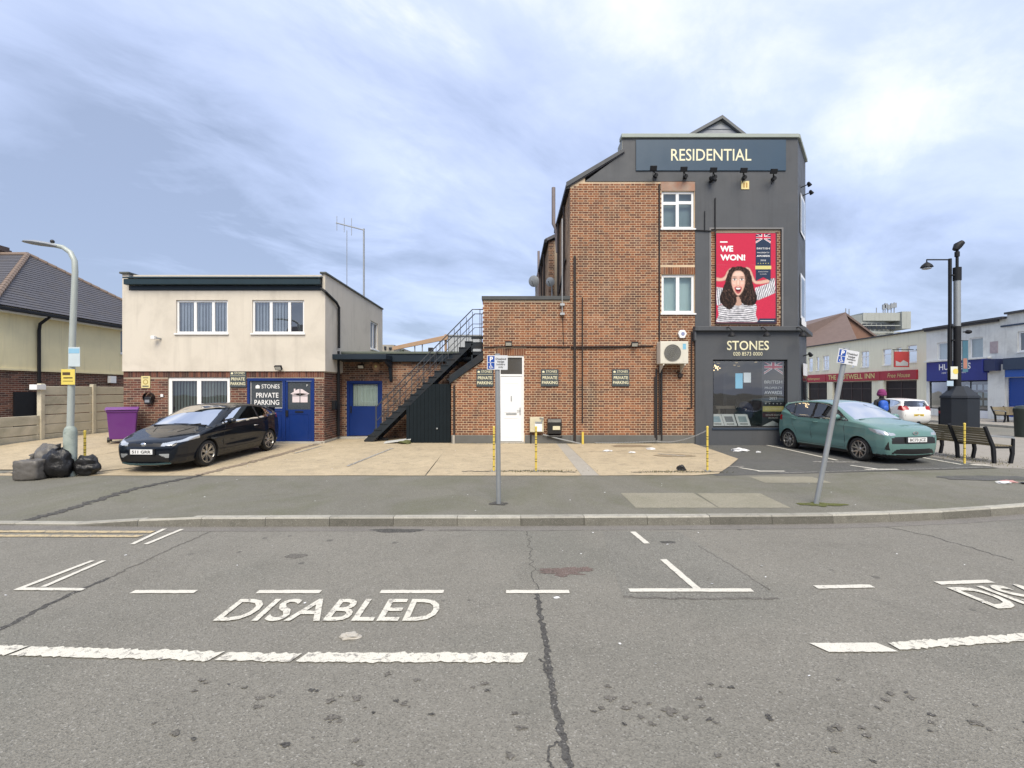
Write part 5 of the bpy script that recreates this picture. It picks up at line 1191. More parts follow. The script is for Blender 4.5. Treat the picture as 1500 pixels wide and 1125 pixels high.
mb = MB(); mb.ball((PX(640, 15.2), 15.225, PZ(628, 15.2)), .03, nu=8, nv=6); mb.build('lock', GALV, sh)
# things on the flat roof behind
rl = thing('timber_roof_rail', 'sloping weathered timber rail standing on the link roof', 'railing', (PX(620, 20), 20, 3.4))
mb = MB(); p0, p1 = (PX(575, 20), PZ(510.5, 20)), (PX(656, 20), PZ(494, 20)); mb.prism([(p0[0], p0[1] - .08), (p1[0], p1[1] - .1), (p1[0], p1[1] + .1), (p0[0], p0[1] + .08)], 'y', 19.95, 20.05); mb.build('rail', TIMB, rl, bevel=.008)
for px in (607, 618, 644, 652.5):
    t_ = (px - 575) / 81; zt_ = p0[1] + (p1[1] - p0[1]) * t_; box('post', TIMB if px > 650 else GALVD, PX(px, 20) - (.05 if px > 650 else .02), PX(px, 20) + (.05 if px > 650 else .02), 20.06, 20.12, 3.3, zt_ if px < 650 else zt_ + .15, rl)
cab = thing('roof_cabin', 'grey metal cabin on the flat roof behind the stair rails', 'cabin', (PX(676, 20.6), 20.6, 3.4))
mb = MB(); mb.box(PX(656, 20.6), PX(704, 20.6), 20.6, 21.5, 3.35, PZ(492.5, 20.6)); mb.build('body', M('pale_grey_cladding', (.40, .43, .47), .5, .08), cab, bevel=.01)
mb = MB(); mb.box(PX(655, 20.6), PX(705, 20.6), 20.55, 21.55, PZ(492.4, 20.6), PZ(490.5, 20.6)); mb.build('roof', GALVD, cab)
vt = MB().box(PX(627, 18.2), PX(634, 18.2), 18.2, 18.4, 3.35, PZ(509, 18.2)).build('roof_vent', LEAD, None, bevel=.01); tag(vt, 'small black box vent on the link roof edge', 'vent')
fb = thing('far_flat_block', 'pale distant flat-roofed block seen past the office corner', 'building', (PX(570, 34), 34, 0))
mb = MB(); mb.box(PX(555, 34), PX(577, 34), 34, 40, 0, PZ(505, 34)); mb.build('wall', CONC, fb)
mb = MB(); mb.box(PX(563, 34), PX(566, 34), 33.9, 33.99, PZ(512, 34), PZ(507.5, 34)); mb.build('window', DWIN, fb); mb = MB(); mb.box(PX(570, 34), PX(574, 34), 33.9, 33.99, PZ(512, 34), PZ(509, 34)); mb.build('window', DWIN, fb)
fb2 = thing('distant_bush', 'dark rounded bush far behind the link roof', 'bush', (PX(588, 36), 36, 0))
mb = MB(); rb = random.Random(5)
for k in range(700):
    a, r = rb.uniform(0, 6.28), rb.random() ** .5; x, y, z = PX(588, 36) + 1.0 * r * math.cos(a), 36 + .8 * r * math.sin(a), rb.uniform(.3, 1) ** .5 * (PZ(512, 36)) * (1 - .12 * r * r)
    d1, d2 = Vector([rb.gauss(0, 1) for _ in range(3)]).normalized() * .12, Vector([rb.gauss(0, 1) for _ in range(3)]).normalized() * .1; p = Vector((x, y, z)); mb.poly([p - d1, p + d2, p + d1, p - d2])
mb.build('foliage', M('dark_foliage', (.035, .05, .025), .8, .4, 6), fb2, fix=False)
# TV aerial mast on the office building
an = thing('tv_aerial', 'tall pole with a horizontal television aerial on the office roof edge', 'aerial', (PX(533, 19.2), 19.2, 5.5))
ax_, ayy = PX(533, 19.2), 19.2
mb = MB(); mb.tube([(ax_, ayy, 5.2), (ax_, ayy, PZ(335, ayy))], .035, 8); mb.build('mast', GALVD, an, smooth=40)
p, q = Vector((ax_, ayy, PZ(337, ayy))), Vector((PX(495, 19.2), 19.0, PZ(329, 19.2)))
mb = MB(); mb.tube([p, q], .025, 6); mb.build('boom', GALVD, an)
for px, t, b in ((496, 319, 340), (506, 321, 342), (516, 321, 346)):
    k = (px - 533) / (495 - 533); c_ = p.lerp(q, k); mb = MB(); mb.tube([(c_.x, c_.y, PZ(t, 19.2)), (c_.x, c_.y, PZ(b, 19.2))], .012, 5); mb.build('element', GALVD, an)
mb = MB(); mb.tube([(PX(510.5, 21), 20.8, 5.3), (PX(510.5, 21), 20.8, PZ(340, 21))], .016, 5); pl_ = mb.build('roof_pole', GALVD, None); tag(pl_, 'thin bare pole standing on the office roof beside the aerial', 'pole')
# aerial pole bracketed to the extension parapet
ap = thing('bracketed_pole', 'thin white pole bracketed to the brick extension corner', 'pole', (fx(823), W - .1, 4.5))
mb = MB(); mb.tube([(fx(823), W - .10, fz(462)), (fx(823), W - .10, fz(322))], .013, 6); mb.build('pole', GALV, ap)
for py in (447, 460.5):
    mb = MB(); mb.box(fx(820), fx(826.5), W - .13, W - .007, fz(py + 1.6), fz(py - 1.6)); mb.build('bracket', GALV, ap)
mb = MB(); mb.tube([(fx(824), W - .02, fz(464)), (fx(825.5), W - .02, fz(506))], .01, 5); mb.build('cable', BLACKM, ap)
# ================================================================== SIGNS AND WALL FITTINGS
PARKB = M('dark_slate_sign', (.055, .068, .075), .4, .08, 4)
def sign_board(px0, px1, py0, py1, Y, label, t=.025):
    s = thing('parking_sign', label, 'sign', (PX((px0 + px1) / 2, Y), Y, PZ(py1, Y)), 'private parking signs on the brick walls')
    x0, x1, z0, z1 = PX(px0, Y), PX(px1, Y), PZ(py1, Y), PZ(py0, Y); w, h = x1 - x0, z1 - z0
    mb = MB(); mb.box(x0, x1, Y - t, Y, z0, z1); mb.build('board', PARKB, s, bevel=.004)
    y = Y - t - .002
    logo(s, x0 + .07 * w, z1 - .2 * h, .06, y, CREAMT); text('STONES', s, CREAMT, x0 + .6 * w, y, z1 - .2 * h, .075, width=.62 * w)
    text('PRIVATE', s, CREAMT, x0 + .5 * w, y, z0 + .42 * h, .095, width=.84 * w, bold=.012); text('PARKING', s, CREAMT, x0 + .5 * w, y, z0 + .14 * h, .095, width=.9 * w, bold=.012)
    mb = MB(); mb.box(x0 + .04 * w, x1 - .04 * w, y - .001, y + .001, z1 - .30 * h, z1 - .285 * h); mb.build('rule_line', CREAMT, s)
    return s
WF = W - .012
sign_board(698, 722.7, 541, 566.5, WF, 'private parking sign half hidden by the post, left of the white door')
sign_board(792.5, 818, 541, 566, WF, 'private parking sign between the white door and the tall drainpipe')
sign_board(896.6, 921.5, 541, 566, WF, 'private parking sign below the small wall floodlight, left of the air conditioner')
sign_board(337.2, 361, 543.5, 567.5, WF, 'private parking sign squeezed between the patio window and the blue doors')
# RESIDENTIAL board
rb_ = thing('roof_sign', 'large dark blue sign reading RESIDENTIAL in pale gold at the gable top', 'sign', (fx(1040), PY, fz(251)))
mb = MB(); mb.box(fx(931), fx(1150), PY - .035, PY - .003, fz(251), fz(206)); mb.build('board', SIGNB, rb_, bevel=.006)
text('RESIDENTIAL', rb_, CREAMT, fx(1040), PY - .038, fz(236.5), .37, width=fx(1098.5) - fx(981.5), bold=.006)
# shop lettering
sl = thing('shop_lettering', 'pale gold STONES name and phone number above the shop window', 'sign', (fx(1093), SY, fz(521)))
text('STONES', sl, CREAMT, fx(1093), SY - .012, fz(513), .285, width=fx(1123.5) - fx(1062.5), bold=.012, name='name_lettering'); text('020 8573 0000', sl, CREAMT, fx(1093), SY - .012, fz(521.3), .115, width=fx(1114) - fx(1071.5), name='phone_lettering')
sl2 = MB()
for i in range(6): sl2.quad(sp(.3 + i * .08, .12, 3.1), sp(.35 + i * .08, .12, 3.1), sp(.35 + i * .08, .12, 3.5), sp(.3 + i * .08, .12, 3.5))
# yellow plate
yp = thing('yellow_plate', 'small square yellow plate high on the dark painted wall', 'sign', (fx(1090.5), PY, fz(278)))
mb = MB(); mb.box(fx(1085), fx(1096.5), PY - .02, PY - .002, fz(278), fz(266)); mb.build('plate', M('pale_yellow_plate', (.74, .62, .28), .5), yp, bevel=.004)
mb = MB()
for px in (1088, 1092): mb.box(fx(px), fx(px + 1.8), PY - .024, PY - .021, fz(275.5), fz(268.5))
mb.build('figures', M('brown_print', (.42, .22, .05), .6), yp)
# ---- poster
ps = thing('advert_poster', 'large red advertising poster of a cheering woman with long curly hair', 'poster', (fx(1093), W, fz(475)))
YP = W + .005
mb = MB(); mb.box(fx(1048), fx(1137.5), YP - .03, W + .043, fz(474.5), fz(341)); mb.build('frame', M('poster_frame', (.05, .02, .03), .4), ps, bevel=.006)
_pl = [0]
POST = {}
def PC(name, col):
    if name not in POST: POST[name] = M('poster_' + name, col, .6, .16 if 'skin' in name or 'hair' in name else .05, 9, spec=.12)
    return POST[name]
def QP(zx, zy, l): return (fx(1040 + zx / 7.5), YP - .032 - .0012 * l, fz(330 + zy / 7.5))
def pp(pts, col, l, par=None, name='print'):
    return MB().poly([QP(x, y, l) for x, y in pts]).build(name, col, par or ps, fix=False)
def smooth_poly(pts, n=6):
    out = []; m_ = len(pts)
    for i in range(m_):
        p0, p1, p2, p3 = (Vector((*pts[(i + k) % m_], 0)) for k in (-1, 0, 1, 2))
        for j in range(n):
            t = j / n; q = .5 * ((2 * p1) + (p2 - p0) * t + (2 * p0 - 5 * p1 + 4 * p2 - p3) * t * t + (-p0 + 3 * p1 - 3 * p2 + p3) * t ** 3); out.append((q.x, q.y))
    return out
PRED = PC('red', (.52, .032, .075)); PSK = PC('skin', (.66, .42, .34)); PSK2 = PC('skin_shade', (.52, .29, .23)); PSK3 = PC('skin_blush', (.64, .33, .28)); PSK4 = PC('skin_light', (.74, .53, .45)); PWH = PC('white', (.74, .74, .76)); PHA = PC('hair_dark', (.016, .010, .010)); PHB = PC('hair_mid', (.045, .026, .022)); PHC = PC('hair_light', (.10, .058, .045)); PST = PC('stripe', (.06, .06, .09)); PNV = PC('navy', (.028, .045, .085)); PLI = PC('lips', (.45, .06, .08)); PMO = PC('mouth', (.12, .015, .02)); PGO = PC('gold', (.62, .56, .22)); PBL = PC('eye', (.02, .02, .02))
pp([(65, 92), (715, 92), (715, 1068), (65, 1068)], PRED, 0, name='backing')
def portrait():
    """printed portrait: a fine mesh whose corner colours are the ink of the print"""
    st = 3.0; gx = np.arange(65, 715.1, st); gy = np.arange(436, 1068.1, st); X, Y = np.meshgrid(gx, gy); rg = np.random.RandomState(3)
    def blur(a, n):
        for _ in range(n): a = (a + np.roll(a, 1, 0) + np.roll(a, -1, 0) + np.roll(a, 1, 1) + np.roll(a, -1, 1)) / 5
        return a
    def nz(n): q = blur(rg.rand(*X.shape), n); return (q - q.mean()) / q.std()
    def poly(pts, soft=1, sm=True): return blur(inpoly(X, Y, smooth_poly(pts) if sm else pts).astype(float), soft)
    def ell(cx_, cy_, rx, ry, k=1.0): return np.clip((1 - np.hypot((X - cx_) / rx, (Y - cy_) / ry)) * k + .5, 0, 1)
    def gau(cx_, cy_, rx, ry): return np.exp(-((X - cx_) / rx) ** 2 - ((Y - cy_) / ry) ** 2)
    I = np.zeros(X.shape + (3,)) + np.array([.52, .032, .075])
    def put(m, col): I[:] = I * (1 - m[..., None]) + np.asarray(col) * m[..., None]
    sk = np.array([.66, .42, .335])
    def shade(m, n, col, lo=.55): e = np.clip(blur(m, n) * 1.9 - .85, 0, 1); put(m, col * (lo + (1 - lo) * e)[..., None])
    shade(poly([(66, 575), (120, 582), (160, 555), (185, 505), (225, 470), (245, 500), (215, 525), (190, 590), (140, 614), (66, 614)]), 14, sk); shade(poly([(385, 464), (428, 472), (455, 515), (482, 585), (515, 614), (640, 596), (655, 628), (520, 652), (462, 622), (425, 560), (395, 505)]), 14, sk)
    fold = .80 + .10 * nz(26)
    def shirt(m, ph, per, wd, tilt=0):
        s_ = np.mod(ph, per) / per; st_ = blur((s_ < wd).astype(float), 1); c = np.clip(fold, .45, 1)[..., None] * (np.array([.78, .78, .82]) * (1 - st_[..., None]) + np.array([.07, .07, .12]) * st_[..., None]); I[:] = I * (1 - m[..., None]) + c * m[..., None]
    shirt(poly([(655, 590), (708, 583), (712, 745), (640, 778), (515, 828), (495, 790), (490, 690), (560, 668), (640, 640)], 1, False), X + .30 * (Y - 700) + 2.5 * nz(60), 23, .34); shirt(poly([(66, 680), (140, 690), (150, 850), (90, 890), (66, 870)], 1, False), X - .1 * Y, 22, .34)
    shirt(poly([(85, 900), (170, 860), (305, 836), (440, 860), (505, 880), (498, 980), (497, 1100), (88, 1100), (92, 980)]), Y + 18 * ((X - 295) / 205) ** 2 + 1.2 * nz(60), 23, .34)
    shade(poly([(258, 730), (350, 730), (352, 840), (332, 882), (275, 882), (252, 835)]), 12, sk * .72)
    w1, w2, w3 = nz(30), nz(10), nz(3)
    hm = poly([(300, 452), (240, 466), (198, 510), (178, 570), (160, 640), (138, 700), (110, 770), (104, 830), (140, 884), (200, 925), (252, 902), (284, 850), (292, 790), (318, 790), (335, 840), (372, 876), (430, 886), (490, 866), (514, 800), (492, 730), (472, 680), (456, 610), (446, 545), (415, 490), (360, 459)])
    hm = np.clip(blur(np.clip((blur(hm, 12) + .10 * w2 + .05 * w3 - .42) * 6, 0, 1), 1), 0, 1)
    side = np.sign(X - 305); wave = np.sin((X * .13 + side * Y * .035) + 1.5 * w1 + .5 * np.sin(Y * .06 + w1 * 2)) * .6 + np.sin(X * .33 + Y * .05 * side + 2.2 * w1 + w2) * .4
    lum = np.clip(.38 + .42 * wave + .14 * w3, 0, 1) ** 1.8 * (.35 + .65 * gau(305, 640, 260, 220)); put(hm, np.array([.014, .009, .009]) + lum[..., None] * np.array([.12, .066, .05]))
    fm = poly([(305, 500), (262, 512), (236, 560), (229, 620), (242, 690), (271, 748), (305, 776), (341, 750), (370, 690), (383, 620), (377, 560), (350, 512)], 2); e = np.clip(blur(fm, 30) * 2.1 - .95, 0, 1)
    f = sk * (.58 + .50 * e)[..., None]; add = lambda m, c, k: f.__iadd__((np.array(c) - f) * (m * k)[..., None])
    add(gau(305, 540, 55, 26), (.80, .60, .52), .6); add(gau(252, 660, 24, 26), (.66, .33, .28), .6); add(gau(357, 660, 24, 26), (.66, .33, .28), .6); add(gau(262, 640, 20, 14), (.82, .62, .54), .5); add(gau(347, 640, 20, 14), (.82, .62, .54), .5); add(gau(305, 625, 7, 34), (.84, .66, .58), .6); add(gau(289, 640, 7, 26), (.42, .22, .17), .35); add(gau(321, 640, 7, 26), (.42, .22, .17), .45); add(gau(305, 667, 18, 5), (.36, .17, .13), .6); add(gau(305, 765, 26, 8), (.78, .56, .48), .4)
    for ex in (266, 345):
        add(gau(ex, 590, 30, 18), (.36, .19, .16), .55); add(gau(ex, 570 + 0 * X, 27, 5), (.03, .018, .016), .85); add(ell(ex, 598, 22, 11, 3), (.80, .79, .78), .95); add(ell(ex, 597, 10, 11, 4), (.09, .06, .045), 1); add(gau(ex, 588, 24, 4.5), (.02, .012, .012), .9); add(gau(ex + 3, 594, 3, 3), (.9, .9, .9), .9); add(gau(ex, 611, 20, 4), (.38, .2, .17), .5)
    lips = inpoly(X, Y, smooth_poly([(266, 684), (288, 675), (305, 681), (322, 675), (344, 684), (338, 728), (306, 756), (273, 728)])).astype(float); inn = inpoly(X, Y, smooth_poly([(276, 691), (306, 687), (335, 691), (329, 722), (306, 742), (283, 722)])).astype(float); th = inpoly(X, Y, [(279, 690), (333, 690), (328, 704), (306, 708), (284, 704)]).astype(float)
    add(blur(lips, 1), (.48, .09, .10), .95); add(blur(inn, 1), (.10, .012, .016), 1); add(gau(306, 735, 16, 9), (.42, .12, .12), .7); add(blur(th, 1), (.82, .80, .77), 1)
    put(fm, f) if False else I.__setitem__(slice(None), I * (1 - fm[..., None]) + f * fm[..., None])
    fr = np.clip(blur(hm, 2) * np.clip((w2 * .5 + w3 * .3 + np.abs(X - 305) / 75 - 1.45) * 2, 0, 1) * (Y < 700) * (1 - fm), 0, 1); I[:] = I * (1 - fr[..., None]) + np.array([.03, .019, .017]) * fr[..., None]
    I[:] = np.clip(I * (1 + .03 * w3[..., None]), 0, 1)
    n, m = X.shape; me = bpy.data.meshes.new('portrait_print'); V = [QP(x, y, 2) for y in gy for x in gx]; F = [(r * m + c, r * m + c + 1, (r + 1) * m + c + 1, (r + 1) * m + c) for r in range(n - 1) for c in range(m - 1)]
    me.from_pydata(V, [], F); at = me.color_attributes.new('Col', 'FLOAT_COLOR', 'POINT'); at.data.foreach_set('color', np.concatenate([I, np.ones(X.shape + (1,))], -1).ravel())
    t = NT('portrait_ink'); vc = t.n('ShaderNodeVertexColor'); vc.layer_name = 'Col'; t.p(Base_Color=vc.outputs[0], Roughness=.6, Specular_IOR_Level=.15); me.materials.append(t.m)
    o = link(bpy.data.objects.new('portrait_print', me)); o.parent = ps; o.matrix_parent_inverse = Matrix.Translation(-ORG[ps.name]); return o
portrait()
mb = MB()
text('WE', ps, WHITET, QP(180, 0, 0)[0], QP(0, 0, 4)[1], QP(0, 290, 0)[2], .17, width=.42, bold=.045); text('WON!', ps, WHITET, QP(250, 0, 0)[0], QP(0, 0, 4)[1], QP(0, 386, 0)[2], .17, width=.80, bold=.045)
pp([(106, 180), (188, 180), (188, 194), (106, 194)], WHITET, 3)
pp([(540, 1025), (715, 1025), (715, 1068), (510, 1068)], PNV, 3); pp([(545, 1046), (700, 1046), (700, 1052), (545, 1052)], PWH, 4)
def banner(par, B, layer, flagrows):
    """award ribbon in unit coords B(u, v, l): u 0..1 across, v 0 top .. 1 bottom"""
    def b(pts, col, l, name='print'): return MB().poly([B(u, v, l) for u, v in pts]).build(name, col, par, fix=False)
    return b
def ribbon(par, B, gold_z, pal_white, nav):
    def b(pts, col, l, name='print'): return MB().poly([B(u, v, l) for u, v in pts]).build(name, col, par, fix=False)
    return b
def jack(b, v0, v1, l):      # union flag strip with an inverted V cut
    b([(0, v0), (1, v0), (1, v1), (.5, v0 + (v1 - v0) * .55), (0, v1)], PNV, l, 'flag'); h = v1 - v0; f = lambda u, q: (u, v0 + h * q)
    for s_ in (0, 1):
        m = lambda u: 1 - u if s_ else u
        b([f(m(0), 0), f(m(.10), 0), f(m(.5), .30), f(m(.42), .40)], PWH, l + .3); b([f(m(0), 1), f(m(0), .78), f(m(.4), .42), f(m(.5), .5)], PWH, l + .3)
        b([f(m(0), .03), f(m(.04), 0), f(m(.48), .33), f(m(.46), .37)], PRED, l + .5); b([f(m(0), .93), f(m(0), .86), f(m(.42), .43), f(m(.46), .47)], PRED, l + .5)
        b([f(m(.5), .26), f(m(.02), .26), f(m(.02), .50), f(m(.5), .50)], PWH, l + .6); b([f(m(.5), .30), f(m(.02), .30), f(m(.02), .46), f(m(.5), .46)], PRED, l + .9)
    b([f(.38, 0), f(.62, 0), f(.62, .52), f(.38, .52)], PWH, l + .7); b([f(.43, 0), f(.57, 0), f(.57, .53), f(.43, .53)], PRED, l + 1.0)
def star(b, u, v, r, asp, col, l):
    b([(u + r * (1 if k % 2 == 0 else .42) * math.sin(k * math.pi / 5), v - r * asp * (1 if k % 2 == 0 else .42) * math.cos(k * math.pi / 5)) for k in range(10)], col, l, 'star')
def PB(u, v, l): return QP(497 + u * 165, 100 + v * 515, 3 + l)
bb = ribbon(ps, PB, 0, 0, 0)
bb([(0, 0), (1, 0), (1, 1), (.5, .92), (0, 1)], PNV, 0, 'ribbon'); jack(bb, 0, .20, .5)
def btext(s, u, v, cap, wu, par=ps, B=PB, m=None, l=2.2, bold=.0):
    x, y, z = B(u, v, l); x1 = B(1, 0, 0)[0] - B(0, 0, 0)[0]; text(s, par, m or WHITET, x, y, z, cap, width=wu * x1, bold=bold)
btext('BRITISH', .5, .325, .055, .86); btext('PROPERTY', .5, .41, .04, .82); btext('AWARDS', .5, .485, .055, .86, bold=.02); btext('2023', .5, .575, .045, .36)
for i in range(5): star(bb, .16 + i * .17, .625, .045, .33, PGO, 2)
bb([(-.03, .675), (1.03, .675), (1.03, .75), (-.03, .75)], PGO, 1.5, 'gold_band'); btext('ESTATE AGENT', .5, .81, .022, .66); btext('IN HAYES', .5, .86, .022, .42)
# award banner in the shop window (stands behind the glass)
aw = thing('award_banner', 'dark award banner with British flag top behind the shop window', 'banner', (fx(1133), SY + .3, fz(626)))
YA = SY + .13
A0, A1, AZ0, AZ1 = fx(1117), fx(1150), fz(625.5), fz(529)
mb = MB(); mb.box(A0, A1, YA + .004, YA + .02, AZ0, AZ1); mb.build('panel', M('charcoal_banner', (.03, .032, .042), .5), aw)
def AB(u, v, l): return (A0 + (A1 - A0) * (.08 + .84 * u), YA - .001 * l, AZ1 - (AZ1 - AZ0) * v)
ab = ribbon(aw, AB, 0, 0, 0); jack(ab, .015, .205, .5)
for s_, v, cap, w_, bd_ in (('BRITISH', .34, .10, .94, 0), ('PROPERTY', .425, .075, .92, 0), ('AWARDS', .50, .10, .94, .02), ('2023', .585, .085, .42, 0)): btext(s_, .5, v, cap, w_, aw, AB, WHITET, 2.2, bd_)
ab([(0, .515), (1, .515), (1, .519), (0, .519)], WHITET, 1.5, 'rule_line')
for i in range(5): star(ab, .1 + i * .2, .645, .045, .34, WHITET, 2)
ab([(-.06, .685), (1.06, .685), (1.06, .765), (-.06, .765)], PGO, 1.5, 'gold_band'); btext('GOLD WINNER', .5, .74, .07, .9, aw, AB, CREAMT, 2.2, .01); btext('ESTATE AGENT', .5, .83, .05, .8, aw, AB); btext('IN HAYES', .5, .875, .05, .5, aw, AB)
# property cards standing in the window
for i, (a, b, lab) in enumerate(((1045, 1062.5, 'white property card nearest the left jamb of the shop window'), (1063, 1081.5, 'white property card in the middle of the shop window trio'), (1083, 1101.5, 'white property card beside the desk in the shop window'))):
    t = thing('property_card', lab, 'display card', (fx(a), SY + .2, fz(625.5)), 'property cards in the shop window')
    y0 = SY + .14; z0, z1 = fz(625.8), fz(607); x0, x1 = fx(a), fx(b); lean = .16; sk = -.06
    mb = MB(); mb.add([(x0 + .0, y0, z0), (x1, y0, z0), (x1 + sk, y0 + lean, z1), (x0 + sk, y0 + lean, z1)], [(0, 1, 2, 3)]); mb.build('card', M('card_white', (.80, .82, .82), .35, .03), t, fix=False)
    def cp(u, v): return (x0 + (x1 - x0) * u + sk * v, y0 + lean * v - .004, z0 + (z1 - z0) * v)
    mb = MB(); mb.poly([cp(.18, .38), cp(.82, .38), cp(.82, .82), cp(.18, .82)]); mb.build('photo_print', M('card_photo_%d' % i, ((.35, .52, .62), (.16, .19, .22), (.36, .45, .48))[i], .4, .45, 6), t, fix=False)
    mb = MB(); mb.poly([cp(.2, .2), cp(.8, .2), cp(.8, .27), cp(.2, .27)]); mb.build('text_line', PARKB, t, fix=False)
gc = thing('folded_card', 'white tent-shaped card at the foot of the award banner', 'display card', (fx(1128), SY + .16, fz(626)))
mb = MB(); mb.prism([(fx(1113), fz(625.8)), (fx(1140), fz(625.8)), (fx(1140), fz(620)), (fx(1132), fz(616.5))], 'y', SY + .10, SY + .118); mb.build('card', M('card_white', (.80, .82, .82), .35, .03), gc)
# ---- lamps
def floodlight(px, py, label, Y=PY, grp='floodlights under the roof sign', sc=1.0):
    sc *= .86; x, z = fx(px), fz(py) - .22; t = thing('floodlight', label, 'floodlight', (x, Y, z), grp)
    Mx = Matrix.Translation((x, Y - .42 * sc, z + .03)) @ Matrix.Rotation(R(22), 4, 'X')
    mb = MB(); mb.box(-.12 * sc, .12 * sc, -.035, .035, -.085 * sc, .085 * sc, Mx); hd = mb.build('lamp_head', BLACKM, t, bevel=.008)
    mb = MB(); mb.box(-.10 * sc, .10 * sc, .036, .040, -.068 * sc, .068 * sc, Mx); mb.build('lens', M('lamp_lens', (.25, .27, .3), .1), hd)
    xr = x + .19 * sc; mb = MB(); mb.tube([(xr, Y, z - .06), (xr, Y - .14 * sc, z - .07)], .075 * sc, 10); mb.build('mount', BLACKM, t, smooth=40)
    mb = MB(); mb.tube([(x + .0, Y - .38 * sc, z - .03), (x + .02, Y - .28 * sc, z - .24 * sc), (xr - .1, Y - .1, z - .30 * sc), (xr, Y - .06, z - .12)], .011, 6); mb.build('cable', BLACKM, t)
    mb = MB(); mb.tube([(xr, Y - .08, z - .04), (x, Y - .38 * sc, z + .0)], .018, 6); mb.build('arm', BLACKM, t)
    return t
for px, py, lab in ((952, 246, 'black floodlight at the left end of the row below the RESIDENTIAL sign'), (995.4, 247.5, 'black floodlight below the letter R of the RESIDENTIAL sign'), (1037.7, 248.5, 'black floodlight in the middle of the row below the RESIDENTIAL sign'), (1081, 249, 'black floodlight below the end of the word RESIDENTIAL'), (1124, 250.5, 'black floodlight at the right end of the row below the RESIDENTIAL sign')): floodlight(px, py, lab)
t = thing('wall_camera', 'small black camera under the middle floodlight of the roof sign', 'camera', (fx(1040), PY, fz(267)))
mb = MB(); mb.ball((fx(1039), PY - .12, fz(264)), .07); mb.box(fx(1038), fx(1041), PY - .2, PY - .003, fz(268.5), fz(266)); mb.tube([(fx(1039), PY - .12, fz(264)), (fx(1043), PY - .26, fz(270))], .045, 8); mb.build('camera_body', BLACKM, t, smooth=40)
for px, lab in ((1061.5, 'swan-neck lamp over the letter S at the left of the shop ledge'), (1111, 'swan-neck lamp in the middle of the shop ledge'), (1162, 'swan-neck lamp at the corner end of the shop ledge')):
    t = thing('swan_neck_lamp', lab, 'wall lamp', (fx(px), PY, fz(485)), 'swan neck lamps along the shop ledge'); x = fx(px)
    mb = MB(); mb.tube([(x - .12, PY, fz(488)), (x - .1, PY - .1, fz(483)), (x - .03, PY - .3, fz(481)), (x, PY - .48, fz(487)), (x, PY - .48, fz(490))], .016, 6); mb.build('arm', BLACKM, t, smooth=40)
    mb = MB(); mb.lathe([(.02, .06), (.05, .04), (.10, -.02), (.115, -.07), (.09, -.06)], (x, PY - .48, fz(492)), n=14); mb.build('lamp_shade', BLACKM, t, smooth=40)
for k, (tt, z, lab) in enumerate(((.35, fz(262), 'upper black spotlight on the splayed corner under the parapet'), (.62, fz(266), 'lower black spotlight on the splayed corner under the parapet'), (.5, fz(517), 'black spotlight on the splayed corner above the shop door'))):
    t = thing('spotlight', lab, 'spotlight', sp(tt, 0, z), 'spotlights on the splayed corner')
    p = Vector(sp(tt, .24, z)); mb = MB(); mb.tube([sp(tt, 0, z - .05), sp(tt, .2, z)], .018, 6); mb.build('arm', BLACKM, t); mb = MB(); mb.tube([p + Vector((-.05, -.02, .05)), p + Vector((.04, .02, -.04))], [.04, .07], 10); mb.build('lamp_head', BLACKM, t, smooth=40)
def small_flood(px, py, Y, label, lit=False):
    x, z = PX(px, Y), PZ(py, Y); t = thing('wall_light', label, 'wall light', (x, Y, z)); Mx = Matrix.Translation((x, Y - .14, z)) @ Matrix.Rotation(R(35), 4, 'X')
    mb = MB(); mb.box(-.11, .11, -.035, .035, -.075, .075, Mx); h = mb.build('lamp_head', BLACKM, t, bevel=.008); mb = MB(); mb.box(-.09, .09, -.04, -.036, -.055, .055, Mx); mb.build('lens', M('led_lens', (.55, .55, .5), .2), h); mb = MB(); mb.box(-.03 + x, .03 + x, Y - .12, Y, z - .08, z + .02); mb.build('mount', BLACKM, t)
    return t
small_flood(745, 504, W - .012, 'small floodlight above the white door'); small_flood(928, 505, W - .012, 'small floodlight on the tall brick wall left of the air conditioner')
small_flood(411, 539, W - .03, 'small floodlight above the blue parking door'); small_flood(530.5, 537, LY - .012, 'small floodlight above the blue door under the canopy')
# ---- air conditioner
ac = thing('air_conditioner', 'cream air conditioning unit on brackets on the brick wall', 'air conditioner', (fx(980), W, fz(535)))
x0, x1, z0, z1 = fx(961), fx(1001), fz(534), fz(502); ya_ = W - .44
ACM = M('cream_metal_casing', (.62, .60, .52), .45, .06, 2, streak=.2)
gx0, gx1, gz0, gz1 = fx(966), fx(990.5), fz(531), fz(506); gcx, gcz, gr = (gx0 + gx1) / 2, (gz0 + gz1) / 2, (gx1 - gx0) / 2 - .01
mb = MB(); mb.box(x0, x1, ya_, W - .05, z0, z1); bo = mb.build('casing', ACM, ac, bevel=.02)
MB().lathe([(0, 0), (gr, 0), (gr, .006)], (gcx, ya_ - .008, gcz), 'y', 28).build('fan_recess', M('fan_dark', (.14, .14, .13), .6), ac, fix=False)
mb = MB()
for k in range(5): mb.lathe([(gr * (k + 1) / 5 - .006, -.004), (gr * (k + 1) / 5, -.012), (gr * (k + 1) / 5 + .006, -.004)], (gcx, ya_ - .010, gcz), 'y', 28)
for k in range(16):
    a = math.pi * k / 8; mb.tube([(gcx + .03 * math.cos(a), ya_ - .018, gcz + .03 * math.sin(a)), (gcx + gr * math.cos(a), ya_ - .014, gcz + gr * math.sin(a))], .003, 4)
mb.build('fan_grille', M('grey_fan_grille', (.20, .20, .18), .5), ac, fix=False)
mb = MB()
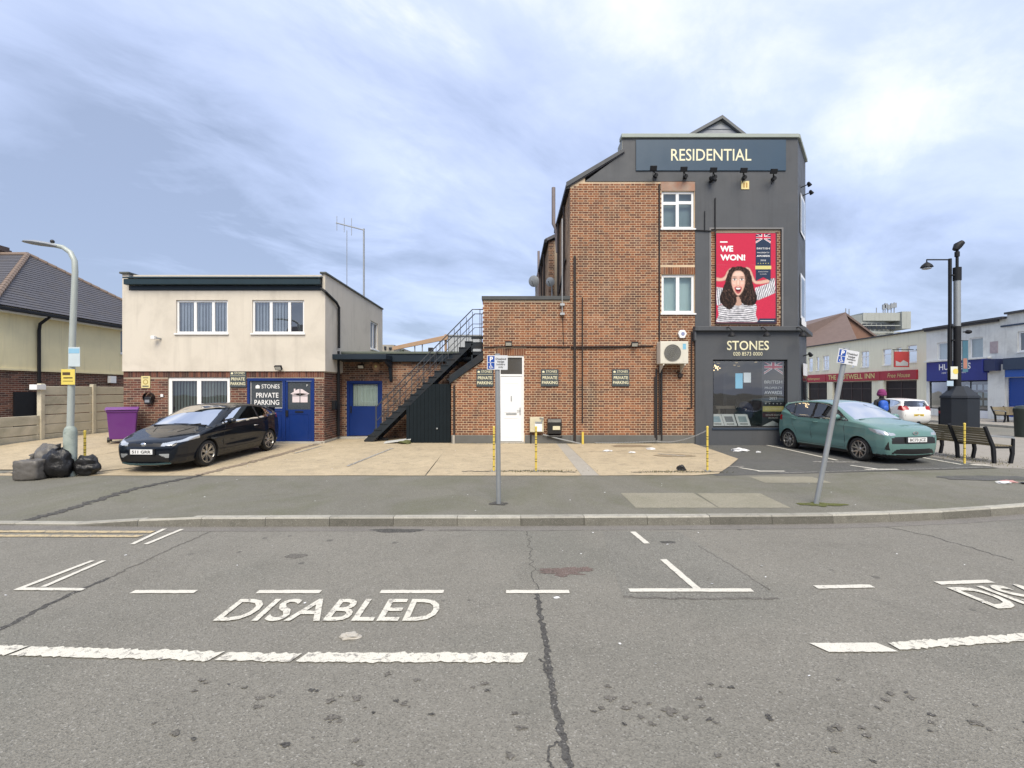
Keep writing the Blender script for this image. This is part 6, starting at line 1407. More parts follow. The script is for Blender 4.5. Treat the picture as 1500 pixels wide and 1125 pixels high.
for k in range(4):
    a = math.pi * k / 2 + .3; mb.poly([(gcx + .05 * math.cos(a), ya_ - .0095, gcz + .05 * math.sin(a)), (gcx + gr * .9 * math.cos(a - .35), ya_ - .0095, gcz + gr * .9 * math.sin(a - .35)), (gcx + gr * .9 * math.cos(a + .35), ya_ - .0095, gcz + gr * .9 * math.sin(a + .35))])
mb.build('fan_blades', M('fan_grey', (.14, .14, .135), .5), ac, fix=False)
mb = MB(); mb.box(fx(993), fx(997.5), ya_ - .006, ya_ + .002, fz(513.5), fz(505.5)); mb.build('energy_label', M('blue_energy_label', (.20, .45, .62), .4, .3, 20), ac)
mb = MB(); mb.box(fx(993.5), fx(998.5), ya_ - .004, ya_ + .002, fz(530.5), fz(515)); mb.build('panel_recess', ACM, ac)
mb = MB()
for x in (x0 + .09, x1 - .12): mb.box(x, x + .03, ya_ - .0, W - .01, z0 - .05, z0 - .005); mb.prism([(ya_ + .05, z0 - .05), (W - .01, z0 - .05), (W - .01, z0 - .28), (W - .04, z0 - .28)], 'x', x + .005, x + .025)
mb.build('bracket', ACM, ac)
al = thing('alarm_box', 'white hexagonal alarm box on the brick wall above the air conditioner', 'alarm', (fx(998.3), W, fz(495)))
mb = MB(); mb.prism([(fx(992), fz(489)), (fx(995), fz(484)), (fx(1001.5), fz(484)), (fx(1004.5), fz(489)), (fx(1001.5), fz(495.5)), (fx(995), fz(495.5))], 'y', W - .10, W - .012); mb.build('cover', UPVC, al, bevel=.01)
MB().lathe([(0, 0), (.055, 0), (.06, .012)], (fx(998.8), W - .113, fz(489.5)), 'y', 16).build('emblem', M('grey_blue_emblem', (.22, .25, .42), .5), al)
al2 = thing('alarm_box', 'round brown alarm bell beside the light under the canopy', 'alarm', (PX(551.5, LY), LY, PZ(538, LY)))
MB().lathe([(0, -.09), (.10, -.085), (.145, -.05), (.15, 0)], (PX(551.5, LY), LY - .012, PZ(537, LY)), 'y', 20).build('bell', M('bell_tan', (.35, .22, .14), .5), al2, smooth=40)
MB().lathe([(0, 0), (.045, 0)], (PX(551.5, LY), LY - .105, PZ(537, LY)), 'y', 12).build('emblem', GOLD, al2)
vb = thing('sensor_box', 'small dark square fixing on the wall below the air conditioner', 'sensor', (fx(995), W, fz(552)))
mb = MB(); mb.box(fx(992.5), fx(998.5), W - .1, W - .012, fz(553), fz(548)); mb.tube([(fx(990), W - .05, fz(545)), (fx(1000), W - .08, fz(549))], .02, 6); mb.build('body', PIPE, vb, bevel=.01)
mt = thing('meter_box', 'cream meter cabinet with open white flap on the brick wall', 'meter box', (fx(786), W, fz(633)))
mb = MB(); mb.box(fx(776), fx(796), W - .16, W - .012, fz(632.5), fz(611)); mb.build('cabinet', M('cream_cabinet', (.56, .52, .38), .5, .15, 4, grime=(.3, .24, .1), gamt=.6), mt, bevel=.015)
mb = MB(); mb.box(fx(783), fx(793.5), W - .185, W - .163, fz(631.5), fz(620.5)); mb.build('flap', UPVC, mt, bevel=.006); mb = MB(); mb.box(fx(783.5), fx(794), W - .18, W - .162, fz(620), fz(617.2)); mb.tube([(fx(793), W - .175, fz(617)), (fx(795), W - .175, fz(612.5)), (fx(790), W - .175, fz(612))], .02, 6); mb.build('meter_dial', GALVD, mt)
mb = MB(); mb.tube([(fx(777.5), W - .07, fz(632)), (fx(777.5), W - .07, fz(650))], .02, 6); mb.build('pipe', BLACKM, mt)
mt2 = thing('meter_box', 'black meter housing with cream label beside the cream cabinet', 'meter box', (fx(812), W, fz(637)))
mb = MB(); mb.prism([(W - .012, fz(637)), (W - .16, fz(635)), (W - .20, fz(618)), (W - .14, fz(613)), (W - .012, fz(613))], 'x', fx(801.5), fx(822)); mb.build('housing', LEAD, mt2, bevel=.02)
mb = MB(); mb.box(fx(809), fx(819.5), W - .207, W - .19, fz(629), fz(623.5)); mb.build('label_plate', M('cream_label', (.62, .57, .40), .5, .2, 20), mt2); mb = MB(); mb.box(fx(801), fx(823), W - .15, W - .013, fz(640), fz(637.3)); mb.build('base', LEAD, mt2, bevel=.02)
gp_ = thing('grey_pipe', 'grey plastic pipe slanting down the plinth to the yellow stub', 'pipe', (fx(830), W - .1, .4)); mb = MB(); mb.tube([(fx(795), W - .12, fz(636)), (fx(820), W - .13, fz(642.5)), (fx(851), W - .16, fz(649.5))], .022, 6); mb.build('pipe', GALV, gp_)
# ---- office wall fittings
ns = thing('watch_sign', 'small yellow notice on the brick left of the patio window', 'sign', (fx(213.5), W, fz(569)))
mb = MB(); mb.box(fx(207.5), fx(220.5), W - .022, W - .011, fz(568.5), fz(551)); mb.build('plate', M('cream_yellow_plate', (.66, .58, .28), .5), ns, bevel=.003)
MB().lathe([(.058, 0), (.082, 0)], (fx(214), W - .024, fz(559.5)), 'y', 20).build('emblem_ring', M('brown_gold', (.35, .25, .05), .5), ns, fix=False)
MB().box(fx(209.5), fx(218.5), W - .0245, W - .0225, fz(566.5), fz(565)).build('text_line', PARKB, ns); MB().box(fx(210), fx(218), W - .0245, W - .0225, fz(554), fz(553)).build('text_line', PARKB, ns)
pb = thing('post_box', 'black wall letterbox with rounded hood beside the patio window', 'letterbox', (fx(221), W, fz(594)))
mb = MB(); mb.box(fx(215.5), fx(226), W - .14, W - .012, fz(592), fz(581)); mb.build('body', LEAD, pb, bevel=.03); mb = MB(); mb.lathe([(.155, -.08), (.155, .05)], (fx(220.8), W - .07, fz(582)), 'y', 16); mb.build('hood', LEAD, pb); mb = MB(); mb.box(fx(217.5), fx(224), W - .155, W - .142, fz(589.5), fz(585.5)); mb.build('flap', GALVD, pb)
db = MB().box(fx(236), fx(239.8), W - .035, W - .012, fz(581.5), fz(577.5)).build('door_bell', UPVC, None, bevel=.005); tag(db, 'tiny white bell push on brick left of the patio window', 'bell')
cm = thing('security_camera', 'small white security camera on the cream rendered wall', 'camera', (fx(234), RY, fz(497)))
mb = MB(); mb.box(fx(229.5), fx(235), RY - .22, RY - .10, fz(498), fz(493)); mb.build('camera_body', UPVC, cm, bevel=.012); mb = MB(); mb.tube([(fx(234), RY - .12, fz(495.5)), (fx(237.5), RY - .06, fz(496.5)), (fx(237.5), RY, fz(496.5))], .025, 6); mb.build('bracket', GALVD, cm)
# ================================================================== STREET FURNITURE
def bay_sign(base, top, roll, label, grp='disabled bay signs on posts', sx=0.0):
    t = thing('parking_bay_sign', label, 'street sign', base, grp)
    b, tp = Vector(base), Vector(top); mb = MB(); mb.tube([b, tp], .038, 14); mb.build('post', GALVD, t, smooth=60)
    mb = MB(); d = (tp - b).normalized(); mb.tube([tp - d * .005, tp + d * .02], .041, 14); mb.build('post_cap', GALV, t, smooth=60)
    c = tp - d * .125 + Vector((sx, -.048, 0)); Mx = Matrix.Translation(c) @ Matrix.Rotation(roll, 4, 'Y')
    def P(x, z, o): return tuple(Mx @ Vector((x, -o, z)))
    mb = MB(); mb.box(-.165, .165, 0, .006, -.115, .115, Mx); pl = mb.build('plate', M('sign_plate_grey_white', (.62, .64, .68), .4, .05), t, bevel=.002)
    def q(x0, x1, z0, z1, m, o, nm='print'): MB().poly([P(x0, z0, o), P(x1, z0, o), P(x1, z1, o), P(x0, z1, o)]).build(nm, m, pl, fix=False)
    BL = bpy.data.materials.get('sign_blue') or M('sign_blue', (.015, .07, .34), .4, .05)
    q(-.152, -.045, .005, .103, BL, .0015, 'blue_square'); q(-.152, -.045, -.103, -.005, BL, .0015, 'blue_square')
    pl_ = lambda ox, oz: (lambda x, z: P(ox + x, oz + z, .003))
    text('P', pl, WHITET, 0, 0, 0, .072, place=pl_(-.098, .018), bold=.03, name='letter')
    wc = MB(); ring = [(-.103 + .027 * math.cos(a), -.066 + .027 * math.sin(a)) for a in [math.pi * (.85 + 1.2 * k / 14) for k in range(15)]]; ri = [(-.103 + .019 * math.cos(a), -.066 + .019 * math.sin(a)) for a in [math.pi * (.85 + 1.2 * k / 14) for k in range(15)]]
    for k in range(14): wc.poly([P(*ring[k], .003), P(*ring[k + 1], .003), P(*ri[k + 1], .003), P(*ri[k], .003)])
    wc.poly([P(-.112, -.03, .003), P(-.103, -.03, .003), P(-.099, -.06, .003), P(-.108, -.06, .003)]); wc.poly([P(-.108, -.06, .003), P(-.077, -.06, .003), P(-.062, -.09, .003), P(-.072, -.09, .003), P(-.083, -.068, .003), P(-.107, -.068, .003)])
    wc.poly([P(-.108 + .009 * math.cos(k * .7854), -.020 + .009 * math.sin(k * .7854), .003) for k in range(8)]); wc.poly([P(-.104, -.043, .0031), P(-.085, -.043, .0031), P(-.085, -.049, .0031), P(-.104, -.049, .0031)]); wc.build('wheelchair_symbol', WHITET, pl, fix=False)
    for s_, z, w_ in (('Disabled', .045, .165), ('badge', .002, .11), ('holders', -.041, .135), ('only', -.084, .075)): text(s_, pl, BLACKT, 0, 0, 0, .030, width=w_, place=pl_(.055, z), bold=.012)
    mb = MB()
    for z in (.06, -.06): mb.box(-.055, .055, .007, .085, z - .012, z + .012, Mx)
    mb.build('clip', GALVD, t)
    return t
bay_sign((-.215, 7.56, .12), (-.235, 7.56, 2.52), R(.5), 'upright grey post with blue and white disabled bay sign before the white door', sx=.0)
bay_sign((4.88, 7.56, .12), (5.335, 7.52, 2.60), R(10.5), 'leaning grey post with tilted disabled bay sign in front of the teal car', sx=.02)
def chain_post(x, y, z, label, h=.95, lean=(0, 0)):
    t = thing('chain_post', label, 'post', (x, y, z), 'yellow and black chain posts along the forecourt'); top = Vector((x + lean[0], y + lean[1], z + h)); b = Vector((x, y, z)); d = top - b
    mb = MB(); mb.tube([b, top], .023, 10); mb.build('tube', YEL, t, smooth=60)
    mb = MB()
    for k in range(1, 17):
        if (k * 7 + int(x * 3)) % 5 == 0 or (k * 5 + int(x * 7)) % 3 == 0: continue
        p = b + d * (k / 17.5); mb.tube([p - d.normalized() * .007, p + d.normalized() * .007], .0238, 10)
    mb.build('black_bands', BLACKM, t)
    mb = MB(); mb.lathe([(.024, 0), (.028, .02), (.023, .04), (0, .05)], top, n=10); mb.build('cap', YEL, t, smooth=True)
    mb = MB(); mb.box(x - .06, x + .06, y - .06, y + .06, z - .01, z + .012); mb.build('base_plate', GALVD, t); return t
chain_post(4.335, 10.45, gz(4.3, 10.45), 'yellow and black chain post at the forecourt corner before the shop', lean=(0, 0)); chain_post(.53, 10.4, gz(.5, 10.4), 'yellow and black chain post before the cream meter cabinet'); chain_post(-.40, 10.4, gz(-.4, 10.4), 'yellow and black chain post half hidden behind the upright sign post'); chain_post(-9.25, 10.2, gz(-9.2, 10.2), 'yellow and black chain post beside the bags at the lamp post', h=.88); chain_post(11.0, 11.45, pz(11, 11.45), 'yellow and black chain post in front of the timber bench')
sb = MB().tube([(fx(852.3), W - .2, .22), (fx(852.3), W - .2, fz(632))], .038, 10).build('yellow_stub', YEL, None, smooth=60); tag(sb, 'short plain yellow stub post against the wall plinth', 'post')
def chain(pts, label, n, sag=.25):
    """real links, joined"""
    t = MB(); a, b = Vector(pts[0]), Vector(pts[1]); N = int((b - a).length / .045)
    for i in range(N):
        u = (i + .5) / N; p = a.lerp(b, u) + Vector((0, 0, -sag * 4 * u * (1 - u))); d = (b - a).normalized(); s_ = Vector((0, 0, 1)) if i % 2 else d.cross(Vector((0, 0, 1))).normalized()
        loop = [p + d * .026 * math.cos(k * math.pi / 4) + s_ * .013 * math.sin(k * math.pi / 4) for k in range(9)]; t.tube(loop, .0055, 4, caps=False)
    o = t.build('chain', GALV, None, fix=False); tag(o, label, 'chain'); return o
chain(((4.33, 10.45, gz(4.3, 10.4) + .9), (fx(960), W - .1, .33)), 'grey chain sagging from the forecourt corner post to the wall foot', 60, .12); chain(((fx(960), W - .1, .33), (fx(870), W - .12, .28)), 'grey chain lying along the wall plinth', 40, .02)
# small lamp post on the left
lp_ = thing('street_lamp', 'short grey street lamp with flat head beside the rubbish bags', 'street lamp', (-9.31, 9.93, .14))
lx, ly = -9.31, 9.93; LPM = M('pale_green_grey_steel', (.40, .44, .42), .55, .12, 4, metal=.2, streak=.25)
mb = MB(); mb.lathe([(.11, 0), (.115, .95), (.10, 1.03), (.062, 1.08)], (lx, ly, .12), n=16); mb.build('base_compartment', M('mottled_base_paint', (.33, .38, .35), .6, .3, 5, grime=(.10, .14, .13), gamt=.8), lp_, smooth=40)
hd = [(lx, ly, 1.15), (lx + .05, ly, 3.2), (lx + .10, ly, 4.45), (lx + .09, ly, 4.68), (lx + .0, ly, 4.86), (lx - .16, ly, 4.97), (lx - .40, ly, 5.02)]
mb = MB(); mb.tube(hd, [.062, .058, .054, .052, .05, .046, .042], 14); mb.build('column', LPM, lp_, smooth=60)
mb = MB(); secs = [(-.25, 4.985, .06, .03), (-.42, 5.02, .10, .045), (-.70, 5.06, .13, .05), (-.88, 5.075, .12, .032), (-.98, 5.08, .05, .012)]
vs = []; n = 12
for dx_, z, ry, rz in secs:
    for k in range(n): a = 2 * math.pi * k / n; vs.append((lx + dx_, ly + ry * math.cos(a), z + rz * math.sin(a)))
mb.add(vs, [(i * n + k, i * n + (k + 1) % n, (i + 1) * n + (k + 1) % n, (i + 1) * n + k) for i in range(len(secs) - 1) for k in range(n)] + [tuple(range(n)), tuple(range((len(secs) - 1) * n, len(secs) * n))]); mb.build('lamp_head', M('grey_lamp_head', (.26, .28, .31), .5), lp_, smooth=50)
mb = MB(); mb.ball((lx - .38, ly, 5.09), .04); mb.build('photocell', LEAD, lp_, smooth=True)
ysn = thing('yellow_notice', 'yellow notice sign strapped to the small lamp post', 'sign', (lx, ly - .08, 2.1))
mb = MB(); x0, x1, z0, z1 = PX(90, 9.86), PX(110, 9.86), PZ(563.5, 9.86), PZ(541, 9.86); mb.box(x0, x1, 9.852, 9.86, z0, z1); mb.build('plate', YSIGN, ysn, bevel=.002)
mb = MB(); mb.box(x0 + .03, x0 + .19, 9.849, 9.852, z0 + .2, z0 + .26); mb.box(x0 + .05, x0 + .24, 9.849, 9.852, z0 + .13, z0 + .155); mb.box(x0 + .04, x0 + .25, 9.849, 9.852, z0 + .07, z0 + .08); mb.build('dark_print', M('dark_brown_print', (.08, .05, .02), .6), ysn)
bsn = thing('pale_notice', 'pale blue and white notice above the yellow one on the lamp post', 'sign', (lx, ly - .08, 2.4))
mb = MB(); x0, x1, z0, z1 = PX(100.5, 9.86), PX(117.5, 9.86), PZ(537, 9.86), PZ(508.5, 9.86); mb.box(x0, x1, 9.852, 9.86, z0, z1); mb.build('plate', M('pale_blue_white', (.52, .60, .64), .5, .15, 8), bsn, bevel=.002)
mb = MB(); mb.box(x0 + .01, x1 - .01, 9.849, 9.852, z1 - .13, z1 - .03); mb.build('blue_header', M('light_blue_header', (.25, .48, .66), .5), bsn)
# CCTV mast, its big base cabinet, tall lamp column (near kerb of the high street)
cv = thing('camera_mast', 'thick black camera mast rising from a dark cabinet by the high street', 'mast', (19.4, 20.5, .15))
Yc = 20.5; CX = PX(1402, Yc); z = lambda py: PZ(py, Yc)
mb = MB(); mb.tube([(CX, Yc, 1.9), (CX, Yc, z(478))], .135, 14); mb.build('lower_column', BLACKM, cv, smooth=40)
mb = MB(); mb.tube([(CX, Yc, z(478)), (CX, Yc, z(409))], .125, 14); mb.build('upper_column', GALVD, cv, smooth=40)
mb = MB(); mb.tube([(CX, Yc, z(411)), (CX, Yc, z(392))], .15, 14); mb.tube([(CX, Yc, z(392)), (CX, Yc, z(366))], .055, 10); mb.tube([(CX, Yc, z(376)), (CX, Yc, z(369))], .09, 10); mb.build('neck', BLACKM, cv, smooth=40)
mb = MB(); mb.tube([(CX - .08, Yc, z(366)), (CX + .03, Yc, z(360)), (CX + .20, Yc - .05, z(355))], [.11, .16, .10], 10); mb.build('camera_head', BLACKM, cv, smooth=40)
mb = MB(); mb.ball((CX + .3, Yc - .2, z(487)), .12, .12, .09); mb.box(CX + .1, CX + .3, Yc - .25, Yc - .15, z(487) - .02, z(487) + .02); mb.build('dome_camera', BLACKM, cv, smooth=40)
mb = MB()
for (a0, z0), (a1, z1) in (((.64, .14), (.64, 1.62)), ((.68, 1.622), (.66, 1.72)), ((.63, 1.722), (.26, 2.14))):
    v8 = []
    for r_, zz_ in ((a0, z0), (a1, z1)):
        for k in range(8): a = math.pi / 8 + k * math.pi / 4; v8.append((CX + .12 + r_ * 1.05 * math.cos(a), Yc + r_ * 1.05 * math.sin(a), zz_))
    mb.add(v8, [(k, (k + 1) % 8, 8 + (k + 1) % 8, 8 + k) for k in range(8)] + [tuple(range(8)), tuple(range(8, 16))])
mb.build('base_cabinet', M('dark_blue_grey_metal', (.02, .025, .034), .5, .15, 2, spec=.3), cv, bevel=.012)
bnr = thing('column_banner', 'faded teal banner hanging on the camera mast', 'banner', (CX + .3, Yc, z(545))); mb = MB(); mb.box(PX(1409.5, Yc), PX(1417.5, Yc), Yc - .02, Yc, z(545), z(499)); mb.build('cloth', M('teal_cloth', (.05, .14, .20), .8, .4, 1.5), bnr); mb = MB(); mb.box(PX(1410.5, Yc), PX(1416, Yc), Yc - .024, Yc - .021, z(540), z(525)); mb.build('orange_print', M('dull_orange', (.35, .16, .12), .7), bnr); mb = MB(); mb.tube([(CX, Yc, z(499)), (PX(1418, Yc), Yc, z(499))], .02, 6); mb.build('bracket', BLACKM, bnr)
tl = thing('street_lamp', 'tall slim black lamp column with a dome lantern beside the camera mast', 'street lamp', (PX(1391, 20.6), 20.6, .15))
X9 = PX(1391.5, 20.6); zc = lambda py: PZ(py, 20.6)
mb = MB(); mb.tube([(X9, 20.6, .14), (X9, 20.6, zc(480))], .085, 12); mb.tube([(X9, 20.6, zc(480)), (X9, 20.6, zc(379))], .065, 12); mb.build('column', BLACKM, tl, smooth=40)
XA = PX(1357.5, 20.6); mb = MB(); mb.tube([(X9, 20.6, zc(380.5)), (XA, 20.6, zc(380.5)), (XA, 20.6, zc(385))], .03, 8); mb.build('arm', BLACKM, tl)
mb = MB(); mb.lathe([(.03, .16), (.08, .13), (.18, .04), (.235, -.06), (.21, -.06)], (XA, 20.6, zc(389.5)), n=18); mb.build('lantern_hood', BLACKM, tl, smooth=40); mb = MB(); mb.ball((XA, 20.6, zc(393)), .18, .18, .06); mb.build('diffuser', M('lamp_diffuser', (.45, .47, .5), .3), tl, smooth=True)
mb = MB()
for py in (404, 479, 499): mb.box(X9 - .02, CX + .1, 20.45, 20.52, zc(py) - .03, zc(py) + .03)
mb.build('clamp', BLACKM, tl)
sg1 = thing('yellow_white_sign', 'white sign with yellow disc fixed to the tall lamp column', 'sign', (X9 + .2, 20.45, zc(556))); mb = MB(); mb.box(PX(1392.5, 20.4), PX(1407, 20.4), 20.39, 20.41, PZ(555.5, 20.4), PZ(537, 20.4)); mb.build('plate', M('pale_plate', (.66, .68, .62), .5), sg1, bevel=.004); MB().lathe([(0, 0), (.12, 0)], (PX(1399.5, 20.4), 20.386, PZ(544, 20.4)), 'y', 18).build('yellow_disc', YSIGN, sg1, fix=False)
sg2 = thing('small_blue_sign', 'small pale blue plate below the yellow disc sign', 'sign', (X9, 20.45, zc(566))); mb = MB(); mb.box(PX(1387, 20.4), PX(1396.5, 20.4), 20.39, 20.41, PZ(565.5, 20.4), PZ(558, 20.4)); mb.build('plate', M('pale_blue_plate', (.40, .52, .64), .5), sg2, bevel=.004)
# black bollards, litter bin, far bench
def bollard(x, y, label, z0=.14, h=1.05):
    t = thing('bollard', label, 'bollard', (x, y, z0)); mb = MB(); mb.lathe([(.09, 0), (.09, .1), (.075, .14), (.075, h - .14), (.09, h - .12), (.09, h - .05), (.06, h), (0, h + .01)], (x, y, z0), n=14); mb.build('body', BLACKM, t, smooth=40)
    mb = MB(); mb.lathe([(.0765, h - .3), (.0765, h - .18)], (x, y, z0), n=14); mb.build('red_band', M('red_band', (.35, .03, .04), .4), t); return t
bollard(PX(1377.5, 21.8), 21.8, 'black bollard with red band beside the white car')
lbn = thing('litter_bin', 'dark green black litter bin at the right edge', 'litter bin', (PX(1499, 18.2), 18.2, .14)); xb_ = PX(1499, 18.2); mb = MB(); mb.lathe([(.24, 0), (.27, .95), (.29, 1.0), (.29, 1.12), (.2, 1.22), (0, 1.25)], (xb_, 18.2, .13), n=18); mb.build('body', M('dark_green_black', (.02, .03, .027), .5), lbn, smooth=40); mb = MB(); mb.box(xb_ - .17, xb_ + .1, 17.905, 17.95, .95, 1.08); mb.build('opening', LEAD, lbn)
SLATM = M('bench_timber', (.20, .165, .10), .75, .25, 3, .003, 50, grime=(.10, .10, .07), gamt=.4)
def bench(L, label, name='timber_bench'):
    """local: length along +Y from 0..L, back at x=0 facing +X"""
    t = thing(name, label, 'bench', (0, 0, 0), 'timber slat benches'); 
    bk = [(-.02, .40), (-.10, .62), (-.17, .86)]
    ns_ = 7
    for k in range(ns_):      # back slats
        t0, t1 = k / ns_ + .012, (k + 1) / ns_ - .012
        f = lambda u: (-.01 - .17 * u, .44 + .43 * u); a, b = f(t0), f(t1); mb = MB(); mb.prism([(a[0], a[1]), (a[0] + .022, a[1] + .006), (b[0] + .022, b[1] + .006), (b[0], b[1])], 'y', 0, L)
        mb.build('back_slat', SLATM, t, bevel=.003)
    for k in range(6):
        x = .03 + k * .075; mb = MB(); mb.box(x, x + .062, 0, L, .425, .45); mb.build('seat_slat', SLATM, t, bevel=.003)
    for y in (.0, L / 2, L):
        w_ = .03; mb = MB(); 
        mb.prism([(.05, 0), (-.02, 0), (-.05, .40), (-.24, .90), (-.19, .92), (.02, .425), (.04, .30)], 'y', y - w_, y + w_)
        mb.prism([(.38, 0), (.45, 0), (.50, .25), (.47, .43), (.40, .43), (.43, .25)], 'y', y - w_, y + w_); mb.prism([(-.02, .375), (.45, .375), (.45, .42), (-.02, .42)], 'y', y - w_ + .003, y + w_ - .003)
        mb.build('leg_frame', BLACKM, t, bevel=.004)
        if y in (0, L):
            mb = MB(); mb.prism([(-.10, .66), (.46, .62), (.50, .60), (.50, .645), (.46, .665), (-.11, .70)], 'y', y - .028, y + .028); mb.build('armrest', GALVD, t, bevel=.004); mb = MB(); mb.prism([(.45, .42), (.50, .25), (.505, .60), (.46, .62)], 'y', y - .027, y + .027); mb.build('arm_support', BLACKM, t, bevel=.003)
    return t
def copy_tree(o, parent=None):
    c = link(o.copy()); c.parent = parent
    for ch in [q for q in o.children]: copy_tree(ch, c)
    return c
bn = bench(1.9, 'weathered timber slat bench seen from behind by the teal car'); bn.location = (11.88, 11.62, pz(11.5, 11.6) - .02)
bn2 = copy_tree(bn); bn2['label'] = 'timber slat bench across the high street before the end shop'; bn2.location = (PX(1458, 27.3), 27.3, .12); bn2.rotation_euler = (0, 0, R(-78)); bn2['group'] = 'timber slat benches'
# yellow-green palm-like shrub by the pub door
sr = thing('potted_palm', 'small yellowing palm in front of the pub pillar', 'plant', (FXX - 1.2, fy(1347) + .4, .12)); mb = MB(); py_ = fy(1352) + 2.0; xx_ = PX(1345, py_) 
rp = random.Random(9)
for k in range(60):
    a, el, L_ = rp.uniform(0, 6.28), rp.uniform(.1, 1.2), rp.uniform(.5, .9); p0 = Vector((xx_, py_, 2.0)); d = Vector((math.cos(a) * math.cos(el), math.sin(a) * math.cos(el), math.sin(el))); p1 = p0 + d * L_ * .6; p2 = p1 + (d + Vector((0, 0, -.9))) * L_ * .5; s_ = d.cross(Vector((0, 0, 1))).normalized() * .05
    mb.poly([p0 - s_, p0 + s_, p1 + s_, p1 - s_]); mb.poly([p1 - s_, p1 + s_, p2])
mb.build('fronds', M('yellow_green_fronds', (.16, .15, .05), .8, .4, 4), sr, fix=False); mb = MB(); mb.tube([(xx_, py_, .13), (xx_, py_, 2.0)], [.10, .06], 8); mb.build('trunk', TIMB, sr)
# ================================================================== CARS
def car_paint(name, col, flake=.05):
    t = NT(name); lw = t.n('ShaderNodeLayerWeight'); lw.inputs[0].default_value = .35
    c = t.mix(t.noise(3, 3), mul(col, .93), mul(col, 1.06))
    t.p(Base_Color=c, Roughness=.4, Metallic=0.0, Coat_Weight=.85, Coat_Roughness=.02, Specular_IOR_Level=.08)
    return t.m
CGLASS = glass_mat('car_side_glass', (.42, .46, .46), .10)
CGLASS2 = glass_mat('car_windscreen', (.60, .66, .66), .42)
SEATM = M('dark_seat_fabric', (.035, .036, .04), .9, .2, 8, spec=.2)
TYRE = M('tyre_rubber', (.018, .018, .018), .85, .2, 8)
ALLOY = M('alloy_wheel', (.45, .44, .42), .3, .08, 6, metal=.85)
ALLOY2 = M('dark_alloy', (.03, .03, .032), .4, .1)
TRIM = M('black_car_trim', (.012, .012, .013), .45, .1)
LAMPC = NT('headlamp_glass').p(Base_Color=(.50, .53, .56), Roughness=.12, Metallic=.5, Coat_Weight=1.0, Coat_Roughness=.02).m
TAILR = NT('tail_lamp_red').p(Base_Color=(.35, .01, .015), Roughness=.15, Coat_Weight=1.0).m
PLATEW = M('white_number_plate', (.74, .75, .76), .35, .04, 8); PLATEY = M('yellow_number_plate', (.70, .50, .06), .35, .05, 8)
CHROME = NT('chrome').p(Base_Color=(.75, .76, .78), Roughness=.12, Metallic=1.0).m
def crom(pts, step=.02):
    P = [np.array(p, float) for p in pts]; P = [2 * P[0] - P[1]] + P + [2 * P[-1] - P[-2]]; out = []
    for i in range(1, len(P) - 2):
        p0, p1, p2, p3 = P[i - 1:i + 3]; n = max(2, int(np.linalg.norm(p2 - p1) / step))
        for j in range(n):
            t = j / n; out.append(.5 * ((2 * p1) + (p2 - p0) * t + (2 * p0 - 5 * p1 + 4 * p2 - p3) * t * t + (-p0 + 3 * p1 - 3 * p2 + p3) * t ** 3))
    out.append(P[-2]); return np.array(out)
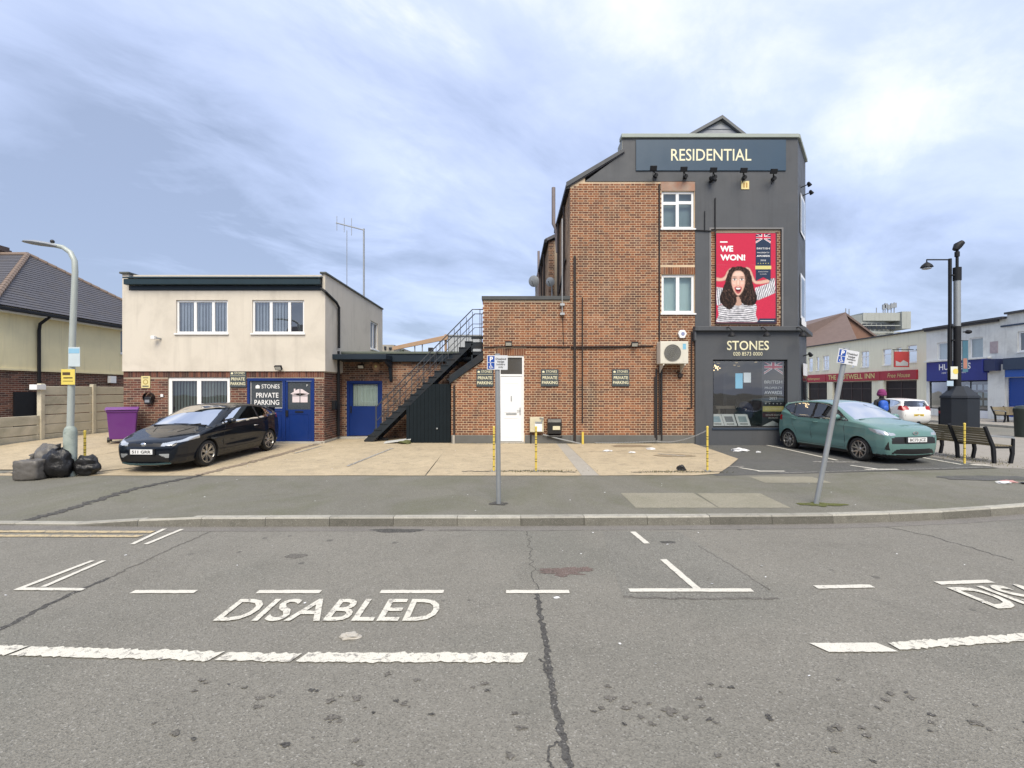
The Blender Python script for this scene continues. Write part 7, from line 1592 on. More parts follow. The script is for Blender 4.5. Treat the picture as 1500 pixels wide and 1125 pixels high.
def build_car(name, label, S, loc, rot, paint, group='cars parked beside the buildings'):
    root = thing(name, label, 'car', (0, 0, 0), group)
    H, r = S['half'], S['r']
    plan = lambda x: np.interp(x, *zip(*S['plan'])); belt = lambda x: np.interp(x, *zip(*S['belt']))
    def Wf(x, z):
        b = H * plan(x); zb = belt(x)
        w = b - .055 * np.clip((.40 - z) / .22, 0, 1) ** 1.5 - .022 * np.clip((z - .66) / .3, -1, 1) ** 2
        w = w - .022 * np.exp(-((z - .50) / .10) ** 2) * np.exp(-((x - S['len'] / 2) / .9) ** 4)
        zc = np.interp(x, *zip(*S['crease'])); w = w + .012 * np.exp(-np.abs(z - zc) / .035) * np.clip((x - .35) / .4, 0, 1)
        over = np.clip(z - zb, 0, 9); return w - S['tum'] * over - .022 * np.clip(over / .05, 0, 1)
    O = crom(S['top'], .016); iL, iR = int(np.argmin(O[:, 0])), int(np.argmax(O[:, 0]))
    up = O[iL:iR + 1].copy(); up[:, 0] = np.maximum.accumulate(up[:, 0]); keep = np.concatenate([[True], np.diff(up[:, 0]) > 1e-5]); up = up[keep]
    extra = [];
    for xc in (S['xf'], S['xr']): extra += [xc + S['ra'] * math.cos(a) for a in np.linspace(0, math.pi, 40)]
    xs = np.unique(np.concatenate([up[:, 0], np.array(extra)])); k_ = [xs[0]]
    for x in xs[1:]:
        if x - k_[-1] > .002: k_.append(x)
    xs = np.array(k_); zup = np.interp(xs, up[:, 0], up[:, 1])
    lf, lr = O[:iL + 1][::-1], O[iR:]; zlow = np.full(xs.shape, S['sill'])
    m = xs < lf[-1, 0]; zlow[m] = np.interp(xs[m], lf[:, 0], lf[:, 1]); m = xs > lr[-1, 0]; lrs = lr[np.argsort(lr[:, 0])]; zlow[m] = np.interp(xs[m], lrs[:, 0], lrs[:, 1])
    xa_ = [lf[-1, 0], .5, S['len'] - .5, lr[-1, 0]]
    m = (xs >= lf[-1, 0]) & (xs <= lr[-1, 0]); zlow[m] = np.interp(xs[m], [lf[-1, 0], lf[-1, 0] + .25, lr[-1, 0] - .3, lr[-1, 0]], [lf[-1, 1], S['sill'], S['sill'], lr[-1, 1]])
    for xc in (S['xf'], S['xr']):
        d = S['ra'] ** 2 - (xs - xc) ** 2; a = d > 0; zlow[a] = np.maximum(zlow[a], S['zw'] + np.sqrt(d[a]))
    zlow = np.minimum(zlow, zup)
    NR = 56; f = 1 - (1 - np.linspace(0, 1, NR)) ** 1.7
    SX = np.repeat(xs[:, None], NR, 1); SZ = zlow[:, None] + (zup - zlow)[:, None] * f[None]
    Od = O[::2]; a, b = Od[:-1], Od[1:]; ab = b - a; L2 = (ab ** 2).sum(1) + 1e-12
    P = np.stack([SX.ravel(), SZ.ravel()], 1); dmin = np.full(len(P), 9.)
    for i in range(len(a)):
        t = np.clip(((P - a[i]) @ ab[i]) / L2[i], 0, 1); dmin = np.minimum(dmin, np.hypot(*(P - a[i] - t[:, None] * ab[i]).T))
    dd = np.clip((r - dmin) / r, 0, 1).reshape(SX.shape); SY = Wf(SX, SZ) - r * (1 - np.sqrt(1 - dd ** 2))
    # top shell over every outline point, using the side columns on the upper branch
    T = np.concatenate([O[:iL][:: 1], np.stack([xs, zup], 1), O[iR + 1:]]); tang = np.gradient(T, axis=0); tang /= np.linalg.norm(tang, axis=1)[:, None] + 1e-9; nor = np.stack([-tang[:, 1], tang[:, 0]], 1)
    c = np.interp(T[:, 0], *zip(*S['crown'])); K_ = 34; v = np.sin(np.linspace(0, 1, K_) * math.pi / 2) * .35 + np.linspace(0, 1, K_) * .65; v /= v[-1]
    We = np.maximum(Wf(T[:, 0], T[:, 1]) - r, .05); off = c[:, None] * (1 - v[None] ** 2)
    TX = T[:, :1] + nor[:, :1] * off; TZ = T[:, 1:] + nor[:, 1:] * off; TY = We[:, None] * v[None]
    groups = {}
    def addgrid(X, Y, Z, cls, flip):
        n, m_ = X.shape; ce = lambda A: (A[:-1, :-1] + A[1:, :-1] + A[1:, 1:] + A[:-1, 1:]) / 4
        C_ = cls(ce(X), ce(Y), ce(Z)); V = np.stack([X, Y, Z], -1).reshape(-1, 3); idx = np.arange(n * m_).reshape(n, m_)
        Q = np.stack([idx[:-1, :-1], idx[1:, :-1], idx[1:, 1:], idx[:-1, 1:]], -1)
        for g in np.unique(C_):
            q = Q[C_ == g]; 
            for s_ in (1, -1):
                VV = V * np.array([1, s_, 1]); qq = q if (s_ > 0) != flip else q[:, ::-1]; groups.setdefault(str(g), []).append((VV, qq))
    addgrid(SX, SY, SZ, lambda x, y, z: S['side_cls'](x, y, z), False)
    addgrid(TX, TY, TZ, lambda x, y, z: S['top_cls'](x, y, z, Wf(x, z) - r), True)
    MATS = dict(body=paint, window=CGLASS, windscreen=CGLASS2, rear_window=CGLASS, headlight=LAMPC, grille=TRIM, trim=TRIM, tail_light=TAILR, fog_light=LAMPC, lower_grille=TRIM, pillar=TRIM)
    split = {'window', 'headlight', 'tail_light', 'fog_light'}
    for g, lst in groups.items():
        sides = [[q for q in lst if True]] if g not in split else [[l for i, l in enumerate(lst) if i % 2 == 0], [l for i, l in enumerate(lst) if i % 2 == 1]]
        for sl_ in sides:
            me_v, me_f, off_ = [], [], 0
            for VV, qq in sl_:
                u, inv = np.unique(qq, return_inverse=True); me_v.append(VV[u]); me_f.append(inv.reshape(qq.shape) + off_); off_ += len(u)
            vv, ff = np.concatenate(me_v), np.concatenate(me_f); me = bpy.data.meshes.new(g); me.from_pydata(vv.tolist(), [], ff.tolist()); me.materials.append(MATS[g])
            bm = bmesh.new(); bm.from_mesh(me); bmesh.ops.remove_doubles(bm, verts=bm.verts, dist=.0015); bmesh.ops.recalc_face_normals(bm, faces=bm.faces) if g == 'body' else None; bm.to_mesh(me); bm.free()
            me.shade_smooth(); o = link(bpy.data.objects.new(g, me)); o.parent = root
    Ws = lambda x, z: float(Wf(np.array(x), np.array(z)))
    def surf(x, z, o=.003, s=1): return (x, s * (Ws(x, z) + o), z)
    # cabin
    mb = MB(); ci = np.where((T[:, 1] > S['len'] * 0 + 1.18) & (T[:, 0] > S['cab'][0]) & (T[:, 0] < S['cab'][1]))[0][::4]
    n_ = 9; vv = [(float(TX[i, 0]), float(We[i] * k / (n_ - 1) * 2 - We[i]) * .96, float(T[i, 1]) - .035 + float(c[i]) * (1 - (2 * k / (n_ - 1) - 1) ** 2)) for i in ci for k in range(n_)]
    mb.add(vv, [(a * n_ + k, a * n_ + k + 1, (a + 1) * n_ + k + 1, (a + 1) * n_ + k) for a in range(len(ci) - 1) for k in range(n_ - 1)]); mb.build('headliner', SEATM, root, smooth=True, fix=False)
    mb = MB(); x0, x1 = S['cab'][0] - .1, S['cab'][1] + .1; hb = float(belt(1.6)) - .14; mb.box(x0, x1, -H + .12, H - .12, .3, hb - .22); mb.box(x0 - .1, x0 + .34, -H + .16, H - .16, .5, hb + .10); 
    for s_ in (1, -1): mb.box(x0, x1, s_ * (H - .125) - .01, s_ * (H - .125) + .01, .3, hb + .06)
    mb.build('cabin_trim', SEATM, root, bevel=.02)
    for s_ in (1, -1):
        sx = S['seat']; mb = MB(); mb.prism([(sx, .75), (sx + .12, .72), (sx + .30, 1.08), (sx + .28, 1.14), (sx + .20, 1.12)], 'y', s_ * .36 - .22, s_ * .36 + .22); mb.prism([(sx + .22, 1.14), (sx + .32, 1.14), (sx + .34, 1.28), (sx + .27, 1.29)], 'y', s_ * .36 - .12, s_ * .36 + .12); mb.build('front_seat', SEATM, root, bevel=.03)
    sx = S['rseat']; mb = MB(); mb.prism([(sx, .75), (sx + .12, .72), (sx + .26, 1.06), (sx + .18, 1.07)], 'y', -.58, .58); mb.build('rear_seat', SEATM, root, bevel=.03)
    mb = MB(); c_ = Vector((S['cab'][0] + .50, .36, hb + .12)); mb.tube([c_ + Vector((.06 * math.sin(a), .18 * math.cos(a), .17 * math.sin(a))) for a in [2 * math.pi * k / 18 for k in range(19)]], .014, 6); mb.build('steering_wheel', TRIM, root, smooth=True)
    # underbody
    mb = MB(); mb.box(.25, S['len'] - .25, -H + .22, H - .22, .16, .62); mb.box(S['xf'] + S['ra'] + .02, S['xr'] - S['ra'] - .02, -H + .1, H - .1, .17, .5); mb.build('underbody', TRIM, root)
    # seams
    mb = MB()
    for s_ in (1, -1):
        for pl in S['seams']: mb.tube([surf(x, z, .0005, s_) for x, z in pl], .0045, 4)
    mb.build('door_seam', TRIM, root)
    for s_ in (1, -1):
        for hx_, hz_ in S['handles']:
            mb = MB(); mb.tube([surf(hx_, hz_, .0, s_), surf(hx_ + .02, hz_, .028, s_), surf(hx_ + .15, hz_ + .006, .028, s_), surf(hx_ + .17, hz_ + .006, .0, s_)], .012, 6); mb.build('door_handle', S.get('hmat', paint), root, smooth=True)
        mx, mz = S['mirror']; w0 = Ws(mx, mz); Mx_ = lambda q: (mx + q[0], s_ * (w0 + .10 + q[1]), mz + q[2])
        mb = MB(); mb.ball((mx + .02, s_ * (w0 + .115), mz + .05), .085, .115, .075, 14, 9, lambda p: 1 - .25 * max(0, p.x)); mi = mb.build('wing_mirror', paint, root, smooth=True)
        mb = MB(); mb.tube([(mx, s_ * (w0 - .03), mz - .01), (mx + .02, s_ * (w0 + .07), mz + .01)], .03, 6); mb.build('mirror_stalk', TRIM, mi)
    # wheels
    for xc in (S['xf'], S['xr']):
        for s_ in (1, -1):
            yo = s_ * (Ws(xc, .6) - .02); Rw, rw = S['rw'], S['rim']; t_ = .2
            mb = MB(); ho = lambda h: yo - s_ * h
            prof = [(rw, .015), (rw + .012, .0), (Rw - .035, .0), (Rw - .008, .02), (Rw, .05), (Rw, t_ - .04), (Rw - .02, t_), (rw, t_)]
            mb.lathe([(a, -s_ * h) for a, h in prof], (xc, yo, S['zw']), 'y', 40); wh = mb.build('wheel', TYRE, root, smooth=40)
            mb = MB(); mb.lathe([(rw + .004, -s_ * .008), (rw - .012, -s_ * .004), (rw - .022, -s_ * .03), (rw - .03, -s_ * .11)], (xc, yo, S['zw']), 'y', 40)
            def spoke(a0, a1, r0, r1, w0_, w1_):
                p = lambda rr_, aa, w, h: (xc + rr_ * math.cos(aa) - w * math.sin(aa), yo - s_ * h, S['zw'] + rr_ * math.sin(aa) + w * math.cos(aa))
                vs = [p(r0, a0, -w0_, .03), p(r0, a0, w0_, .03), p(r1, a1, w1_, .012), p(r1, a1, -w1_, .012), p(r0, a0, -w0_, .07), p(r0, a0, w0_, .07), p(r1, a1, w1_, .07), p(r1, a1, -w1_, .07)]
                mb.add(vs, [(0, 1, 2, 3), (0, 4, 5, 1), (1, 5, 6, 2), (2, 6, 7, 3), (3, 7, 4, 0)])
            ns_ = S['spokes']
            for k in range(ns_):
                a = 2 * math.pi * k / ns_ + math.pi / 2 + .2
                if S['split']: spoke(a, a - S['split'], .05, rw - .015, .022, .013); spoke(a, a + S['split'], .05, rw - .015, .022, .013)
                else: spoke(a, a, .04, rw - .015, .025, .02)
            mb.lathe([(0, -s_ * .022), (.045, -s_ * .024), (.062, -s_ * .04), (.065, -s_ * .07)], (xc, yo, S['zw']), 'y', 16); mb.build('rim', ALLOY, wh, smooth=30)
            mb = MB(); mb.lathe([(0, -s_ * .085), (rw - .02, -s_ * .085)], (xc, yo, S['zw']), 'y', 24); mb.build('brake_disc', ALLOY2, wh)
            mb = MB(); mb.lathe([(S['ra'] + .006, -s_ * -.004), (S['ra'] - .004, -s_ * .02), (S['ra'] - .004, -s_ * .35)], (xc, yo, S['zw']), 'y', 32); mb.lathe([(0, -s_ * .34), (S['ra'], -s_ * .34)], (xc, yo, S['zw']), 'y', 24); mb.v = [q if q[2] > S['sill'] + .0 else (q[0], q[1], S['sill'] + .0) for q in mb.v]; mb.build('wheel_arch', TRIM, root, smooth=40)
    S['extras'](root, surf, paint, T, c)
    root.location = loc; root.rotation_euler = (0, 0, rot)
    return root
def plate(root, x, z, s, mat, tilt, face=-1, name='number_plate'):
    """plate across the car at x; face -1 looks forward (towards -x)"""
    mb = MB(); mb.box(x - .006, x + .006, -.26, .26, z - .056, z + .056); p = mb.build(name, mat, root, bevel=.002)
    text(s, p, BLACKT, 0, 0, 0, .062, width=.44, bold=.02, place=lambda u, v: (x + face * .008, -face * -u if face < 0 else -u * -1, z - .031 + v), name='lettering'); return p
# ---- black hatchback
def grow(p, d):
    cx_, cz_ = sum(q[0] for q in p) / len(p), sum(q[1] for q in p) / len(p); return [(q[0] + d * (1 if q[0] > cx_ else -1), q[1] + d * (1 if q[1] > cz_ else -1)) for q in p]
def civ_side(x, y, z):
    c = np.full(x.shape, 'body', dtype='U14')
    c[inpoly(x, z, [(1.36, .965), (1.75, 1.17), (2.05, 1.298), (2.3, 1.368), (2.6, 1.395), (3.0, 1.378), (3.3, 1.322), (3.64, 1.215), (3.84, 1.118), (3.72, 1.04), (3.4, 1.008), (1.9, .965)])] = 'trim'
    c[inpoly(x, z, [(1.42, .985), (1.75, 1.145), (2.05, 1.275), (2.3, 1.345), (2.6, 1.372), (2.93, 1.358), (2.97, 1.015), (1.9, .985)])] = 'window'
    c[inpoly(x, z, [(3.04, 1.02), (3.0, 1.352), (3.3, 1.302), (3.62, 1.20), (3.80, 1.115), (3.72, 1.06), (3.4, 1.03)])] = 'window'
    c[(x < .60) & (z > .648 + .13 * x) & (z < .712 + .15 * x) ] = 'headlight'
    c[(x > 3.93) & (z > .98) & (z < 1.09)] = 'tail_light'
    c[(z < .215)] = 'trim'
    return c
def civ_top(x, y, z, we):
    c = np.full(x.shape, 'body', dtype='U14'); q = y / we
    fr = x < .6
    c[fr & (y > .40) & (z > .590 + .10 * (y - .40)) & (z < .655 + .20 * (y - .40))] = 'headlight'
    c[fr & (y <= .40) & (z > .585) & (z < .655)] = 'grille'
    c[(x < .3) & (y < .62 - (z - .26) * .5) & (z > .245) & (z < .40) & ((z < .40 - .0 * y))] = 'lower_grille'
    c[(x < .3) & (y > .34) & (z > .33) & (z < .43) & (y > .34 + (.43 - z) * 1.6) ] = 'fog_light'
    c[(x > 1.10) & (x < 2.02) & (y < we - .045)] = 'windscreen'
    c[(x > 2.02) & (x < 2.12) & (y < we - .03)] = 'trim'
    c[(x > 3.25) & (x < 4.02) & (z > 1.1) & (y < we - .08)] = 'rear_window'
    c[(x > 4.0) & (z > .98) & (z < 1.06)] = 'tail_light'
    return c
def civ_extra(root, surf, paint, T, c):
    plate(root, -.094, .475, 'S11 GRR', PLATEW, 0)
    mb = MB(); mb.box(-.084, .1, -.30, .30, .40, .54); mb.build('plate_mount', TRIM, root)
    mb = MB(); mb.ball((-.038, 0, .63), .02, .07, .045); mb.build('emblem', CHROME, root, smooth=True)
    for s_ in (1, -1):
        mb = MB(); mb.tube([(1.04, s_ * .05 - .25, .99), (1.12, s_ * .35 - .15, 1.01)], .012, 5); mb.build('wiper', TRIM, root)
        mb = MB(); mb.tube([(.60, s_ * .30, .862), (1.02, s_ * .52, .955)], .006, 4); mb.build('bonnet_crease', TRIM, root)
    mb = MB(); mb.box(1.03, 1.12, -.66, .66, .945, .985); mb.build('cowl', TRIM, root)
    mb = MB(); mb.prism([(3.86, 1.235), (4.20, 1.235), (4.24, 1.265), (4.0, 1.285), (3.84, 1.265)], 'y', -.60, .60); sp_ = mb.build('rear_spoiler', paint, root, bevel=.01)
    for s_ in (1, -1): mb = MB(); mb.prism([(4.0, 1.06), (4.2, 1.06), (4.24, 1.26), (3.92, 1.26)], 'y', s_ * .60 - .02, s_ * .60 + .02); mb.build('spoiler_end', paint, sp_, bevel=.005)
    mb = MB(); mb.tube([(.06, -.58, .20), (-.06, -.3, .19), (-.085, 0, .19), (-.06, .3, .19), (.06, .58, .20)], .022, 6); mb.build('bumper_lip', M('lip_dark_teal', (.02, .05, .055), .3, .1, coat=1), root)
CIV = dict(crease=[(0, .70), (.9, .80), (4.25, .96)], cab=(1.25, 3.8), seat=1.95, rseat=2.95, len=4.25, half=.885, r=.066, tum=.46, sill=.19, zw=.318, ra=.352, xf=.88, xr=3.51, rw=.318, rim=.232, spokes=7, split=.12,
    top=[(.13, .185), (.05, .20), (.012, .30), (.0, .44), (.012, .55), (.06, .635), (.2, .705), (.45, .785), (.75, .868), (1.0, .932), (1.09, .96), (1.3, 1.062), (1.6, 1.205), (1.85, 1.315), (2.06, 1.385), (2.35, 1.425), (2.65, 1.435), (2.95, 1.42), (3.3, 1.375), (3.6, 1.305), (3.85, 1.225), (4.0, 1.15), (4.08, 1.03), (4.16, .9), (4.22, .75), (4.25, .58), (4.24, .42), (4.2, .3), (4.1, .22)],
    plan=[(0, .74), (.1, .81), (.3, .905), (.6, .97), (.95, 1.0), (3.4, 1.0), (3.8, .97), (4.1, .90), (4.25, .82)], belt=[(0, .80), (.9, .90), (1.4, .955), (3.0, .995), (3.8, 1.05), (4.2, 1.1)],
    crown=[(0, .075), (.3, .05), (.8, .028), (1.1, .045), (1.6, .07), (2.1, .05), (3.0, .035), (4.0, .04), (4.25, .08)],
    side_cls=civ_side, top_cls=civ_top, seams=[[(1.45, .30), (1.42, .6), (1.45, .8), (1.52, .95)], [(2.98, 1.0), (3.0, .8), (2.96, .5), (2.8, .28)], [(1.45, .285), (2.1, .28), (2.8, .28)]], handles=[(2.72, .83)], hmat=CHROME, mirror=(1.62, .99), extras=civ_extra)
BLKP = car_paint('midnight_black_paint', (.004, .007, .013))
build_car('hatchback_car', 'black three-door hatchback with rear spoiler parked before the blue doors', CIV, (-7.99, 10.12, gz(-8, 11) + .0), R(90) - R(3.2), BLKP)
black_car = bpy.data.objects['hatchback_car']; black_car.rotation_euler = (0, -math.atan(.018), R(90) - R(3.2)); black_car.scale = (.955, .955, .955); black_car.location.y += .10; black_car.location.x += .03
# ---- teal hatchback
def i10_side(x, y, z):
    c = np.full(x.shape, 'body', dtype='U14')
    c[inpoly(x, z, [(1.0, .985), (1.34, 1.205), (1.6, 1.35), (1.8, 1.416), (2.2, 1.443), (2.6, 1.44), (2.97, 1.416), (3.25, 1.362), (3.38, 1.262), (3.2, 1.168), (2.98, 1.048), (2.75, 1.008)])] = 'trim'
    c[inpoly(x, z, [(1.06, 1.005), (1.35, 1.185), (1.62, 1.33), (1.82, 1.395), (2.16, 1.42), (2.2, 1.02)])] = 'window'
    c[inpoly(x, z, [(2.28, 1.02), (2.24, 1.422), (2.6, 1.418), (2.95, 1.395), (3.22, 1.345), (3.34, 1.26), (3.2, 1.19), (2.98, 1.07), (2.75, 1.03)])] = 'window'
    c[inpoly(x, z, [(2.195, 1.01), (2.155, 1.425), (2.245, 1.427), (2.285, 1.01)])] = 'pillar'
    c[inpoly(x, z, [(.0, .70), (.0, .77), (.2, .825), (.44, .855), (.38, .79), (.18, .71)])] = 'headlight'
    c[inpoly(x, z, [(3.42, .88), (3.40, 1.02), (3.6, 1.08), (3.7, .9)])] = 'tail_light'
    c[inpoly(x, z, [(.02, .34), (.02, .56), (.10, .36)])] = 'trim'
    c[(z < .235)] = 'trim'
    return c
def i10_top(x, y, z, we):
    c = np.full(x.shape, 'body', dtype='U14'); fr = x < .5
    c[fr & (y > .50) & (z > .700) & (z < .75 + .16 * (y - .50))] = 'headlight'
    c[fr & (z > .50 + .06 * np.clip(y - .35, 0, 1)) & (z < .675 - .12 * np.clip(y - .35, 0, 1)) & (y < .60)] = 'grille'
    c[fr & (z > .255) & (z < .375) & (y < .62 - (z - .255) * 1.2)] = 'lower_grille'
    c[(x < .3) & (z < .235)] = 'trim'
    c[(x > .93) & (x < 1.72) & (y < we - .035)] = 'windscreen'
    c[(x > 3.40) & (z > 1.06) & (z < 1.38) & (y < we - .06)] = 'rear_window'
    c[(x > 3.4) & (z > .9) & (z < 1.04) & (y > .45)] = 'tail_light'
    return c
def i10_extra(root, surf, paint, T, c):
    plate(root, -.090, .60, 'BC73 JCZ', PLATEW, 0)
    mb = MB(); mb.box(-.080, .06, -.30, .30, .53, .66); mb.build('plate_mount', TRIM, root)
    mb = MB(); mb.lathe([(.028, 0), (.05, 0), (.05, .01), (.028, .01)], (0, 0, 0), 'x', 20); mb.v = [(q[0] - .052, q[1] * 1.5, q[2] * .85 + .755) for q in mb.v]; mb.build('emblem', CHROME, root)
    for y0, y1 in ((-.55, -.05), (-.05, .42)): mb = MB(); mb.tube([(.88, y0, 1.03), (1.02, y1, 1.085)], .011, 5); mb.build('wiper', TRIM, root)
    mb = MB(); mb.box(.86, .955, -.60, .60, 1.0, 1.035); mb.build('cowl', TRIM, root)
    mb = MB(); mb.prism([(3.30, 1.425), (3.52, 1.405), (3.54, 1.385), (3.30, 1.385)], 'y', -.52, .52); mb.build('rear_spoiler', paint, root, bevel=.008)
    mb = MB(); mb.tube([(3.0, .2, 1.5), (3.15, .2, 1.6)], .012, 6); mb.build('aerial', TRIM, root)
I10 = dict(crease=[(0, .74), (.6, .84), (3.66, .98)], cab=(1.08, 3.3), seat=1.62, rseat=2.55, len=3.66, half=.84, r=.064, tum=.34, sill=.215, zw=.298, ra=.335, xf=.71, xr=3.135, rw=.298, rim=.212, spokes=5, split=.30,
    top=[(.12, .18), (.05, .21), (.012, .34), (.0, .5), (.01, .62), (.035, .71), (.10, .79), (.28, .88), (.55, .955), (.8, 1.0), (.92, 1.02), (1.15, 1.13), (1.4, 1.265), (1.6, 1.365), (1.75, 1.42), (2.0, 1.46), (2.4, 1.48), (2.8, 1.468), (3.15, 1.435), (3.40, 1.385), (3.46, 1.25), (3.54, 1.05), (3.62, .86), (3.66, .66), (3.65, .46), (3.6, .3), (3.5, .2)],
    plan=[(0, .80), (.08, .865), (.25, .935), (.5, .98), (.8, 1.0), (3.0, 1.0), (3.35, .975), (3.55, .93), (3.66, .86)], belt=[(0, .82), (.8, .96), (1.1, .985), (2.3, 1.0), (2.9, 1.02), (3.3, 1.12), (3.66, 1.15)],
    crown=[(0, .072), (.25, .045), (.6, .03), (.95, .05), (1.4, .07), (1.8, .045), (3.0, .03), (3.4, .04), (3.66, .08)],
    side_cls=i10_side, top_cls=i10_top, seams=[[(1.12, .32), (1.10, .6), (1.12, .85), (1.08, 1.0)], [(2.24, 1.0), (2.25, .7), (2.22, .3)], [(3.02, 1.06), (2.95, .8), (2.82, .62), (2.74, .32)], [(1.12, .30), (2.2, .29), (2.74, .31)]], handles=[(1.98, .90), (2.80, .95)], mirror=(1.28, 1.03), extras=i10_extra)
TEALP = car_paint('teal_green_paint', (.112, .213, .200))
hdg = R(90) - R(8.6)
fx_, fy_ = 8.74, 11.90
# place so that the near front wheel stands at (fx_, fy_)
ca, sa = math.cos(R(8.6)), math.sin(R(8.6))
ux, uy = -sa, ca      # unit from front to rear
cxr, cyr = fx_ + ca * .82, fy_ + sa * .82
teal = build_car('hatchback_car', 'teal green five-door hatchback parked beside the grey shop corner', I10, (cxr - ux * .71, cyr - uy * .71, pz(9.3, 12) + .0), math.atan2(uy, ux), TEALP)
# ---- white hatchback driving along the high street
def wh_side(x, y, z):
    c = i10_side(x, y, z); c[inpoly(x, z, [(3.30, .90), (3.36, 1.10), (3.6, 1.14), (3.75, .95), (3.6, .85)])] = 'tail_light'; return c
def wh_top(x, y, z, we):
    c = i10_top(x, y, z, we); c[(x > 3.4) & (z > .9) & (z < 1.10) & (y > .50)] = 'tail_light'; c[(x > 3.4) & (z < .9) & (c == 'tail_light')] = 'body'; return c
def wh_extra(root, surf, paint, T, c):
    plate(root, 3.735, .62, 'LK09 VBD', PLATEY, 0, face=1)
    mb = MB(); mb.lathe([(.03, 0), (.05, 0), (.05, .01)], (3.70, 0, .93), 'x', 16); mb.build('emblem', CHROME, root); mb = MB(); mb.tube([(3.53, 0, 1.12), (3.55, .3, 1.12)], .012, 5); mb.build('wiper', TRIM, root)
WHC = dict(I10); WHC.update(side_cls=wh_side, top_cls=wh_top, extras=wh_extra)
WHP = car_paint('white_car_paint', (.70, .71, .71))
build_car('hatchback_car', 'white hatchback seen from behind on the high street', WHC, (21.75, 28.9, .01), R(-90), WHP, 'cars on the high street')

# ================================================================== PERSON behind the teal car
def skin_body(name, joints, bones, mat, parent, org, sub=2):
    me = bpy.data.meshes.new(name); me.from_pydata([(p[0] + org[0] - ORG[parent.name].x, p[1] + org[1] - ORG[parent.name].y, p[2] + org[2] - ORG[parent.name].z) for p, r_ in joints], bones, [])
    o = link(bpy.data.objects.new(name, me)); o.parent = parent; s_ = o.modifiers.new('skin', 'SKIN'); s_.use_smooth_shade = True
    for i, (p, r_) in enumerate(joints): me.skin_vertices[0].data[i].radius = r_ if isinstance(r_, tuple) else (r_, r_)
    me.skin_vertices[0].data[0].use_root = True; o.modifiers.new('sub', 'SUBSURF').levels = sub; o.modifiers['sub'].render_levels = sub; me.materials.append(mat); return o
pX, pY = 12.55, 16.0; pZ_ = hp(12.5, 16)
pr_ = thing('person', 'person in a dark coat and magenta hat with a bright blue rucksack', 'person', (pX, pY, pZ_))
COAT = M('dark_coat', (.018, .019, .025), .85, .2, 6); 
J = [((0, 0, .95), (.16, .12)), ((0, 0, 1.2), (.165, .12)), ((0, .0, 1.40), (.19, .11)), ((0, 0, 1.53), (.06, .06)), ((0, -.01, 1.62), (.075, .085)), ((0, 0, 1.74), (.07, .08)),
     ((-.19, 0, 1.44), .065), ((-.25, -.02, 1.18), .055), ((-.26, -.12, .95), .042), ((.19, 0, 1.44), .065), ((.26, .04, 1.18), .055), ((.28, -.02, .94), .042),
     ((-.10, 0, .88), .10), ((-.11, .06, .48), .07), ((-.11, .0, .08), .05), ((.10, 0, .88), .10), ((.11, -.12, .50), .07), ((.11, -.06, .08), .05), ((-.11, .13, .04), .04), ((.11, .09, .04), .04)]
Bn = [(0, 1), (1, 2), (2, 3), (3, 4), (4, 5), (2, 6), (6, 7), (7, 8), (2, 9), (9, 10), (10, 11), (0, 12), (12, 13), (13, 14), (0, 15), (15, 16), (16, 17), (14, 18), (17, 19)]
skin_body('body', J, Bn, COAT, pr_, (pX, pY, pZ_))
SKINM = M('skin', (.50, .30, .22), .6, .06)
mb = MB(); mb.ball((pX, pY + .01, pZ_ + 1.66), .085, .10, .12, 16, 12); mb.ball((pX, pY + .112, pZ_ + 1.65), .014, .02, .02, 8, 6); mb.ball((pX - .088, pY, pZ_ + 1.66), .012, .022, .03, 8, 6); mb.ball((pX + .088, pY, pZ_ + 1.66), .012, .022, .03, 8, 6); mb.build('head', SKINM, pr_, smooth=True)
mb = MB(); mb.ball((pX, pY - .015, pZ_ + 1.73), .125, .135, .13, 18, 10, lambda p: 1 + .05 * math.sin(p.z * 18)); mb.lathe([(.118, -.12), (.135, -.10), (.138, -.04), (.125, -.02)], (pX, pY - .01, pZ_ + 1.74), n=18); mb.build('hat', M('magenta_knit', (.20, .03, .13), .9, .3, 18, .01, 60), pr_, smooth=True)
for s_ in (-1, 1):
    xh, yh, zh = pX + s_ * .27, pY + (-.13 if s_ < 0 else -.03), pZ_ + .88; mb = MB(); mb.ball((xh, yh, zh), .022, .042, .05, 10, 7)
    for k in range(4): mb.tube([(xh, yh + .03 - k * .02, zh - .035), (xh - s_ * .006, yh + .032 - k * .02, zh - .075 + abs(k - 1.4) * .006), (xh - s_ * .022, yh + .03 - k * .02, zh - .10 + abs(k - 1.4) * .01)], [.010, .009, .007], 6)
    mb.tube([(xh, yh + .035, zh + .01), (xh - s_ * .015, yh + .06, zh - .02), (xh - s_ * .02, yh + .062, zh - .05)], [.012, .010, .008], 6); mb.build('hand', SKINM, pr_, smooth=True)
rk_ = thing('rucksack', 'bright blue rucksack on the back of the person', 'bag', (pX - .05, pY - .2, pZ_ + 1.3)); RM = M('bright_blue_nylon', (.02, .10, .48), .6, .15, 6, .004, 40)
mb = MB(); mb.ball((pX - .08, pY - .18, pZ_ + 1.27), .16, .12, .24, 18, 12, lambda p: 1 / max(abs(p.x), abs(p.y), abs(p.z)) ** .45 * .86); mb.build('pack', RM, rk_, smooth=True); mb = MB(); mb.ball((pX - .08, pY - .28, pZ_ + 1.20), .10, .05, .10, 12, 8); mb.build('front_pocket', RM, rk_, smooth=True)

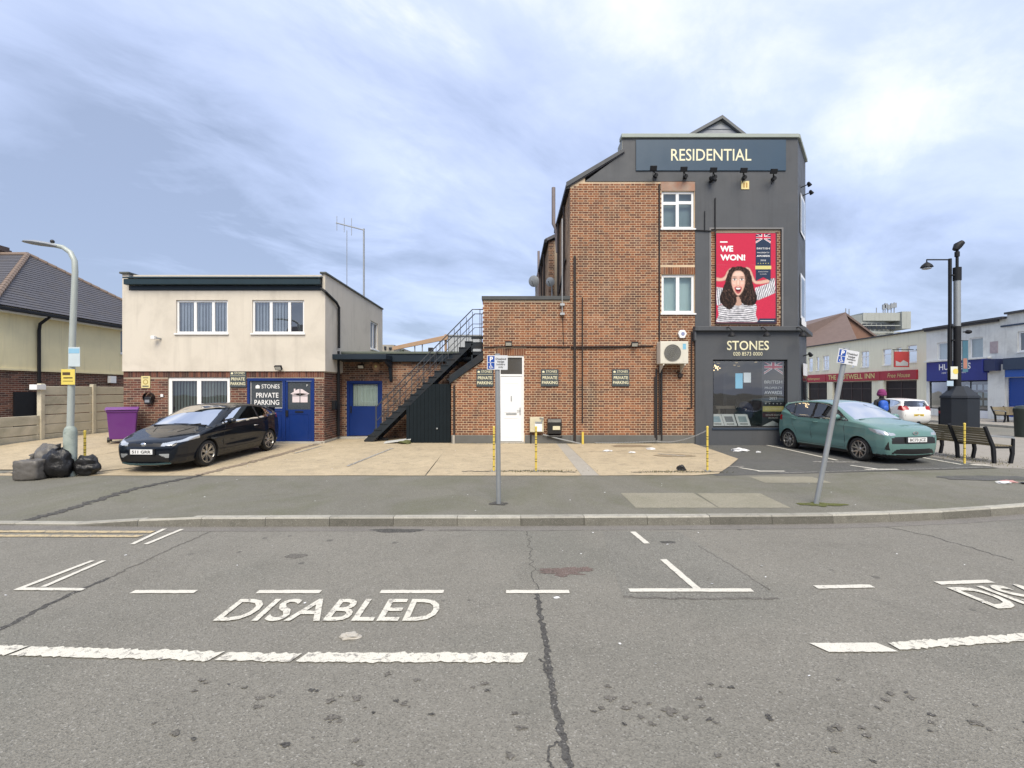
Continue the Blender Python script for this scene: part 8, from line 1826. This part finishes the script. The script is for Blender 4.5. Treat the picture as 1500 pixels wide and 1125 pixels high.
# ================================================================== RUBBISH, BIN, LITTER
BAGB = M('black_bin_bag', (.013, .013, .015), .4, .2, 6, .03, 16); BAGG = M('grey_plastic_bag', (.115, .108, .10), .45, .18, 5, .012, 18)
def bag(x, y, rx, ry, rz, mat, label, seed, boxy=0.0, tie=True, lump=.22, rotz=0):
    t = thing('rubbish_bag', label, 'rubbish bag', (x, y, hp(x, y)), 'rubbish bags at the lamp post'); sd_ = seed * 3.1; z0 = max(hp(x, y), gz(x, y) if y > 9.93 else 0) + rz * .93
    def fn(p):
        k = 1 + lump * noise.noise(p * 1.9 + Vector((sd_, 0, 0))) + .09 * abs(noise.noise(p * 5 + Vector((0, sd_, 0)))) + .05 * noise.noise(p * 11 + Vector((0, 0, sd_))) - .10 * abs(noise.noise(Vector((p.x * 4, p.y * 4, p.z * 9)) + Vector((sd_, sd_, 0))))
        if boxy: k *= (1 / max(abs(p.x), abs(p.y), abs(p.z))) ** boxy
        return k
    mb = MB(); mb.ball((0, 0, 0), rx, ry, rz, 40, 26, fn); ca_, sa_ = math.cos(rotz), math.sin(rotz); mb.v = [(x + a * ca_ - b * sa_, y + a * sa_ + b * ca_, max(z0 + c, z0 - rz * .93 + .003)) for a, b, c in mb.v]; mb.build('sack', mat, t, smooth=True)
    if tie:
        mb = MB(); zt = z0 + rz * .9; mb.tube([(x, y, zt), (x + .03, y, zt + .06), (x + .02, y - .02, zt + .12)], [.05, .018, .05], 8); mb.build('tied_neck', mat, t, smooth=True)
    return t
bag(-9.74, 9.55, .235, .19, .215, BAGG, 'boxy grey plastic sack standing on the pavement left of the other bags', 1, boxy=.75, lump=.08, rotz=.15); bag(-9.42, 9.78, .27, .22, .31, BAGB, 'shiny black sack leaning against the lamp post base', 2)
bag(-9.80, 10.0, .33, .22, .34, BAGG, 'dark grey sack slumped behind the boxy sack', 3, tie=False, lump=.35); bag(-9.02, 10.0, .23, .17, .21, BAGB, 'torn dark sack behind the yellow chain post', 4, tie=False, lump=.4)

bin_ = thing('wheelie_bin', 'purple wheeled refuse bin at the left corner of the office', 'bin', (-12.6, 14.4, gz(-12.6, 14.3))); bz = gz(-12.7, 14.4) + .02
PUR = M('purple_plastic', (.13, .028, .19), .42, .08, 2, grime=(.2, .12, .24), gamt=.15)
bxc, byc = PX(180, 14.5), 14.5; hw0, hw1, hd0, hd1, hb = .30, .36, .27, .34, .95
mb = MB(); vs = [(bxc + sx_ * w_, byc + sy_ * d_, bz + z) for w_, d_, z in ((hw0, hd0, .08), (hw1, hd1, hb)) for sx_, sy_ in ((-1, -1), (1, -1), (1, 1), (-1, 1))]; mb.add(vs, [(0, 3, 2, 1), (4, 5, 6, 7), (0, 1, 5, 4), (1, 2, 6, 5), (2, 3, 7, 6), (3, 0, 4, 7)]); mb.box(bxc - hw1 - .02, bxc + hw1 + .02, byc - hd1 - .02, byc + hd1 + .02, bz + hb - .06, bz + hb + .005); mb.build('body', PUR, bin_, bevel=.025, seg=3)
mb = MB(); mb.prism([(byc - hd1 - .05, bz + hb + .01), (byc + hd1 + .06, bz + hb + .01), (byc + hd1 + .06, bz + hb + .06), (byc, bz + hb + .10), (byc - hd1 - .05, bz + hb + .05)], 'x', bxc - hw1 - .045, bxc + hw1 + .03); mb.build('lid', M('purple_lid', (.19, .06, .27), .4, .06), bin_, bevel=.015)
for s_ in (-1, 1): mb = MB(); mb.cyl((bxc + s_ * .30 - .03, byc + .2, bz + .09), (bxc + s_ * .30 + .03, byc + .2, bz + .09), .10, 16); mb.build('wheel', LEAD, bin_)
for s_ in (-1, 1): mb = MB(); mb.cyl((bxc + s_ * .32 - .03, byc - .22, bz + .07), (bxc + s_ * .32 + .03, byc - .22, bz + .07), .08, 16); mb.build('wheel', LEAD, bin_)
bin_.rotation_euler = (0, 0, 0)
for ch_ in bin_.children:
    for v_ in ch_.data.vertices:
        q_ = Matrix.Rotation(R(36), 3, 'Z') @ (Vector((v_.co.x + ORG[bin_.name].x - bxc, v_.co.y + ORG[bin_.name].y - byc, v_.co.z))); v_.co = Vector((q_.x + bxc - ORG[bin_.name].x, q_.y + byc - ORG[bin_.name].y, v_.co.z))
def scrap(x, y, z, rx, ry, rz, mat, name, label, cat, seed, grp=None):
    mb = MB(); mb.ball((0, 0, 0), rx, ry, rz, 16, 10, lambda p: 1 + .5 * noise.noise(p * 1.6 + Vector((seed, 0, 0))) + .25 * noise.noise(p * 4 + Vector((0, seed, 0)))); mb.v = [(x + a, y + b, z + max(.002, c + rz * .55)) for a, b, c in mb.v]; o = mb.build(name, mat, None); return tag(o, label, cat, grp)
PAPER = M('dirty_white_paper', (.66, .67, .68), .7, .1, 12); GP = M('crumpled_grey_card', (.40, .38, .34), .8, .25, 14)
yy = lambda py: FPX * (CAM_H - .17) / (py - 572)
scrap(PX(1083, yy(662)), yy(662), pz(6.4, 13.3), .22, .14, .06, PAPER, 'plastic_bag', 'crumpled white plastic bag on the dark asphalt by the shop', 'litter', 1)
scrap(PX(1111, yy(664)), yy(664), pz(6.4, 13.3), .06, .05, .03, PAPER, 'paper_scrap', 'small white paper scrap near the teal car rear wheel', 'litter', 2, 'white litter scraps')
scrap(PX(953, yy(661)), yy(661), gz(3, 13.7), .14, .10, .03, PAPER, 'paper_scrap', 'white paper scrap on the buff concrete below the air conditioner', 'litter', 3, 'white litter scraps')
scrap(PX(890, yy(664)), yy(664), gz(3, 13.7), .12, .08, .025, PAPER, 'paper_scrap', 'flat white scrap on the buff concrete left of the damp patch', 'litter', 4, 'white litter scraps'); scrap(PX(926, yy(666)), yy(666), gz(3, 13.7), .09, .06, .02, PAPER, 'paper_scrap', 'torn white scrap on the buff concrete in the damp patch', 'litter', 5, 'white litter scraps')
scrap(-1.28, 3.72, .0, .085, .045, .022, GP, 'card_scrap', 'crumpled grey card lying on the road below the word DISABLED', 'litter', 6); scrap(PX(998, yy(689)), yy(689), gz(3.8, 10.4), .085, .07, .075, BAGB, 'rubble_lump', 'black lump of rubbish at the front edge of the buff concrete', 'litter', 7)
scrap(.42, 4.43, .0, .028, .018, .006, PAPER, 'paper_scrap', 'tiny white scrap beside the tar seam in the road', 'litter', 8, 'white litter scraps')
for k, (x, y, lab) in enumerate(((9.55, 9.15, 'white litter flattened in the drain patch at the right edge'), (9.75, 9.25, 'pinkish litter in the drain patch at the right edge'), (9.98, 9.1, 'dark litter at the far end of the drain patch'))): scrap(x, y, hp(x, y), .13, .07, .03, (PAPER, M('pink_litter', (.45, .25, .24), .7), LEAD)[k], 'litter_piece', lab, 'litter', 20 + k, 'litter in the drain patch')
wb = MB(); Mx_ = Matrix.Translation((PX(583, 15.3), 15.3, gz(-3.8, 15.2) + .07)) @ Matrix.Rotation(R(9), 4, 'Z') @ Matrix.Rotation(R(-7), 4, 'Y'); wb.box(-.42, .42, -.22, .22, -.015, .015, Mx_); o_ = wb.build('discarded_board', M('dirty_white_board', (.55, .56, .55), .6, .15, 4), None); tag(o_, 'discarded white board lying by the foot of the stairs', 'board')
scrap(PX(594, 15.05), 15.05, gz(-3.5, 15), .18, .14, .07, M('green_weeds', (.10, .11, .04), .9, .4, 14), 'weed_clump', 'clump of weeds at the foot of the black cupboard', 'weeds', 31); scrap(PX(560, 15.9), 15.9, gz(-4, 15.2), .2, .12, .08, LEAD, 'rubble_lump', 'dark rubbish under the lowest stair treads', 'litter', 32)
lit = MB(); rl_ = random.Random(21)
for k in range(130):
    x, y = rl_.uniform(-9, 6), rl_.choice([rl_.uniform(6.95, 9.8), rl_.uniform(3, 6.6), rl_.uniform(10, 14.5)]); z = hp(x, y) if 6.9 < y < 9.93 else (gz(x, y) if y >= 9.93 else 0); s_ = rl_.uniform(.006, .018); a = rl_.uniform(0, 6.28)
    lit.poly([(x + s_ * math.cos(a + q), y + s_ * math.sin(a + q) * .8, z + .006 + .004 * (q > 2)) for q in (0, 1.4, 2.9, 4.5)])
o_ = lit.build('litter_flecks', PAPER, None, fix=False); tag(o_, 'tiny white flecks of litter scattered over road and pavement', None, None, 'stuff')
wd_ = MB()
for k in range(900):
    which = rl_.random()
    if which < .35: x, y = 11.9 + rl_.gauss(0, .35), 11.6 + rl_.gauss(.6, .7)
    elif which < .6: x, y = rl_.gauss(.5, .5), 10.38 + rl_.gauss(0, .05)
    elif which < .8: x, y = rl_.gauss(3.6, .5), 10.3 + rl_.gauss(0, .05)
    else: x, y = rl_.uniform(-1.9, 5.8), 15.08 + rl_.gauss(0, .02)
    z = pz(x, y) if x > 5.9 else gz(x, y); h = rl_.uniform(.015, .05); a = rl_.uniform(0, 6.28); s_ = .008
    wd_.poly([(x - s_ * math.cos(a), y - s_ * math.sin(a), z), (x + s_ * math.cos(a), y + s_ * math.sin(a), z), (x + rl_.gauss(0, .02), y + rl_.gauss(0, .02), z + h)])
o_ = wd_.build('weeds', M('dry_weeds', (.13, .12, .05), .9, .4, 30), None, fix=False); tag(o_, 'short dry weeds in cracks and round the bench', None, None, 'stuff')
